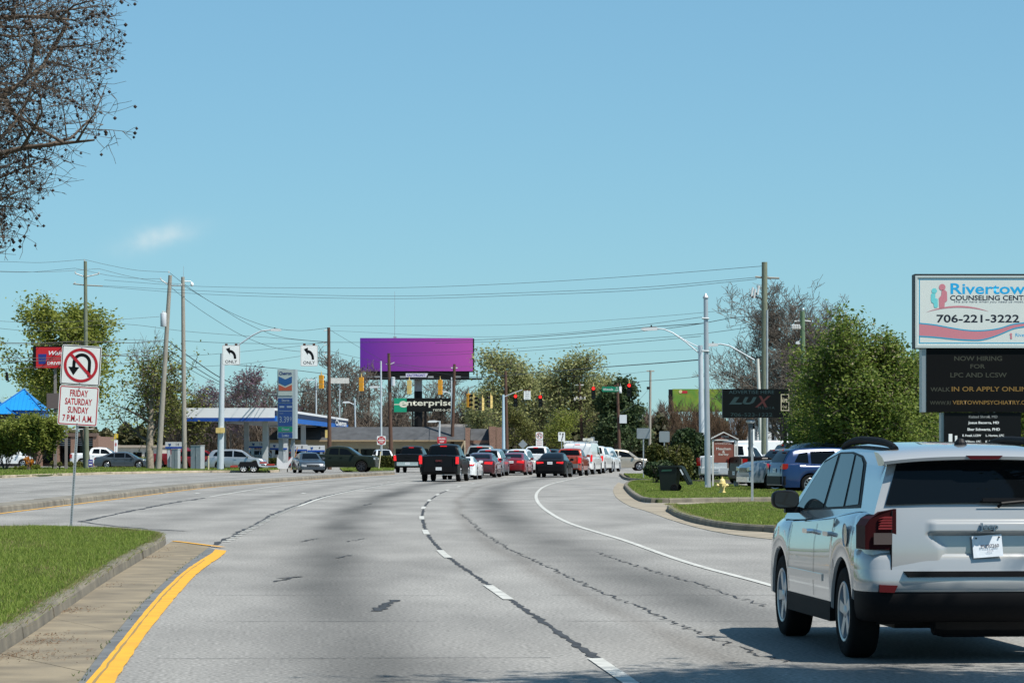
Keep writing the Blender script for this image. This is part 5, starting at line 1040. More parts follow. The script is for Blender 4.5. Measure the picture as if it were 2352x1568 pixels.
# --- the purple billboard
Yp = 380.0; k = F / Yp; pb = thing('billboard', 'large purple to pink billboard on a thick black pole', 'billboard', (GX(958, Yp), Yp, 0)); lx = lambda u_: (u_ - 958) / k
mg = bpy.data.materials.new('purple_print'); mg.use_nodes = True; t = mg.node_tree; b = t.nodes['Principled BSDF']; b.inputs['Roughness'].default_value = .6; b.inputs['Specular IOR Level'].default_value = .2
tcx = t.nodes.new('ShaderNodeTexCoord'); sx = t.nodes.new('ShaderNodeSeparateXYZ'); mr = t.nodes.new('ShaderNodeMapRange'); mr.inputs[1].default_value = lx(827); mr.inputs[2].default_value = lx(1086); cr = t.nodes.new('ShaderNodeValToRGB'); cr.color_ramp.elements[0].color = (.115, .022, .275, 1); cr.color_ramp.elements[1].color = (.42, .075, .36, 1)
t.links.new(tcx.outputs['Object'], sx.inputs[0]); t.links.new(sx.outputs[0], mr.inputs[0]); t.links.new(mr.outputs[0], cr.inputs[0]); t.links.new(cr.outputs[0], b.inputs['Base Color'])
mb = MB(); mb.box(lx(827), lx(1086), 0, .25, lz(852, Yp), lz(776, Yp)); mb.build('poster_panel', mg, pb)
mb = MB(); mb.box(lx(830), lx(1089), .26, 1.6, lz(854, Yp), lz(777, Yp)); mb.build('frame', M_BLACK, pb)
mb = MB(); mb.box(lx(840), lx(1078), .05, .25, lz(868, Yp), lz(852.5, Yp)); apr = mb.build('apron', mat('apron_black', (.008, .009, .009), .7, spec=.15), pb)
mb = MB(); mb.prism([(lx(932), lz(866, Yp)), (lx(979), lz(866, Yp)), (lx(983), lz(857, Yp)), (lx(932), lz(857, Yp))], .02, .049, 'y'); op_ = mb.build('name_plate', mat('plate_pale', (.6, .58, .66), .5), pb); text('OUTFRONT', op_, mat('plate_blue', (.10, .08, .30), .5), (lx(956), .015, lz(861.5, Yp)), w=42 / k, h=5.5 / k, bold=.03)
mb = MB(); mb.box(lx(828), lx(1108), -1.3, .2, lz(872, Yp), lz(868.5, Yp)); mb.build('catwalk', M_BLACK, pb)
for u_ in (828, 1096, 1107):
    mb = MB(); mb.box(lx(u_) - .05, lx(u_) + .05, -1.3, -1.2, lz(869, Yp), lz(851, Yp)); mb.build('rail_post', M_BLACK, pb)
for u_ in (850, 868, 926, 990, 1052):
    mb = MB(); mb.box(lx(u_) - .35, lx(u_) + .35, -1.5, -1.1, lz(868, Yp), lz(864, Yp)); mb.build('floodlight', mat('lamp_grey', (.3, .31, .31), .5), pb)
mb = MB(); mb.cyl((lx(960), .9, lz(898, Yp)), (lx(960), .9, lz(866, Yp)), .50, n=16); mb.build('pole_collar', mat('pole_grey', (.36, .36, .38), .6, var=.1), pb); mb = MB(); mb.cyl((lx(960), .9, 0), (lx(960), .9, lz(898, Yp)), .52, n=16); mb.build('pole', M_BLACK, pb)
mb = MB(); mb.cyl((lx(906), .9, lz(777, Yp)), (lx(906), .9, lz(668, Yp)), .035, .02, n=5); mb.box(lx(903), lx(910), .7, 1.1, lz(777, Yp), lz(772, Yp)); mb.build('antenna', M_GALV, pb)
# --- rental sign
Ye = 352.0; k = F / Ye; es = thing('rental_sign', 'black rental sign with green square under the billboard', 'sign', (GX(972, Ye), Ye, 0)); lx = lambda u_: (u_ - 972) / k
mb = MB(); mb.box(lx(934), lx(1042), 0, .5, lz(945, Ye), lz(914, Ye)); ep = mb.build('panel', mat('sign_charcoal', (.006, .007, .007), .6, spec=.15), es); mb = MB(); mb.box(lx(905), lx(934) - .003, -.02, .5, lz(946, Ye), lz(914, Ye)); eg = mb.build('green_panel', mat('rental_green', (.0, .26, .14), .5), es)
m_cre = mat('cream_letters', (.66, .64, .52), .5); text('e', eg, m_cre, (lx(926), -.03, lz(928, Ye)), w=18 / k, h=15 / k, bold=.03); text('nterprise', ep, m_cre, (lx(988), -.01, lz(927, Ye)), w=108 / k, h=17 / k, bold=.02); text('rent-a-car', ep, m_cre, (lx(1018), -.01, lz(941, Ye)), w=46 / k, h=6 / k)
mb = MB(); mb.box(lx(905), lx(921), -.028, -.021, lz(929.5, Ye), lz(927.5, Ye)); mb.build('green_stripe', m_cre, eg)
for u_ in (977, 948):
    mb = MB(); mb.cyl((lx(u_), .25, 0), (lx(u_), .25, lz(945, Ye)), .15 if u_ == 977 else .10, n=10); mb.build('post', M_BLACK, es)
# --- gas price pylon
Yc = 240.0; k = F / Yc; cs = thing('price_sign', 'tall blue fuel price pylon with chevron emblem', 'sign', (GX(656, Yc), Yc, .1), R(-6)); lx = lambda u_: (u_ - 656) / k; zf = lambda v_: lz(v_, Yc) - .1; m_gp = mat('pylon_grey', (.30, .36, .38), .5)
mb = MB(); mb.box(lx(637), lx(679), 0, 1.0, zf(1007), zf(848)); cabn = mb.build('cabinet', m_gp, cs); m_pb = mat('price_blue', (.012, .045, .17), .4); m_dl = mat('digit_grey', (.20, .26, .33), .5)
def panel_(v0, v1, m, nm='panel', x0=639, x1=672): 
    mb = MB(); mb.box(lx(x0), lx(x1), -.04, -.001, zf(v1), zf(v0)); return mb.build(nm, m, cs)
e1 = panel_(850, 908, mat('emblem_grey', (.34, .40, .38), .5), 'emblem_panel'); text('Chevron', e1, mat('logo_navy', (.01, .03, .13), .5), (lx(655.5), -.05, zf(857)), w=29 / k, h=8 / k, bold=.03)
for dz, m_ in ((0, mat('logo_blue2', (.01, .075, .22), .5)), (19, mat('logo_red', (.33, .07, .035), .5))):
    mb = MB(); mb.prism([(lx(640), zf(864 + dz)), (lx(655.5), zf(871 + dz)), (lx(671), zf(864 + dz)), (lx(671), zf((879 if dz == 0 else 878) + dz)), (lx(655.5), zf((886 if dz == 0 else 878) + dz)), (lx(640), zf((879 if dz == 0 else 878) + dz))], -.055, -.042, 'y'); mb.build('chevron_stripe', m_, e1)
e2 = panel_(914, 924, m_pb); text('Stores', e2, m_dl, (lx(656), -.05, zf(919)), w=18 / k, h=6 / k, bold=.02)
e3 = panel_(926, 978, m_pb); mb = MB(); mb.box(lx(642), lx(653), -.05, -.041, zf(936), zf(932)); mb.build('small_print', m_dl, e3); mb = MB(); mb.box(lx(659), lx(671), -.05, -.041, zf(936), zf(932)); mb.build('small_print', m_dl, e3)
text('Regular', e3, m_dl, (lx(647), -.05, zf(949)), w=9 / k, h=3 / k); text('3.39', e3, m_dl, (lx(653), -.05, zf(963)), w=22 / k, h=14 / k); text('9', e3, m_dl, (lx(668), -.05, zf(962)), w=4 / k, h=10 / k); mb = MB(); mb.box(lx(641), lx(671), -.048, -.041, zf(944), zf(943)); mb.build('rule', m_dl, e3)
e4 = panel_(980, 991, M_SIGNGREEN); text('Diesel', e4, m_dl, (lx(656), -.05, zf(985.5)), w=17 / k, h=6.5 / k, bold=.02); e5 = panel_(994, 1005, m_pb); text('Lotto', e5, m_dl, (lx(656), -.05, zf(999.5)), w=16 / k, h=7 / k, bold=.02)
mb = MB(); mb.box(lx(638), lx(647), .3, .7, 0, zf(1007)); mb.box(lx(667), lx(674), .3, .7, 0, zf(1007)); mb.build('post', mat('pylon_post', (.22, .25, .27), .5), cs)
# --- pharmacy sign on two posts
Yw = 232.0; k = F / Yw; ws = thing('pharmacy_sign', 'red drive-thru pharmacy sign half hidden by the no U-turn sign', 'sign', (GX(122, Yw), Yw, .1)); lx = lambda u_: (u_ - 122) / k; zf = lambda v_: lz(v_, Yw) - .1
mb = MB(); mb.box(lx(84), lx(170), -.25, .25, zf(845), zf(797)); wp = mb.build('panel', mat('pharmacy_red', (.50, .012, .018), .45), ws); mb = MB(); mb.box(lx(77), lx(84) - .003, -.25, .25, zf(846), zf(796)); mb.box(lx(77), lx(170), -.26, .26, zf(797) + .003, zf(795)); mb.build('frame', M_BLACK, ws)
text('Walgreens', wp, M_WHITE, (lx(148), -.26, zf(812)), w=70 / k, h=12 / k, shear=.3, bold=.02); text('DRIVE-THRU', wp, M_WHITE, (lx(142), -.26, zf(834)), w=64 / k, h=7 / k, bold=.02); mb = MB(); mb.prism([(lx(90), zf(836)), (lx(106), zf(836)), (lx(108), zf(813)), (lx(89), zf(813))], -.262, -.251, 'y'); mb.build('blue_cup', mat('cup_blue', (.015, .03, .20), .5), wp)
mb = MB(); mb.box(lx(108), lx(158), -.2, .2, zf(938), zf(903)); mb.build('lower_panel', mat('brown_panel', (.11, .085, .08), .6), ws)
for u_ in (127, 152):
    mb = MB(); mb.box(lx(u_ - 3), lx(u_ + 3), -.1, .1, 0, zf(845)); mb.build('post', mat('post_taupe', (.20, .18, .17), .6), ws)
# --- right far green billboard
Yg = 330.0; k = F / Yg; gb_ = thing('billboard', 'green food billboard partly behind the bare shrub', 'billboard', (GX(1600, Yg), Yg, 0)); lx = lambda u_: (u_ - 1600) / k
mb = MB(); mb.box(lx(1545), lx(1664), 0, .3, lz(945, Yg), lz(893, Yg)); gpn = mb.build('poster_panel', mat('green_poster', (.05, .20, .02), .6, var=.5, vscale=.9, col2=(.22, .26, .02)), gb_); mb = MB(); mb.box(lx(1536), lx(1545) - .003, 0, .5, lz(946, Yg), lz(894, Yg)); mb.build('frame', M_BLACK, gb_); mb = MB(); mb.box(lx(1566), lx(1579), -.02, -.001, lz(903, Yg), lz(897, Yg)); mb.build('red_print', M_SIGNRED, gpn); mb = MB(); mb.prism([(lx(a), lz(b_, Yg)) for a, b_ in circ(1563, 899, 4, 10)], -.03, -.001, 'y'); mb.build('food_print', mat('cream_food', (.6, .5, .25), .6), gpn)
mb = MB(); mb.cyl((0, .6, 0), (0, .6, lz(945, Yg)), .4, n=12); mb.build('pole', M_BLACK, gb_)
# --- small road signs
def small_sign(name, label, u_, v0, v1, Y_, w_px, draw, rz=0.0, pm=None, shape='rect', z0=0.0, zpost=None):
    k_ = F / Y_; o = thing(name, label, 'traffic sign', (GX(u_, Y_), Y_, z0), rz); x = w_px / 2 / k_; a, b_ = lz(v1, Y_) - z0, lz(v0, Y_) - z0
    mb = MB(); mb.box(-.03, .03, 0, .06, 0, b_ - .02); mb.build('post', M_GALV, o)
    p_ = plate(o, -x, x, a, b_, -.02, min(.06, x * .2), pm); draw(o, p_, x, a, b_); return o
def d_dne(o, p_, x, a, b_):
    c_ = (a + b_) / 2; mb = MB(); mb.prism(circ(0, c_, x * .92, 28), -.026, -.021, 'y'); mb.build('red_disc', M_SIGNRED, p_); mb = MB(); mb.box(-x * .7, x * .7, -.03, -.027, c_ - x * .14, c_ + x * .14); mb.build('white_bar', M_SIGNWHITE, p_); text('DO NOT', p_, M_SIGNWHITE, (0, -.028, c_ + x * .45), w=x * 1.0, h=x * .3, bold=.02); text('ENTER', p_, M_SIGNWHITE, (0, -.028, c_ - x * .45), w=x * .9, h=x * .3, bold=.02)
small_sign('do_not_enter_sign', 'white square do not enter sign with red disc beside the brown pole', 876, 1001, 1021, 262, 20, d_dne)
small_sign('wrong_way_sign', 'red wrong way sign above the lifted black pickup', 1015, 1003, 1018, 258, 21, lambda o, p_, x, a, b_: (text('WRONG', p_, M_SIGNWHITE, (0, -.024, a + (b_ - a) * .7), w=x * 1.5, h=(b_ - a) * .28, bold=.02), text('WAY', p_, M_SIGNWHITE, (0, -.024, a + (b_ - a) * .28), w=x * 1.0, h=(b_ - a) * .28, bold=.02)), pm=M_SIGNRED)
def d_nu(o, p_, x, a, b_): uturn(p_, 0, (a + b_) / 2, 2 * x, -.02)
o_ = small_sign('no_u_turn_sign', 'small no U-turn sign with hours plate at the junction', 1239, 992, 1009, 245, 16.5, d_nu); k_ = F / 245; pp_ = plate(o_, -8 / k_, 8 / k_, lz(1026, 245), lz(1010, 245), -.02, .03, name='hours_panel')
for i in range(3): text(('FRIDAY', 'SATURDAY', 'SUNDAY')[i], pp_, M_SIGNRED, (0, -.024, lz(1013 + i * 4.5, 245)), w=12 / k_, h=2.8 / k_)
def d_kr(o, p_, x, a, b_):
    h = b_ - a; mb = MB(); q_ = [(-.1, .05), (.1, .05), (.22, .35), (.40, .55), (.36, .72), (.55, .70), (.34, .95), (.02, .72), (.2, .70), (.18, .58), (.02, .38)]; mb.add([(u * x * 1.3, -.024, a + h * w_) for u, w_ in q_], [tuple(range(len(q_)))]); mb.add([(-x * .7, -.024, a + h * .9), (-x * .2, -.024, a + h * .9), (-x * .45, -.024, a + h * .6)], [(0, 1, 2)]); mb.build('arrow', M_SIGNBLACK, p_)
small_sign('keep_right_sign', 'white keep right sign with black arrow over the work van', 1290, 992, 1013, 246, 15.5, d_kr)
m_back = mat('sign_back', (.30, .33, .34), .45, .5)
small_sign('road_sign', 'bare grey back of a wide road sign beside the hedge', 1478, 983, 1007, 160, 31, lambda *a: None, pm=m_back); small_sign('road_sign', 'bare grey back of a smaller sign left of the bare shrub', 1526, 990, 1015, 158, 24, lambda *a: None, pm=m_back)
small_sign('road_sign', 'thin white sign seen edge-on near the hydrant', 1730, 985, 1019, 88, 18, lambda *a: None, rz=R(76), z0=.1)
small_sign('road_sign', 'tiny grey-backed sign in front of the dark house', 1361, 1003, 1018, 300, 9, lambda *a: None, pm=m_back)
o_ = thing('yard_sign', 'small blue and white yard sign at the foot of the green pole', 'sign', (GX(208, 232), 232, .1)); mb = MB(); mb.box(-.17, .17, 0, .02, .25, lz(1055, 232) - .1); p_ = mb.build('panel', mat('yard_blue', (.03, .03, .26), .5), o_); mb = MB(); mb.box(-.12, .12, -.01, -.001, .35, .45); mb.box(-.12, .12, -.01, -.001, .6, .65); mb.build('white_print', M_WHITE, p_); mb = MB(); mb.box(-.15, -.13, 0, .02, 0, .25); mb.box(.13, .15, 0, .02, 0, .25); mb.build('stake', M_GALV, o_)
tr_ = thing('warning_sign', 'grey back of a diamond warning sign above the white suv', 'traffic sign', (GX(1201, 255), 255, 0)); mb = MB(); cz_ = lz(1020, 255); mb.prism([(-.4, cz_), (0, cz_ - .4), (.4, cz_), (0, cz_ + .4)], -.02, 0, 'y'); mb.build('sign_panel', m_back, tr_); mb = MB(); mb.box(-.03, .03, 0, .05, 0, cz_ + .3); mb.build('post', M_GALV, tr_)
# ================================================================== poles, wires, signals
INS = MB(); INS.lathe([(.02, 0), (.07, .02), (.03, .05), (.07, .08), (.03, .11), (.06, .14), (.001, .17)], 8, 'z'); INS_ME = INS.mesh('insulator', M_PORC, 50)
def pole(name, label, u0, u1, v1, Y, r0, r1, m, z0=0.0, cat='utility pole', n=12):
    """a pole whose foot stands under u0 and whose top is seen at (u1, v1), Y metres away"""
    zt = lz(v1, Y); o = thing(name, label, cat, (GX(u0, Y), Y, z0)); mb = MB(); dx = (u1 - u0) / F * Y
    mb.cyl((0, 0, -.3), (dx, 0, zt - z0), r0, r1, n=n); mb.build('shaft', m, o, 40); o['h'] = zt; return o
def at(o, u, v, Y, dy=0.0): p = P(u, v, Y) - Vector(o.location); p.y += dy; return p
def arm(o, pts, r, m, name='crossarm', n=6): mb = MB(); mb.tube(pts, r, n); return mb.build(name, m, o, 60)
def ins(o, p): q = put('insulator', INS_ME, o); q.location = p; return q
def lumi(o, pts, Yd, m=M_STEELPALE, r=.05, side=-1):
    a_ = arm(o, pts, r, m, 'lamp_arm'); p = Vector(pts[-1]); d = (Vector(pts[-1]) - Vector(pts[-2])).normalized(); mb = MB()
    mb.prism([(p.x + d.x * a2, b2) for a2, b2 in ((-.1, -.10), (.55, -.12), (.75, -.06), (.6, .06), (.1, .08), (-.1, .05))] if True else [], p.y - .14, p.y + .14, 'y')
    for i in range(len(mb.v)): mb.v[i] = (mb.v[i][0], mb.v[i][1], mb.v[i][2] + p.z)
    h = mb.build('luminaire', mat('lamp_pale', (.6, .62, .62), .45), o, 40); q = MB(); q.cyl((p.x + d.x * .2, p.y, p.z + .07), (p.x + d.x * .2, p.y, p.z + .17), .04, n=6); q.build('photocell', M_BLACK, h); return h
p1 = pole('utility_pole', 'tall greenish wooden utility pole behind the no U-turn sign', 199, 196, 600, 235, .20, .13, M_WOODG, .1)
for a_, b_ in (((196, 636), (173, 628)), ((196, 636), (227, 629))):
    arm(p1, [at(p1, *a_, 235), at(p1, *b_, 235)], .05, M_PORC, 'bracket'); ins(p1, at(p1, b_[0], b_[1], 235))
arm(p1, [at(p1, 168, 652, 235), at(p1, 196, 655, 235), at(p1, 236, 657, 235)], .05, M_WOODT); ins(p1, at(p1, 172, 652, 235)); ins(p1, at(p1, 194, 601, 235))
arm(p1, [at(p1, 165, 986, 235), at(p1, 215, 985, 235)], .04, M_PORC, 'bracket')
p2 = pole('utility_pole', 'leaning wooden utility pole carrying a grey transformer', 363, 391, 632, 236, .24, .15, M_WOODT, .1)
for b_ in ((369, 642), (417, 656)): arm(p2, [at(p2, 390, 656, 236), at(p2, *b_, 236)], .05, M_PORC, 'bracket'); ins(p2, at(p2, *b_, 236))
ins(p2, at(p2, 388, 627, 236))
tp = at(p2, 376, 735, 236, -.1); mb = MB(); mb.lathe([(.001, -.55), (.24, -.52), (.25, -.5), (.25, .5), (.22, .56), (.001, .6)], 16, 'z', tp); tf = mb.build('transformer', mat('transformer_grey', (.50, .53, .56), .4, var=.05), p2, 40); q = put('bushing', INS_ME, tf); q.location = tp + Vector((-.05, 0, .58)); q = put('bushing', INS_ME, tf); q.location = tp + Vector((.1, 0, .56))
p3 = pole('utility_pole', 'pale round pole with a white dome camera and whip antenna', 424, 420, 636, 237, .21, .14, M_WOODT, .1)
arm(p3, [at(p3, 420, 646, 237), at(p3, 438, 646, 237), at(p3, 441, 650, 237)], .04, M_WHITE, 'camera_arm'); mb = MB(); mb.lathe([(.001, -.18), (.09, -.14), (.13, -.04), (.13, .06), (.06, .16), (.001, .17)], 12, 'z', at(p3, 441, 653, 237)); mb.build('dome_camera', M_WHITE, p3, 40); arm(p3, [at(p3, 421, 638, 237), at(p3, 422, 611, 237)], .018, M_GALV, 'antenna', 4)
p4 = pole('signal_pole', 'pale steel signal pole with arching street lamp beside the left turn signs', 506, 511, 812, 226, .27, .17, M_STEELPALE, .1, 'signal pole')
lumi(p4, [at(p4, 510, 830, 226), at(p4, 548, 792, 226), at(p4, 580, 770, 226), at(p4, 600, 760, 226), at(p4, 625, 757, 226)], 226, r=.06)
for du in (-6, 4):
    mb = MB(); c_ = at(p4, 508 + du, 988, 226, -.3); mb.prism(rrect(c_.x - .17, c_.x + .17, c_.z - .2, c_.z + .2, .04, 2), c_.y - .12, c_.y + .12, 'y'); mb.build('pedestrian_signal', M_SIGTAN, p4)
p5 = pole('utility_pole', 'dark brown wooden pole between the two yellow signals', 757, 755, 752, 250, .19, .13, M_WOODB)
for v_ in (757, 784, 790, 808, 815):
    arm(p5, [at(p5, 755, v_, 250), at(p5, 744, v_ + 3, 250, -.1)], .035, M_PORC, 'bracket')
mb = MB(); c_ = at(p5, 747, 997, 250, -.3); mb.prism(rrect(c_.x - .35, c_.x - .02, c_.z - .25, c_.z + .2, .03, 2), c_.y - .15, c_.y + .15, 'y'); mb.build('pedestrian_signal', M_BLACK, p5); mb = MB(); mb.prism(rrect(c_.x + .02, c_.x + .2, c_.z - .3, c_.z + .35, .03, 2), c_.y - .12, c_.y + .15, 'y'); mb.build('pedestrian_signal', M_SIGTAN, p5)
p6 = pole('utility_pole', 'brown wooden pole in front of the purple billboard', 899, 893, 811, 285, .22, .14, M_WOODB)
for b_ in ((886, 835), (906, 832)): arm(p6, [at(p6, 893, 838, 285), at(p6, *b_, 285)], .04, M_PORC, 'bracket')
mb = MB(); mb.lathe([(.001, -.45), (.2, -.4), (.2, .4), (.001, .45)], 12, 'z', at(p6, 903, 876, 285, -.2)); mb.build('transformer', mat('transformer_grey', (.5, .53, .56), .4), p6)
p7 = pole('utility_pole', 'brown wooden pole right of the rental sign', 1037, 1044, 836, 300, .2, .14, M_WOODB); arm(p7, [at(p7, 1036, 845, 300), at(p7, 1051, 845, 300)], .06, M_PORC)
p8 = pole('utility_pole', 'brown wooden pole above the brick building', 1165, 1161, 852, 290, .2, .14, M_WOODB)
p10 = pole('signal_pole', 'slim light blue steel signal pole above the queue', 1157, 1156, 906, 268, .17, .11, mat('light_blue_steel', (.42, .56, .64), .45, .2), 0, 'signal pole'); arm(p10, [at(p10, 1156, 912, 268), at(p10, 1180, 902, 268), at(p10, 1200, 895, 268)], .04, M_STEELPALE, 'lamp_arm')
p11 = pole('utility_pole', 'reddish wooden pole carrying a white box right of the junction', 1424, 1418, 880, 300, .18, .13, M_WOODB)
mb = MB(); c_ = at(p11, 1431, 962, 300, -.25); mb.box(c_.x - .36, c_.x + .36, c_.y - .12, c_.y + .05, c_.z - .42, c_.z + .42); mb.build('white_box', mat('box_pale', (.55, .58, .60), .5), p11)
p12 = pole('utility_pole', 'thin distant grey pole with crossarm against the sky', 1492, 1494, 850, 330, .17, .12, M_WOODT); arm(p12, [at(p12, 1485, 852, 330), at(p12, 1503, 852, 330)], .07, M_WOODT)
mb = MB(); c_ = at(p12, 1489, 891, 330, -.2); mb.cyl(c_ - Vector((0, 0, .15)), c_ + Vector((0, 0, .15)), .18, n=8); mb.build('splice_case', M_BLACK, p12)
p13 = pole('utility_pole', 'far wooden pole with clustered insulators over the work van', 1340, 1331, 880, 335, .2, .14, M_WOODB)
arm(p13, [at(p13, 1321, 884, 335), at(p13, 1341, 884, 335)], .07, M_PORC)
for i in range(6): ins(p13, at(p13, 1320 + i * 4.6, 920 - (i % 2) * 3, 335, -.2)).scale = (2, 2, 2)
lp = [('street_light', 'silver lamp post rising beside the do not enter sign', 876, 875, 829, 264, (881, 890), (866, 888)), ('street_light', 'grey lamp post with white head right of the station canopy', 818, 815, 915, 310, (815, 930), (801, 923)), ('street_light', 'pale lamp post just left of the brown pole at the rental sign', 1038, 1037, 866, 320, (1037, 905), (1024, 899)), ('street_light', 'short silver lamp post above the wrong way sign', 1007, 1010, 966, 262, (1010, 968), (1001, 967)), ('street_light', 'thin lamp post behind the station canopy', 727, 726, 870, 340, (726, 875), (716, 872))]
for nm, lb, u0, u1, v1, Y_, a_, b_ in lp:
    o = pole(nm, lb, u0, u1, v1, Y_, .10, .07, M_STEELPALE, 0, 'street light', 8); lumi(o, [at(o, *a_, Y_), at(o, *b_, Y_)], Y_, r=.04)
r1 = pole('steel_pole', 'large tapered steel pole with pointed cap on the right lawn', 1626, 1621, 684, 118, .125, .088, mat('bright_galv', (.40, .45, .48), .42, .35, var=.05, vscale=2), .12, 'pole', 12)
mb = MB(); c_ = at(r1, 1621, 684, 118); mb.lathe([(.115, -.02), (.115, .03), (.02, .18), (.001, .19)], 12, 'z', c_); mb.build('cap', M_GALV, r1); mb = MB(); mb.cyl((0, 0, -.05), (0, 0, .10), .17, .15, n=4); mb.build('base_plate', M_GALV, r1)
for v_ in (731, 806): arm(r1, [at(r1, 1612, v_, 118, -.1), at(r1, 1628, v_ + 1, 118, -.1)], .035, M_GALV, 'band')
r2 = pole('street_light', 'street lamp on a steel pole just left of the capped pole', 1614, 1609, 793, 150, .16, .12, M_STEELPALE, 0, 'street light'); lumi(r2, [at(r2, 1607, 812, 150), at(r2, 1575, 785, 150), at(r2, 1545, 764, 150), at(r2, 1525, 756, 150), at(r2, 1505, 754, 150)], 150, r=.035); arm(r2, [at(r2, 1607, 798, 150), at(r2, 1580, 785, 150), at(r2, 1545, 764, 150)], .028, M_STEELPALE, 'lamp_brace')
r3 = pole('street_light', 'pale leaning street lamp in front of the big bare tree', 1752, 1740, 824, 180, .13, .10, mat('pale_pole', (.55, .55, .50), .6), 0, 'street light'); lumi(r3, [at(r3, 1733, 827, 180), at(r3, 1700, 808, 180), at(r3, 1675, 794, 180), at(r3, 1655, 790, 180), at(r3, 1645, 791, 180)], 180, r=.05)
r4 = pole('utility_pole', 'tallest wooden pole on the right with fuse cutouts and conduit', 1756, 1756, 602, 146, .17, .14, M_WOODG)
arm(r4, [at(r4, 1735, 636, 146), at(r4, 1760, 638, 146), at(r4, 1790, 639, 146)], .05, M_WOODT); mb = MB(); mb.cyl(at(r4, 1761.5, 712, 146, -.12), at(r4, 1761.5, 1040, 146, -.12), .05, n=8); mb.build('conduit', M_GALV, r4)
for i, (u_, v_) in enumerate(((1726, 672), (1732, 676), (1740, 668))):
    ct = MB(); a_ = at(r4, u_, v_, 146, -.2); ct.cyl(a_ + Vector((.05, 0, .25)), a_ - Vector((.02, 0, .2)), .05, n=6); ct.build('cutout', M_PORC, r4); mb = MB(); mb.cyl(a_ - Vector((.06, 0, .2)), a_ - Vector((.1, 0, .1)), .035, n=5); mb.build('fuse', M_BLACK, ct.build('cutout_clip', M_BLACK, r4) if False else r4)
arm(r4, [at(r4, 1728, 680, 146, -.15), at(r4, 1745, 684, 146, -.1), at(r4, 1754, 692, 146), at(r4, 1757, 708, 146, -.1)], .035, M_WIRE, 'riser_cable'); arm(r4, [at(r4, 1758, 708, 146), at(r4, 1772, 689, 146), at(r4, 1760, 684, 146)], .03, M_WIRE, 'riser_cable')
r5 = pole('utility_pole', 'green-tinted wooden pole in front of the bare tree crown', 1848, 1843, 714, 170, .17, .13, mat('green_pole', (.10, .16, .09), .9, var=.2, stretch=(6, 6, .5)), 0); arm(r5, [at(r5, 1825, 738, 170), at(r5, 1843, 736, 170), at(r5, 1862, 738, 170)], .04, M_PORC)
for i in range(4): ins(r5, at(r5, 1820 + i * 5, 756, 170, -.2)).scale = (1.6, 1.6, 1.6)
lumi(r5, [at(r5, 1841, 770, 170), at(r5, 1836, 786, 170)], 170, r=.03)
r6 = pole('utility_pole', 'slim wooden pole left of the green-tinted pole', 1802, 1799, 796, 195, .15, .11, M_WOODT); arm(r6, [at(r6, 1788, 812, 195), at(r6, 1799, 814, 195), at(r6, 1812, 812, 195)], .04, M_PORC)

WN = [0]
def wire(desc, pts, Y0, Y1, r=0.016, m=None, name='overhead_wire'):
    p = np.array(pts, dtype=float); s = np.concatenate([[0], np.cumsum(np.hypot(*np.diff(p, axis=0).T))]); q = np.linspace(0, s[-1], 28)
    uu = ssum(q, list(zip(s, p[:, 0]))); vv = ssum(q, list(zip(s, p[:, 1]))); Y = Y0 + (Y1 - Y0) * q / s[-1]
    mb = MB(); mb.tube([P(a, b_, c_) for a, b_, c_ in zip(uu, vv, Y)], r * .82, 5); o = mb.build(name, m or M_WIRE); return tag(o, desc, 'wire', 'overhead wires')
wire('highest wire entering from the left to the green pole top', [(-60, 604), (0, 601), (90, 603), (194, 596)], 228, 235)
wire('left bracket wire from the frame edge to the green pole', [(-60, 621), (60, 625), (173, 616)], 228, 235); wire('right bracket wire from the frame edge past the green pole', [(-60, 620), (40, 624), (120, 624), (227, 617)], 230, 235)
wire('topmost wire from green pole to leaning pole', [(194, 596), (250, 609), (310, 620), (388, 625)], 235, 236); wire('left bracket wire from green pole to leaning pole', [(173, 616), (260, 634), (330, 640), (369, 640)], 235, 236); wire('right bracket wire from green pole to leaning pole', [(227, 617), (290, 633), (350, 645), (417, 653)], 235, 236)
wire('topmost sagging wire from leaning pole down to brown pole', [(388, 625), (432, 659), (512, 709), (570, 735), (624, 752), (692, 759), (752, 753)], 236, 250, .02); wire('middle sagging wire from leaning pole to brown pole', [(417, 653), (500, 703), (572, 745), (642, 773), (700, 781), (752, 785)], 236, 250, .02); wire('lower sagging wire from leaning pole to brown pole', [(369, 640), (430, 690), (488, 730), (562, 773), (632, 799), (690, 807), (752, 808)], 236, 250, .02)
wire('highest long wire from green pole across to tall right pole', [(240, 643), (442, 657), (700, 661), (900, 661), (1200, 650), (1500, 631), (1752, 611)], 235, 146, .015, M_WIREG); wire('second long wire across the sky to the tall right pole', [(236, 656), (442, 667), (700, 677), (900, 680), (1200, 672), (1500, 658), (1736, 637)], 235, 146, .015, M_WIREG); wire('third long wire across the sky to the tall right pole', [(236, 658), (442, 674), (700, 683), (900, 686), (1200, 678), (1500, 664), (1738, 641)], 235, 146, .015, M_WIREG)
wire('thin service wire through the left tree top', [(-40, 735), (60, 740), (180, 738), (280, 733), (366, 727)], 228, 236); wire('long wire from left edge past leaning pole to brown pole', [(-40, 750), (75, 760), (280, 744), (430, 761), (532, 769), (632, 776), (752, 786)], 228, 250, .017)
wire('thick upper cable from left edge to leaning pole', [(-40, 785), (80, 788), (203, 784), (260, 786), (310, 787), (378, 781)], 228, 236, .035); wire('thin cable just under the thick upper cable', [(-40, 789), (120, 791), (204, 788), (300, 780), (378, 786)], 228, 236, .018)
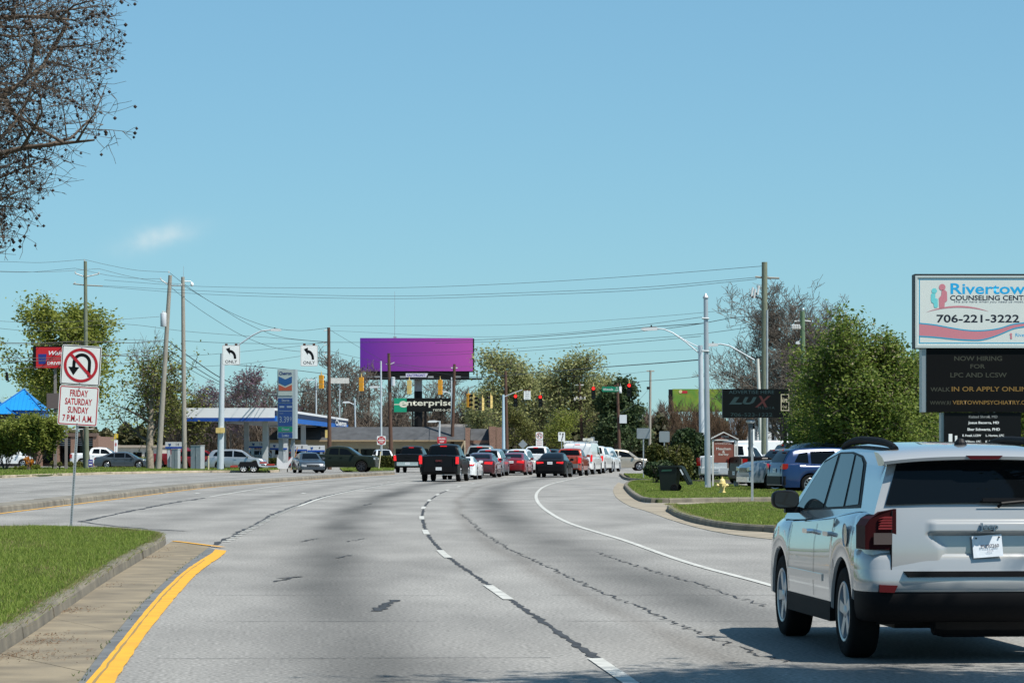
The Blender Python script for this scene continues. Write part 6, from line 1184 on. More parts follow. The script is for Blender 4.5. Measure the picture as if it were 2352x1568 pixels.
wire('thick bundle sagging from leaning pole to brown pole', [(386, 783), (442, 824), (512, 870), (580, 895), (640, 903), (700, 899), (755, 888)], 236, 250, .045); wire('second cable bundle under the first toward brown pole', [(384, 802), (452, 846), (520, 884), (600, 906), (650, 908), (755, 878)], 236, 250, .035); wire('lowest cable from leaning pole under the price pylon emblem', [(380, 812), (440, 850), (510, 885), (590, 905), (650, 910), (700, 906), (755, 895)], 236, 250, .025)
wire('lower black cable crossing the pharmacy sign', [(-40, 821), (80, 822), (250, 817), (378, 801)], 228, 236, .03); wire('black cable under it past the pharmacy sign', [(-40, 831), (100, 828), (250, 816), (340, 817), (376, 811)], 228, 236, .035); wire('lowest left cable with hanging splice case', [(-40, 848), (90, 843), (200, 830), (300, 834), (372, 820)], 228, 236, .025)
wire('sign span wire from pale pole to brown pole', [(424, 783), (512, 787), (620, 789), (752, 788)], 226, 250, .02); wire('rising wire behind the left turn signs to brown pole', [(424, 818), (504, 812), (600, 803), (690, 794), (752, 784)], 237, 250); wire('lower rising wire above the redbud to brown pole', [(440, 843), (560, 835), (688, 818), (752, 808)], 237, 250)
wire('signal span wire from steel signal pole across the junction', [(511, 836), (592, 842), (680, 850), (738, 857), (830, 864), (938, 870), (1010, 869), (1044, 874)], 226, 300, .03); wire('signal tether wire under the price pylon emblem', [(440, 925), (530, 920), (640, 905), (720, 893), (755, 885)], 237, 250, .03)
wire('wire from brown pole down across the billboard left edge', [(757, 757), (830, 800), (893, 836)], 250, 285); wire('second wire from brown pole across the purple billboard', [(757, 806), (830, 823), (960, 848), (1043, 862)], 250, 300)
wire('straight upper wire behind the billboard toward the right poles', [(757, 759), (862, 764), (1000, 771), (1150, 773), (1350, 760), (1500, 743), (1612, 728)], 250, 118, .013, M_WIREG); wire('cable over the billboard rising to the capped pole', [(757, 786), (860, 786), (1000, 783), (1150, 778), (1300, 768), (1480, 752), (1619, 742)], 250, 118, .02); wire('heavy cable rising to the tall right pole', [(1000, 788), (1200, 782), (1411, 767), (1611, 743), (1690, 729), (1752, 727)], 285, 146, .022); wire('faint wire to the tall right pole above the cables', [(757, 748), (1000, 748), (1200, 745), (1411, 734), (1600, 719), (1750, 704)], 250, 146, .012, M_WIREG)
wire('pair of cables left of the capped pole, upper', [(893, 812), (1044, 808), (1200, 799), (1411, 782), (1615, 766), (1712, 753)], 285, 150, .016); wire('pair of cables left of the capped pole, lower', [(893, 818), (1044, 814), (1200, 806), (1411, 790), (1610, 772)], 285, 150, .016); wire('faint low wire crossing behind the billboard base', [(893, 838), (1044, 842), (1200, 834), (1411, 812), (1608, 801)], 285, 150, .012, M_WIREG)
wire('thick red signal span wire rising to the lamp pole', [(1044, 866), (1105, 866), (1259, 853), (1399, 842), (1509, 834), (1607, 826)], 300, 150, .035); wire('lower span cable right of the pines', [(1445, 878), (1494, 874), (1560, 869), (1611, 864), (1690, 853)], 300, 200, .025)
wire('guy wire slanting down from the tall right pole', [(1770, 668), (1790, 700), (1822, 760), (1836, 790)], 146, 172, .02, M_WIREG); wire('second guy wire in front of the bare tree', [(1800, 690), (1842, 752), (1880, 800), (1925, 856)], 165, 172, .02, M_WIREG); wire('short span from brown pole to pole at the rental sign', [(893, 832), (960, 842), (1044, 846)], 285, 300); wire('long low junction cable to the distant pole', [(1165, 856), (1250, 862), (1334, 864), (1418, 860), (1494, 852)], 290, 330, .02); wire('drooping service wire left of the distant pole', [(1424, 950), (1455, 930), (1480, 905), (1490, 893)], 300, 330, .018)
sc_ = thing('splice_case', 'black splice case hanging from the lowest cable at the left edge', 'splice case', P(17, 862, 229)); mb = MB(); mb.cyl((0, 0, -.4), (-.06, 0, .25), .12, .10, n=8); mb.build('case', M_BLACK, sc_); mb = MB(); mb.cyl((-.06, 0, .25), (-.06, 0, .55), .015, n=5); mb.build('hanger', M_BLACK, sc_)

# signals
def signal(label, u, v0, Y, rz, m, lit=None, backplate=False, h=1.05):
    """three-section head hanging with its top at (u, v0); faces -y before rotation"""
    z1 = lz(v0, Y); o = thing('traffic_signal', label, 'traffic signal', (GX(u, Y), Y, z1 - h), rz, 'signal heads hanging over the junction'); s = h / 3
    for i in range(3):
        z = h - s * (i + .5); mb = MB(); mb.prism(rrect(-.17, .17, z - s * .48, z + s * .48, .03, 2), -.12, .10, 'y'); sec = mb.build('housing', m, o)
        mb = MB(); mb.lathe([(.001, -.125), (.12, -.124), (.13, -.121)], 16, 'y', (0, 0, z)); mb.build('lens', M_REDLIT if (lit and i == 0) else M_LENSOFF, sec)
        vz = MB(); n = 12; vs = []
        for y_ in (-.12, -.36):
            for j in range(n): a = math.pi * (-.15 + 1.3 * j / (n - 1)); vs.append((.145 * math.cos(a), y_, z + .145 * math.sin(a)))
        vz.add(vs, [(j, j + 1, n + j + 1, n + j) for j in range(n - 1)]); vz.build('visor', M_BLACK, sec)
        if lit == 'arrow' and i == 0:
            mb = MB(); mb.add([(-.08, -.127, z), (0, -.127, z + .08), (0, -.127, z + .03), (.08, -.127, z + .03), (.08, -.127, z - .03), (0, -.127, z - .03), (0, -.127, z - .08)], [tuple(range(7))]); mb.build('arrow', M_REDLIT, sec)
    mb = MB(); mb.cyl((0, 0, h), (0, 0, h + .3), .03, n=6); mb.cyl((0, 0, h + .02), (0, 0, h + .1), .07, n=8); mb.build('hanger', M_SIGTAN, o); return o
for lb, u, v, Y, rz, m, h in (('yellow signal head seen from behind, left of the brown pole', 738, 861, 232, R(160), M_AMBER, 1.06), ('yellow signal head seen from behind at the billboard left corner', 830, 866, 240, R(165), M_AMBER, 1.12), ('faded tan signal head under the billboard centre', 940, 873, 246, R(170), M_SIGTAN, 1.15), ('orange-yellow signal head right of the billboard pole', 1011, 872, 250, R(165), M_AMBER, 1.25),
        ('yellow edge-on signal head, leftmost of the tilted cluster', 1076, 904, 262, R(62), M_AMBER, 1.2), ('faded edge-on signal head, second in the tilted cluster', 1088, 910, 265, R(65), M_SIGTAN, 1.15), ('pale edge-on signal head, third in the tilted cluster', 1108, 914, 268, R(-65), M_SIGTAN, 1.15), ('dark-fronted signal head, rightmost of the tilted cluster', 1127, 909, 264, R(-60), M_SIGTAN, 1.1)):
    signal(lb, u, v, Y, rz, m, None, h=h)
M_SIGBLK = mat('signal_black', (.006, .006, .006), .5, spec=.2)
signal('black signal head with red arrow left of the white text sign', 1184, 905, 258, 0, M_SIGBLK, 'arrow', h=1.08); signal('black signal head with red arrow right of the white text sign', 1241, 907, 258, 0, M_SIGBLK, 'arrow', h=1.0); signal('black signal head with round red left of the street name sign', 1363, 887, 252, 0, M_SIGBLK, 'ball', h=1.08); signal('black signal head with round red right of the street name sign', 1445, 880, 248, 0, M_SIGBLK, 'ball', h=1.08)
def hang_sign(name, label, u, v0, v1, Y, wpx, m, draw):
    k_ = F / Y; a, b_ = lz(v1, Y), lz(v0, Y); h = b_ - a; o = thing(name, label, 'traffic sign', (GX(u, Y), Y, a)); x = wpx / 2 / k_; p_ = plate(o, -x, x, 0, h, 0, min(.1, x * .15), m); draw(o, p_, x, h)
    for s in (-.55, .55):
        mb = MB(); mb.box(s * x - .1, s * x + .1, .0, .05, h - .03, h + .1); mb.build('bracket', mat('rust', (.12, .05, .03), .9), o)
    return o
def d_only(o, p_, x, h):
    border(p_, -x, x, 0, h, 0, .05, .02, .03, M_SIGNBLACK); mb = MB(); ou = []; inn = []
    for j in range(9):
        a = math.pi / 2 * j / 8; ou.append((x * -.15 + x * .72 * math.cos(a), h * .36 + h * .40 * math.sin(a))); inn.append((x * -.15 + x * .44 * math.cos(a), h * .36 + h * .26 * math.sin(a)))
    n = 9; mb.add([(a, -.004, b_) for a, b_ in [(ou[0][0], h * .31)] + ou] + [(a, -.004, b_) for a, b_ in [(inn[0][0], h * .31)] + inn], [(j, j + 1, n + 2 + j, n + 1 + j) for j in range(n)]); mb.add([(-x * .14, -.005, h * .88), (-x * .14, -.005, h * .52), (-x * .60, -.005, h * .80)], [(0, 1, 2)]); mb.build('arrow', M_SIGNBLACK, p_); text('ONLY', p_, M_SIGNBLACK, (0, -.004, h * .17), w=x * 1.35, h=h * .15, bold=.01)
hang_sign('left_turn_only_sign', 'left turn only sign hanging beside the steel signal pole', 531, 792, 838, 224, 41, None, d_only); hang_sign('left_turn_only_sign', 'left turn only sign hanging left of the brown wooden pole', 710, 792, 841, 232, 40, None, d_only)
def d_txt(o, p_, x, h):
    for i, s_ in enumerate(('LEFT ON', 'GREEN', 'ARROW', 'ONLY')): text(s_, p_, M_SIGNBLACK, (0, -.004, h * (.84 - i * .23)), w=x * 1.3, h=h * .13)
hang_sign('signal_text_sign', 'white four-line text sign between the two red arrows', 1211, 897, 917, 256, 15.5, None, d_txt)
hang_sign('street_name_sign', 'green hanging street name sign between two red signals', 1402, 887, 899.5, 250, 39, M_SIGNGREEN, lambda o, p_, x, h: (text('Whitesville', p_, M_SIGNWHITE, (-x * .28, -.004, h * .45), w=x * 1.2, h=h * .42), text('Rd', p_, M_SIGNWHITE, (x * .78, -.004, h * .72), w=x * .2, h=h * .28), text('5700', p_, M_SIGNWHITE, (x * .72, -.004, h * .28), w=x * .4, h=h * .28)))
cl = thing('signal_camera', 'white traffic camera beside the street name sign', 'camera', P(1425, 894, 249)); mb = MB(); mb.box(-.1, .1, -.12, .12, -.3, .25); mb.box(-.05, .05, -.2, -.12, -.2, -.05); mb.build('housing', M_WHITE, cl); mb = MB(); mb.cyl((0, 0, .25), (0, 0, .5), .02, n=5); mb.build('hanger', M_GALV, cl)
pn = thing('roof_panel', 'weathered white hanging panel right of the brown pole', 'sign', P(780, 874, 330)); mb = MB(); mb.box(-1.05, 1.05, 0, .2, -.3, .3); mb.build('panel', mat('weathered_white', (.48, .47, .43), .7, var=.15), pn); mb = MB(); mb.box(-.06, .06, .21, .35, lz(1035, 330) - pn.location.z - 1.5, .3); mb.build('post', M_GALV, pn)

# ---- street furniture
def cabinet(label, u, v0, v1, Y, wpx, z0=.1, m=None):
    k_ = F / Y; o = thing('utility_cabinet', label, 'utility cabinet', (GX(u, Y), Y, z0), R(-25)); x = wpx / 2 / k_; h = lz(v0, Y) - z0
    mb = MB(); mb.box(-x, x, -x * .7, x * .7, .05, h - .06); mb.build('body', m or mat('cabinet_grey', (.33, .36, .37), .5, var=.06), o); mb = MB(); mb.box(-x - .02, x + .02, -x * .74, x * .74, h - .055, h); mb.build('lid', mat('cabinet_lid', (.38, .41, .42), .5), o)
    mb = MB(); mb.box(-x * .02, x * .02, -x * .72, -x * .701, .12, h - .12); mb.build('door_seam', M_BLACK, o); mb = MB(); mb.box(x * .1, x * .16, -x * .76, -x * .701, h * .5, h * .62); mb.build('handle', M_GALV, o); mb = MB(); mb.box(-x, x, -x * .7, x * .7, -.05, .045); mb.build('plinth', M_CONC, o)
cabinet('tall grey utility cabinet right of the pale camera pole', 454, 1022, 1078, 232, 26); cabinet('lower grey cabinet between leaning pole and camera pole', 404, 1030, 1078, 236, 17)
bnp = thing('bench', 'small black bench on the verge under the big shrub', 'bench', (GX(129, 226), 226, .12)); mb = MB(); mb.box(-.36, .36, -.15, .15, .30, .35); mb.build('seat', M_BLACK, bnp)
for x in (-.26, .26):
    mb = MB(); mb.box(x - .03, x + .03, -.12, .12, 0, .30); mb.build('leg', M_BLACK, bnp)
for lb, u, Y, h in (('short cream marker post near the grey cabinet', 479, 226, 1.0), ('leaning cream marker post by the clipped hedge', 870, 245, 1.3)):
    o = thing('marker_post', lb, 'post', (GX(u, Y), Y, .1)); mb = MB(); mb.cyl((0, 0, 0), (0 if u < 500 else .15, 0, h), .05, n=8); mb.build('post', mat('cream_post', (.62, .56, .40), .6), o); mb = MB(); mb.lathe([(.055, 0), (.05, .05), (.001, .07)], 8, 'z', (0 if u < 500 else .15, 0, h)); mb.build('cap', M_SIGTAN, o)
ff = thing('feather_flag', 'yellow and white feather flag by the left shop', 'flag', (GX(266, 300), 300, .05)); mb = MB(); mb.cyl((0, 0, 0), (0, 0, 3.4), .03, n=5); mb.build('pole', M_GALV, ff); mb = MB(); mb.prism([(-.2, 2.7), (.2, 2.7), (.25, 3.2), (-.1, 3.3)], -.01, .01, 'y'); mb.build('yellow_flag', mat('flag_yellow', (.6, .42, .02), .6), ff); mb = MB(); mb.prism([(-.18, .5), (.15, .5), (.2, 2.6), (-.15, 2.6)], -.01, .01, 'y'); fw = mb.build('white_flag', M_WHITE, ff); mb = MB(); mb.box(-.08, .08, -.02, -.011, .9, 1.4); mb.box(-.08, .08, -.02, -.011, 2.0, 2.3); mb.build('red_print', M_SIGNRED, fw)
# wheelie bin
bp0 = G(1538, 1127, .12); bn = thing('wheelie_bin', 'dark green wheelie bin with its lid hanging open on the right lawn', 'bin', bp0, R(-14)); m_bin = mat('bin_green', (.010, .016, .013), .5, spec=.3, var=.1); S_ = .92
mb = MB(); mb.add([(-.30 * S_, -.33 * S_, .02), (.30 * S_, -.33 * S_, .02), (.30 * S_, .33 * S_, .02), (-.30 * S_, .33 * S_, .02), (-.37 * S_, -.40 * S_, .98 * S_), (.37 * S_, -.40 * S_, .98 * S_), (.37 * S_, .40 * S_, .98 * S_), (-.37 * S_, .40 * S_, .98 * S_)], [(0, 1, 5, 4), (1, 2, 6, 5), (2, 3, 7, 6), (3, 0, 4, 7), (0, 3, 2, 1)]); mb.build('body', m_bin, bn)
mb = MB(); ringpoly(mb, [(-.42 * S_, -.44 * S_), (.42 * S_, -.44 * S_), (.42 * S_, .44 * S_), (-.42 * S_, .44 * S_)], [(-.36 * S_, -.38 * S_), (.36 * S_, -.38 * S_), (.36 * S_, .38 * S_), (-.36 * S_, .38 * S_)], .93 * S_, 1.0 * S_, 'z'); mb.build('rim', m_bin, bn)
mb = MB(); M = Matrix.Translation((.44 * S_, 0, .96 * S_)) @ Matrix.Rotation(R(62), 4, 'Y'); mb.box(0, .80 * S_, -.40 * S_, .40 * S_, -.03, .03, 0, M); mb.box(.04, .74 * S_, -.34 * S_, .34 * S_, .03, .07, 0, M); ldd = mb.build('lid', m_bin, bn)
mb = MB(); M2 = M; mb.add([M2 @ Vector(p) for p in ((.12, -.405, -.02), (.34, -.405, -.02), (.34, -.405, .03), (.12, -.405, .03))], [(0, 1, 2, 3)]); mb.build('label', M_PLATE, ldd)
for s in (-1, 1):
    t_, rm_ = rim_for('five', M_BLACK); o = put('wheel', t_, bn); o.location = (.26 * S_, s * .37 * S_, .13); o.scale = (.08, .13, .13); o.rotation_euler = (0, 0, s * math.pi / 2); put('rim', rm_, o)
mb = MB(); mb.prism([(-.24, .70), (.14, .72), (.16, .78), (-.2, .77)], -.395 * S_, -.38 * S_, 'y'); mb.build('print_mark', mat('bin_print', (.06, .16, .09), .6), bn)
# hydrant
hp = G(1659, 1131, .12); hy = thing('fire_hydrant', 'cream fire hydrant on the right lawn', 'fire hydrant', hp, R(15)); m_hy = mat('hydrant_cream', (.62, .50, .20), .5, var=.08, vscale=8); q_ = .86
mb = MB(); mb.lathe([(r_ * q_, z_ * q_) for r_, z_ in ((.001, -.05), (.15, -.05), (.15, .03), (.10, .05), (.10, .33), (.155, .35), (.155, .39), (.125, .41), (.12, .47), (.08, .54), (.03, .58), (.03, .64), (.001, .65))], 18, 'z'); mb.build('barrel', m_hy, hy, 40)
for a_, r_, l_ in ((180, .06, .20), (-90, .075, .20), (0, .06, .20)):
    d = Vector((math.cos(R(a_)), math.sin(R(a_)), 0)); mb = MB(); mb.cyl(d * .06, d * l_ * .8, r_ * q_, n=12); mb.cyl(d * l_ * .8, d * l_, r_ * 1.2 * q_, n=8); mb.cyl(d * l_, d * (l_ + .03), .02, n=5)
    for i in range(len(mb.v)): mb.v[i] = (mb.v[i][0], mb.v[i][1], mb.v[i][2] + .25)
    mb.build('nozzle', m_hy, hy)
# trailer
Yt = 213.5; tr = thing('utility_trailer', 'flat tandem-axle trailer with red lights and white tarp', 'trailer', (GX(596, Yt), Yt, 0), R(2)); k = F / Yt; tx_ = lambda u_: (u_ - 596) / k
mb = MB(); mb.box(tx_(535), tx_(632), -.9, .9, .48, .58); mb.build('deck', mat('trailer_steel', (.12, .11, .10), .7, var=.2), tr)
for y_ in (-.95, .95):
    mb = MB(); mb.prism([(tx_(549), .45), (tx_(553), .78), (tx_(590), .78), (tx_(596), .45)], y_ - .12, y_ + .12, 'y'); mb.build('fender', M_BLACK, tr)
    for u_ in (561, 584):
        t_, rm_ = rim_for('five', mat('white_rim', (.6, .6, .58), .5)); o = put('wheel', t_, tr); o.location = (tx_(u_), y_, .30); o.scale = (.25, .30, .30); o.rotation_euler = (0, 0, -math.pi / 2 if y_ < 0 else math.pi / 2); put('rim', rm_, o)
for u0, u1, z0, z1 in ((531, 548, .40, .52), (598, 614, .66, .78), (614, 632, .52, .64)):
    mb = MB(); mb.box(tx_(u0), tx_(u1), -.95, -.88, z0, z1); mb.build('red_rail', mat('trailer_red', (.32, .03, .02), .5), tr)
mb = MB(); mb.prism([(tx_(596), .45), (tx_(590), .95), (tx_(594), .95), (tx_(602), .5), (tx_(640), .5), (tx_(640), .43), (tx_(600), .43)], -.93, -.86, 'y'); mb.build('side_rail', M_STEELPALE, tr); mb = MB(); mb.cyl((tx_(632), -.5, .45), (tx_(664), 0, .42), .05, n=6); mb.cyl((tx_(632), .5, .45), (tx_(664), 0, .42), .05, n=6); mb.cyl((tx_(660), 0, .05), (tx_(660), 0, .6), .04, n=6); mb.build('drawbar', M_BLACK, tr)
mb = MB(); a_ = [(636, 1071), (637, 1050), (641, 1053), (650, 1063), (660, 1062), (668, 1052), (673, 1048), (671, 1058), (664, 1068), (661, 1076), (640, 1076)]; mb.prism([(tx_(u_), lz(v_, Yt)) for u_, v_ in a_], -.5, -.2, 'y'); mb.build('tarp', mat('white_tarp', (.66, .66, .66), .6, bump=.5, bscale=3), tr)
rod = thing('wooden_pole', 'thin bare wooden stick slanting above the white tarp', 'stick', (GX(668, 222), 222, .1)); mb = MB(); mb.cyl((0, 0, 0), (.5, 0, 1.75), .035, n=6); mb.build('stick', mat('bare_wood', (.42, .25, .11), .8), rod)
# ================================================================== trees and shrubs
def grow(seed, H, tr, spread=0.9, levels=5, up=0.25, first=0.25, kids=(9, 5, 4, 4), droop=0.0, lean=(0, 0), len0=0.55, taper=.62, wig=.16, multi=1, clip=None):
    rg = random.Random(seed); segs = []; tips = []
    def branch(p, d, L, r, lev):
        n = max(3 if levels > 5 and lev > 1 else 2, 5 - lev); pts = [p]; q = p.copy(); dd = d.copy()
        for i in range(n):
            dd = (dd + Vector((rg.gauss(0, wig * (.3 if lev == 0 else 1)), rg.gauss(0, wig * (.3 if lev == 0 else 1)), rg.gauss(0, wig * .7) + (up if lev else .05) * .25 - droop * .12 * lev))).normalized(); q = q + dd * (L / n)
            if clip and lev and not clip(q): break
            pts.append(q.copy())
        n = len(pts) - 1
        if n < 1: return
        for i in range(n):
            a = i / n; r0 = r * (1 - a * (.6 if lev == 0 else .82)); r1 = r * (1 - (i + 1) / n * (.6 if lev == 0 else .82)); segs.append((pts[i], pts[i + 1], r0, r1, lev))
        if lev >= levels - 1: tips.append((pts[-1], dd, lev)); tips.append((pts[len(pts) // 2], dd, lev)); return
        k = kids[min(lev, len(kids) - 1)]
        for j in range(k):
            f = (first if lev == 0 else .25) + (1 - (first if lev == 0 else .25)) * (j + rg.random() * .8) / k; f = min(f, .98); i = min(int(f * n), n - 1); b = pts[i].lerp(pts[i + 1], f * n - i)
            ax = Vector((rg.gauss(0, 1), rg.gauss(0, 1), rg.gauss(0, .35))).normalized(); base = (pts[i + 1] - pts[i]).normalized(); o = (ax - base * ax.dot(base)).normalized()
            nd = (base * (1 - spread * .75) + o * spread + Vector((0, 0, up))).normalized()
            branch(b, nd, L * (len0 if lev == 0 else taper) * rg.uniform(.7, 1.15) * (1.1 - f * .45 if lev == 0 else 1), max(r * (1 - f * .6) * (.55 if lev == 0 else .6), .006), lev + 1)
        tips.append((pts[-1], dd, lev))
    for m in range(multi):
        a = 2 * math.pi * m / multi; d = Vector((lean[0] + (.45 * math.cos(a) if multi > 1 else 0), lean[1] + (.45 * math.sin(a) if multi > 1 else 0), 1)).normalized()
        branch(Vector((.06 * math.cos(a), .06 * math.sin(a), 0)) if multi > 1 else Vector((0, 0, -.1)), d, H * (.72 if multi == 1 else .62), tr, 0)
    return segs, tips
def segmesh(name, segs, m, rmin=0.0, levs=None):
    V = []; Fs = []; o = 0
    for p, q, r0, r1, lev in segs:
        if levs and lev not in levs: continue
        n = 8 if lev == 0 else (5 if lev < 3 else 3); d = (q - p)
        if d.length < 1e-5: continue
        d.normalize(); a = d.orthogonal().normalized(); b = d.cross(a); r0 = max(r0, rmin); r1 = max(r1, rmin * .8)
        for c, r in ((p, r0), (q, r1)):
            for j in range(n): t = 2 * math.pi * j / n; V.append(c + (a * math.cos(t) + b * math.sin(t)) * r)
        for j in range(n): Fs.append((o + j, o + (j + 1) % n, o + n + (j + 1) % n, o + n + j))
        o += 2 * n
    return fastmesh(name, np.array([tuple(v) for v in V]), np.array(Fs), m)
def leaves(name, tips, per, size, spread, m, seed=1, flat=.5, keep=1.0, zmin=-1e9):
    rg = np.random.default_rng(seed); T = np.array([tuple(t[0]) for t in tips]); T = T[rg.random(len(T)) < keep]; T = T[T[:, 2] > zmin]
    c = np.repeat(T, per, 0) + rg.normal(0, spread, (len(T) * per, 3)); n = len(c); s = size * rg.uniform(.6, 1.35, (n, 1))
    a = rg.normal(0, 1, (n, 3)); a[:, 2] *= flat; a /= np.linalg.norm(a, axis=1)[:, None]; b = np.cross(a, rg.normal(0, 1, (n, 3))); b /= np.maximum(np.linalg.norm(b, axis=1)[:, None], 1e-6)
    V = np.stack([c - a * s, c + b * s * .55, c + a * s, c - b * s * .55], 1).reshape(-1, 3); return fastmesh(name, V, np.arange(4 * n).reshape(-1, 4), m)
TG = {}
def tree(label, u, Y, key, seed, H, tr, leaf=None, name='tree', rz=0.0, scale=1.0, bark=None, rmin=.012, z0=0.0, group=None, X=None, cat='tree', twigm=None, **kw):
    if key not in TG:
        segs, tips = grow(seed, H, tr, **kw); meshes = [('trunk', segmesh('trunk', segs, bark or M_BARK, rmin, (0,))), ('branches', segmesh('branches', segs, twigm or M_TWIG, rmin, (1, 2, 3, 4, 5)))]
        for lf in (leaf or []): meshes.append((lf.get('part', 'crown'), leaves('crown', tips, lf['per'], lf['size'], lf['spread'], lf['m'], seed, keep=lf.get('keep', 1.0), zmin=lf.get('zmin', -1e9))))
        TG[key] = meshes
    o = thing(name, label, cat, (X if X is not None else GX(u, Y), Y, z0), rz, group); o.scale = (scale,) * 3
    for nm, me in TG[key]: put(nm, me, o)
    return o
LV = leafmat('leaf_spring', (.13, .17, .025), (.31, .33, .07)); LY = leafmat('leaf_yellowgreen', (.19, .21, .075), (.40, .40, .18)); LD = leafmat('leaf_dark', (.012, .028, .010), (.04, .065, .018), .15); LP = leafmat('leaf_pear', (.065, .12, .016), (.23, .28, .06)); LPB = leafmat('blossom_pale', (.22, .20, .10), (.42, .36, .24)); LB = leafmat('leaf_bush', (.11, .15, .025), (.27, .30, .06)); LR = leafmat('redbud_bloom', (.10, .065, .085), (.20, .13, .165)); LO = leafmat('leaf_oliveolive', (.075, .085, .02), (.19, .19, .055), .2); LPI = leafmat('pine_needles', (.022, .048, .018), (.075, .10, .038), .2); LH = leafmat('leaf_hedge', (.03, .045, .008), (.10, .10, .022), .15)
M_SYC = mat('pale_bark', (.26, .22, .17), .9, var=.35, vscale=6, bump=.4)
# sweetgum overhead at left, with seed balls
def within(p, k=.25):      # keeps the crown inside its rounded natural outline
    a = math.atan2(p.y, p.x); return math.hypot(p.x, p.y) < np.interp(p.z, [3.6, 4.6, 6.2, 7.6, 10, 16], [1.6, 2.7, 3.9, 4.35, 4.5, 3.2]) + k * math.sin(a * 9 + p.z * 2.3) + k * math.sin(a * 23 + p.z * 5.1)
segs, tips = grow(21, 19, .22, spread=.95, levels=6, up=.10, first=.32, kids=(50, 8, 6, 5, 3), droop=.08, len0=.37, taper=.56, wig=.27, clip=within)
o = thing('sweetgum_tree', 'bare sweetgum with dangling seed balls reaching in at upper left', 'tree', (-10.25, 46.5, .1)); put('trunk', segmesh('trunk', segs, M_BARK, .012, (0,)), o); put('branches', segmesh('branches', segs, mat('sweetgum_bark', (.10, .078, .06), .95, var=.5, vscale=4), .0042, (1, 2, 3, 4, 5)), o)
rg = np.random.default_rng(4); T = np.array([tuple(t[0]) for t in tips if t[2] >= 4]); T = T[rg.random(len(T)) < .16]; T = T + rg.normal(0, .02, T.shape) - [0, 0, .03]
ico = np.array([(1, 0, 0), (-1, 0, 0), (0, 1, 0), (0, -1, 0), (0, 0, 1), (0, 0, -1)]) * 1.0; fi = np.array([(0, 2, 4), (2, 1, 4), (1, 3, 4), (3, 0, 4), (2, 0, 5), (1, 2, 5), (3, 1, 5), (0, 3, 5)])
V = (T[:, None, :] + ico[None] * rg.uniform(.02, .036, (len(T), 1, 1))).reshape(-1, 3); Fs = (np.arange(len(T))[:, None, None] * 6 + fi[None]).reshape(-1, 3); sb = put('seed_balls', fastmesh('seed_balls', V, Fs, mat('seed_ball', (.03, .018, .014), .9)), o); sb['kind'] = 'stuff'
# left group
tree('spring green oak behind the pharmacy sign', 200, 242, 'oakA', 5, 15.6, .30, [dict(per=22, size=.15, spread=.36, m=LV)], spread=.8, levels=4, kids=(16, 6, 4), up=.3, len0=.42, first=.3, bark=M_BARK, rmin=.02)
tree('leaning dark-trunked oak with sparse leaves right of the green oak', 345, 240, 'oakB', 9, 11.5, .34, [dict(per=5, size=.12, spread=.42, m=LO, keep=.7), dict(per=3, size=.13, spread=.4, m=LV, keep=.6)], spread=.9, levels=4, kids=(14, 6, 4), up=.15, len0=.5, first=.28, rmin=.02, bark=M_SYC)
tree('thin bare tree rising behind the leaning pole', 352, 262, 'bareS', 12, 13.5, .14, None, spread=.55, levels=5, kids=(11, 5, 3, 2), up=.45, len0=.36, rmin=.012)
tree('feathery green tree behind the camera pole', 410, 268, 'oakC', 15, 8.5, .2, [dict(per=9, size=.14, spread=.4, m=LO)], spread=.8, levels=4, kids=(12, 6, 4), up=.2, len0=.5, rmin=.018)
tree('bright green oak at far left behind the blue roof', 92, 318, 'oakD', 18, 11, .25, [dict(per=7, size=.16, spread=.45, m=LV)], spread=.8, levels=4, kids=(13, 6, 4), up=.25, len0=.45, rmin=.02)
tree('bare tree at the left edge behind the blue roof', 8, 330, 'bareS', 12, 9, .14, None, scale=.62, rz=1)
tree('large leafy shrub in front of the white van', 78, 228, 'bushL', 31, 5.2, .05, [dict(per=7, size=.13, spread=.22, m=LB)], name='shrub', cat='shrub', spread=.5, levels=4, kids=(8, 5, 4), up=.35, len0=.55, multi=7, first=.2, rmin=.015, scale=.92)
tree('smaller leafy shrub at the left frame edge', 12, 230, 'bushL', 31, 5, .05, None, name='shrub', cat='shrub', rz=2.2, scale=.8)
tree('purple blooming redbud behind the station canopy', 575, 345, 'redbud', 40, 12.5, .18, [dict(per=5, size=.15, spread=.3, m=LR, keep=.3)], spread=.75, levels=5, kids=(12, 5, 4, 2), up=.3, len0=.45, rmin=.025)
tree('second redbud left of the price pylon', 505, 352, 'redbud', 40, 10, .18, None, rz=1.4, scale=.85); tree('third redbud behind the price pylon', 655, 358, 'redbud', 40, 10, .18, None, rz=3.0, scale=.8)
BG = 'bare trees behind the buildings'
bl_ = [(455, 372, .75, .3, 'bare tree behind the left end of the canopy'), (700, 368, .88, 1.1, 'bare tree between price pylon and brown pole'), (792, 362, 1.1, 2.2, 'tall bare tree left of the billboard'), (845, 374, 1.0, 3.4, 'bare tree behind the billboard left corner'), (912, 392, .9, 4.5, 'bare tree under the billboard left half'), (1010, 395, .95, 5.2, 'bare tree under the billboard right half'), (1065, 398, .85, .9, 'bare tree behind the rental sign right end'), (745, 380, .8, 2.9, 'bare tree behind the dark shingle roof'), (620, 386, .85, 4.0, 'bare tree behind the middle redbud'), (530, 388, .8, 5.0, 'bare tree behind the second redbud')]
for u_, Y_, s_, rz_, lb in bl_: tree(lb, u_, Y_, 'bareM', 52, 13.5, .22, None, spread=.75, levels=5, kids=(12, 6, 4, 3), up=.28, len0=.45, first=.25, rmin=.03, scale=s_, rz=rz_, group=BG)
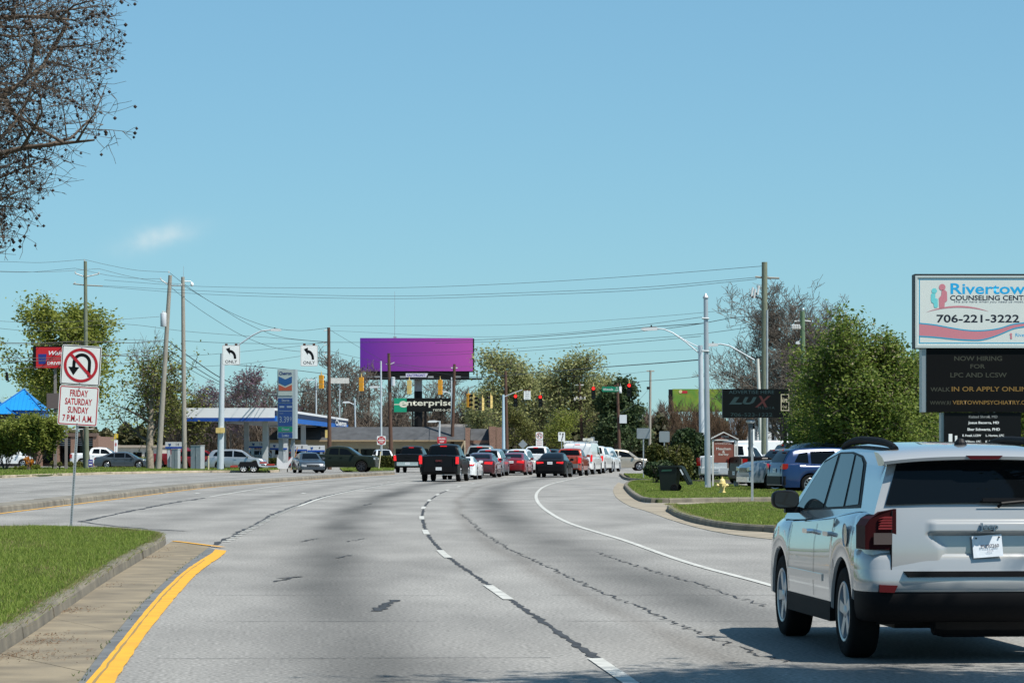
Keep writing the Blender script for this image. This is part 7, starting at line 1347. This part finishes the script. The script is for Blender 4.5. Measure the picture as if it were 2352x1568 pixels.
# centre
tree('tall yellow-green tree above the brick building', 1185, 330, 'bigY', 61, 13.6, .3, [dict(per=9, size=.17, spread=.45, m=LY, keep=.9)], spread=.75, levels=4, kids=(17, 7, 4), up=.3, len0=.40, rmin=.03)
tree('tall yellow-green tree right of the red arrow signals', 1306, 338, 'bigY', 61, 15, .3, None, rz=2.0, scale=1.0); tree('lower yellow-green tree behind the billboard railing', 1092, 345, 'bigY', 61, 13, .3, None, rz=4.1, scale=.66); tree('yellow-green tree between the two tall ones', 1246, 350, 'bigY', 61, 13, .3, None, rz=5.3, scale=.85); tree('yellow-green tree behind the signal cluster', 1135, 372, 'bigY', 61, 13, .3, None, rz=.7, scale=.72); tree('small bright tree under the red arrow signals', 1195, 300, 'oakC', 15, 7, .2, None, rz=1, scale=.75)
tree('slim yellow-green tree left of the dark pine', 1350, 345, 'bigY', 61, 13, .3, None, rz=3.2, scale=.82); tree('low yellow-green tree behind the work van', 1290, 300, 'oakD', 18, 8, .2, None, rz=.5, scale=.55)
# pine
def pine(label, u, Y, H, seed, rz=0.0, key='pine', scale=1.0):
    if key not in TG:
        segs, tips = grow(seed, H, .22, spread=1.0, levels=4, kids=(20, 6, 4), up=.05, first=.3, len0=.30, taper=.55, wig=.14); TG[key] = [('trunk', segmesh('trunk', segs, M_BARK, .02, (0,))), ('branches', segmesh('branches', segs, M_BARK, .02, (1, 2, 3))), ('crown', leaves('crown', tips, 16, .22, .34, LPI, seed))]
    o = thing('pine_tree', label, 'tree', (GX(u, Y), Y, 0), rz); o.scale = (scale,) * 3
    for nm, me in TG[key]: put(nm, me, o)
pine('dark pine crown rising right of the yellow-green trees', 1415, 332, 12.0, 71); pine('second dark pine behind the street name sign', 1452, 345, 12, 71, 2.0, 'pine', .82); pine('dark pine low beside the distant pole', 1385, 352, 12, 71, 4.0, 'pine', .72); pine('evergreen behind the billboard pole', 945, 368, 12, 71, 1.0, 'pine', .42)
def shrubmass(label, u0, u1, vtop, Y, m, name='shrub', n=9000, size=.11, depth=2.0, seed=3, z0=0.0, cat='shrub', twigs=True, lumps=9, clip=False):
    rg = np.random.default_rng(seed); xc = GX((u0 + u1) / 2, Y); hw_ = (u1 - u0) / 2 / F * Y; H = lz(vtop, Y) - z0; o = thing(name, label, cat, (xc, Y, z0))
    if clip: c = np.stack([rg.uniform(-hw_, hw_, n), rg.uniform(-depth / 2, depth / 2, n), rg.uniform(0, H, n)], 1); f = rg.integers(0, 3, n); c[f == 0, 2] = H + rg.normal(0, .03, (f == 0).sum()); c[f == 1, 1] = -depth / 2 + rg.normal(0, .03, (f == 1).sum())
    else:
        L = np.stack([rg.uniform(-hw_ * .75, hw_ * .75, lumps), rg.uniform(-depth * .3, depth * .3, lumps), rg.uniform(H * .25, H * .72, lumps)], 1); rr = rg.uniform(.25, .45, lumps) * min(H, hw_ * 1.3)
        i = rg.integers(0, lumps, n); d = rg.normal(0, 1, (n, 3)); d /= np.linalg.norm(d, axis=1)[:, None]; c = L[i] + d * (rr[i] * rg.uniform(.65, 1.08, n))[:, None]; c = c[c[:, 2] > 0]; c[:, 2] = np.minimum(c[:, 2], H)
    k_ = len(c); s = size * rg.uniform(.6, 1.4, (k_, 1)); a = rg.normal(0, 1, (k_, 3)); a /= np.linalg.norm(a, axis=1)[:, None]; b = np.cross(a, rg.normal(0, 1, (k_, 3))); b /= np.linalg.norm(b, axis=1)[:, None]
    put('foliage', fastmesh('foliage', np.stack([c - a * s, c + b * s * .6, c + a * s, c - b * s * .6], 1).reshape(-1, 3), np.arange(4 * k_).reshape(-1, 4), m), o)
    if twigs:
        mb = MB()
        for j in range(14): mb.cyl((rg.uniform(-hw_ * .4, hw_ * .4), rg.uniform(-.3, .3), 0), (rg.uniform(-hw_ * .8, hw_ * .8), rg.uniform(-depth * .4, depth * .4), H * rg.uniform(.5, .85)), .03, .012, n=4)
        mb.build('stems', M_TWIG, o)
    return o
shrubmass('olive hedge bush beside the grey sign back', 1488, 1592, 1004, 140, LH, n=12000, size=.075, depth=2.4, seed=5, z0=.1); shrubmass('dark evergreen bush behind the steel pole', 1535, 1672, 972, 148, LD, n=20000, size=.085, depth=3, seed=8, z0=.1, lumps=14); shrubmass('low dark bush at the foot of the hedge', 1480, 1545, 1058, 136, LD, n=4000, size=.07, depth=1.6, seed=9, z0=.1)
shrubmass('clipped boxy hedge behind the do not enter sign', 838, 912, 1049, 258, LH, 'hedge', 9000, .09, 1.4, 11, cat='hedge', clip=True, twigs=False); shrubmass('clipped hedge right of the price pylon foot', 612, 640, 1054, 250, LH, 'hedge', 3500, .09, 1.2, 12, cat='hedge', clip=True, twigs=False)
shrubmass('rounded brown-green hedge under the big oak', 110, 200, 1060, 268, LO, 'hedge', 5000, .10, 1.6, 13, cat='hedge', twigs=False); shrubmass('low leafy ground cover at the left verge', -20, 118, 1068, 224, LB, 'ground_cover', 4500, .08, 1.5, 14, cat='shrub', twigs=False, z0=.1); shrubmass('long brown-green hedge behind the dark coupe', 225, 400, 1052, 285, LO, 'hedge', 8000, .11, 1.6, 15, cat='hedge', clip=True, twigs=False)
shrubmass('yellowish weeds behind the service truck', 1688, 1716, 1030, 158, LB, n=1800, size=.07, depth=1, seed=21); shrubmass('small orange-leaved shrub below the large leafy shrub', 58, 76, 1040, 223, leafmat('leaf_orange', (.45, .14, .01), (.6, .28, .03)), n=260, size=.08, depth=.8, seed=22, z0=.1)
# right
tree('broad bare tree crown behind the right-hand poles', 1828, 192, 'bareBig', 83, 14.2, .32, None, spread=.82, levels=6, kids=(24, 8, 6, 4, 3), up=.30, len0=.58, first=.10, taper=.60, rmin=.018, scale=.82, twigm=mat('grey_twig', (.13, .11, .09), .95)); tree('bare brown shrub tree in front of the green billboard', 1590, 205, 'bareShr', 88, 5.8, .05, None, name='shrub', cat='shrub', spread=.45, levels=5, kids=(7, 5, 4, 3), up=.4, len0=.5, multi=9, first=.15, rmin=.012, twigm=mat('brown_twig', (.135, .085, .05), .95)); tree('second bare brown shrub behind the brown sign', 1672, 200, 'bareShr', 88, 5, .05, None, name='shrub', cat='shrub', rz=2.4, scale=.85)
tree('leafy flowering pear tree behind the pylon sign', 1985, 112, 'pear', 91, 7.3, .16, [dict(per=15, size=.08, spread=.24, m=LP), dict(per=4, size=.06, spread=.2, m=LPB, keep=.6, zmin=4.0, part='blossom')], spread=.9, levels=5, kids=(17, 6, 4, 3), up=.16, len0=.60, first=.10, rmin=.012, scale=.88)
tree('second leafy pear tree at the right frame edge', 2330, 120, 'pear', 91, 6, .16, None, rz=2.0, scale=.86); tree('low leafy pear tree filling between pylon and car', 2110, 118, 'pear', 91, 6, .16, None, rz=4.0, scale=.70); tree('low leafy pear tree left of the larger pear', 1900, 117, 'pear', 91, 6, .16, None, rz=5.2, scale=.62)
tree('tall pear tree out of frame on the right throwing road shade', 0, 16.1, 'shade', 95, 12.0, .2, [dict(per=5, size=.08, spread=.25, m=LP)], X=6.5, spread=.85, levels=5, kids=(14, 6, 4, 3), up=.2, len0=.38, first=.64, rmin=.012)
# far wood
rgw = np.random.default_rng(77); n = 60000
def wood(label, u0, u1, Y, vt, n, m, size, seed, twig):
    rg = np.random.default_rng(seed); u = rg.uniform(u0, u1, n); y = Y + rg.uniform(0, 25, n); top = (H0 - vt) * (.72 + .28 * np.sin(u * .045 + seed) * np.sin(u * .11 + 1)) ; hgt = rg.uniform(0, 1, n) ** .8
    c = np.stack([(u - U0) / F * y, y, CH + top * hgt / F * y - (1 - hgt) * 1.5], 1); a = rg.normal(0, 1, (n, 3)); a[:, 2] = np.abs(a[:, 2]) + (1.2 if twig else 0); a /= np.linalg.norm(a, axis=1)[:, None]; b = np.cross(a, rg.normal(0, 1, (n, 3))); b /= np.linalg.norm(b, axis=1)[:, None]; s = size * rg.uniform(.5, 1.5, (n, 1)); w_ = .035 if twig else .6
    tag(put('woodland', fastmesh('woodland', np.stack([c - a * s, c + b * s * w_, c + a * s, c - b * s * w_], 1).reshape(-1, 3), np.arange(4 * n).reshape(-1, 4), m)), label, 'woodland', kind='stuff')
LW = leafmat('far_olive', (.03, .032, .014), (.085, .08, .03), .1); LTW = leafmat('far_twig', (.05, .038, .028), (.12, .09, .065), .0)
wood('brown leafless woods far behind the buildings', 380, 1120, 405, 925, 42000, LTW, 1.1, 3, True); wood('dark olive undergrowth far behind the buildings', 380, 1120, 425, 975, 16000, LW, .42, 4, False); wood('brown leafless woods beyond the junction', 1060, 1560, 385, 930, 30000, LTW, 1.0, 5, True); wood('dark olive undergrowth beyond the junction', 1060, 1560, 380, 945, 38000, LW, .42, 6, False); wood('distant dark trees along the right horizon', 1480, 1800, 420, 955, 20000, LW, .5, 7, False); wood('distant scrub along the left horizon', -60, 420, 420, 970, 26000, LW, .5, 8, False); wood('dim trees right of the pear tree', 1780, 2420, 300, 960, 16000, LW, .45, 9, False)
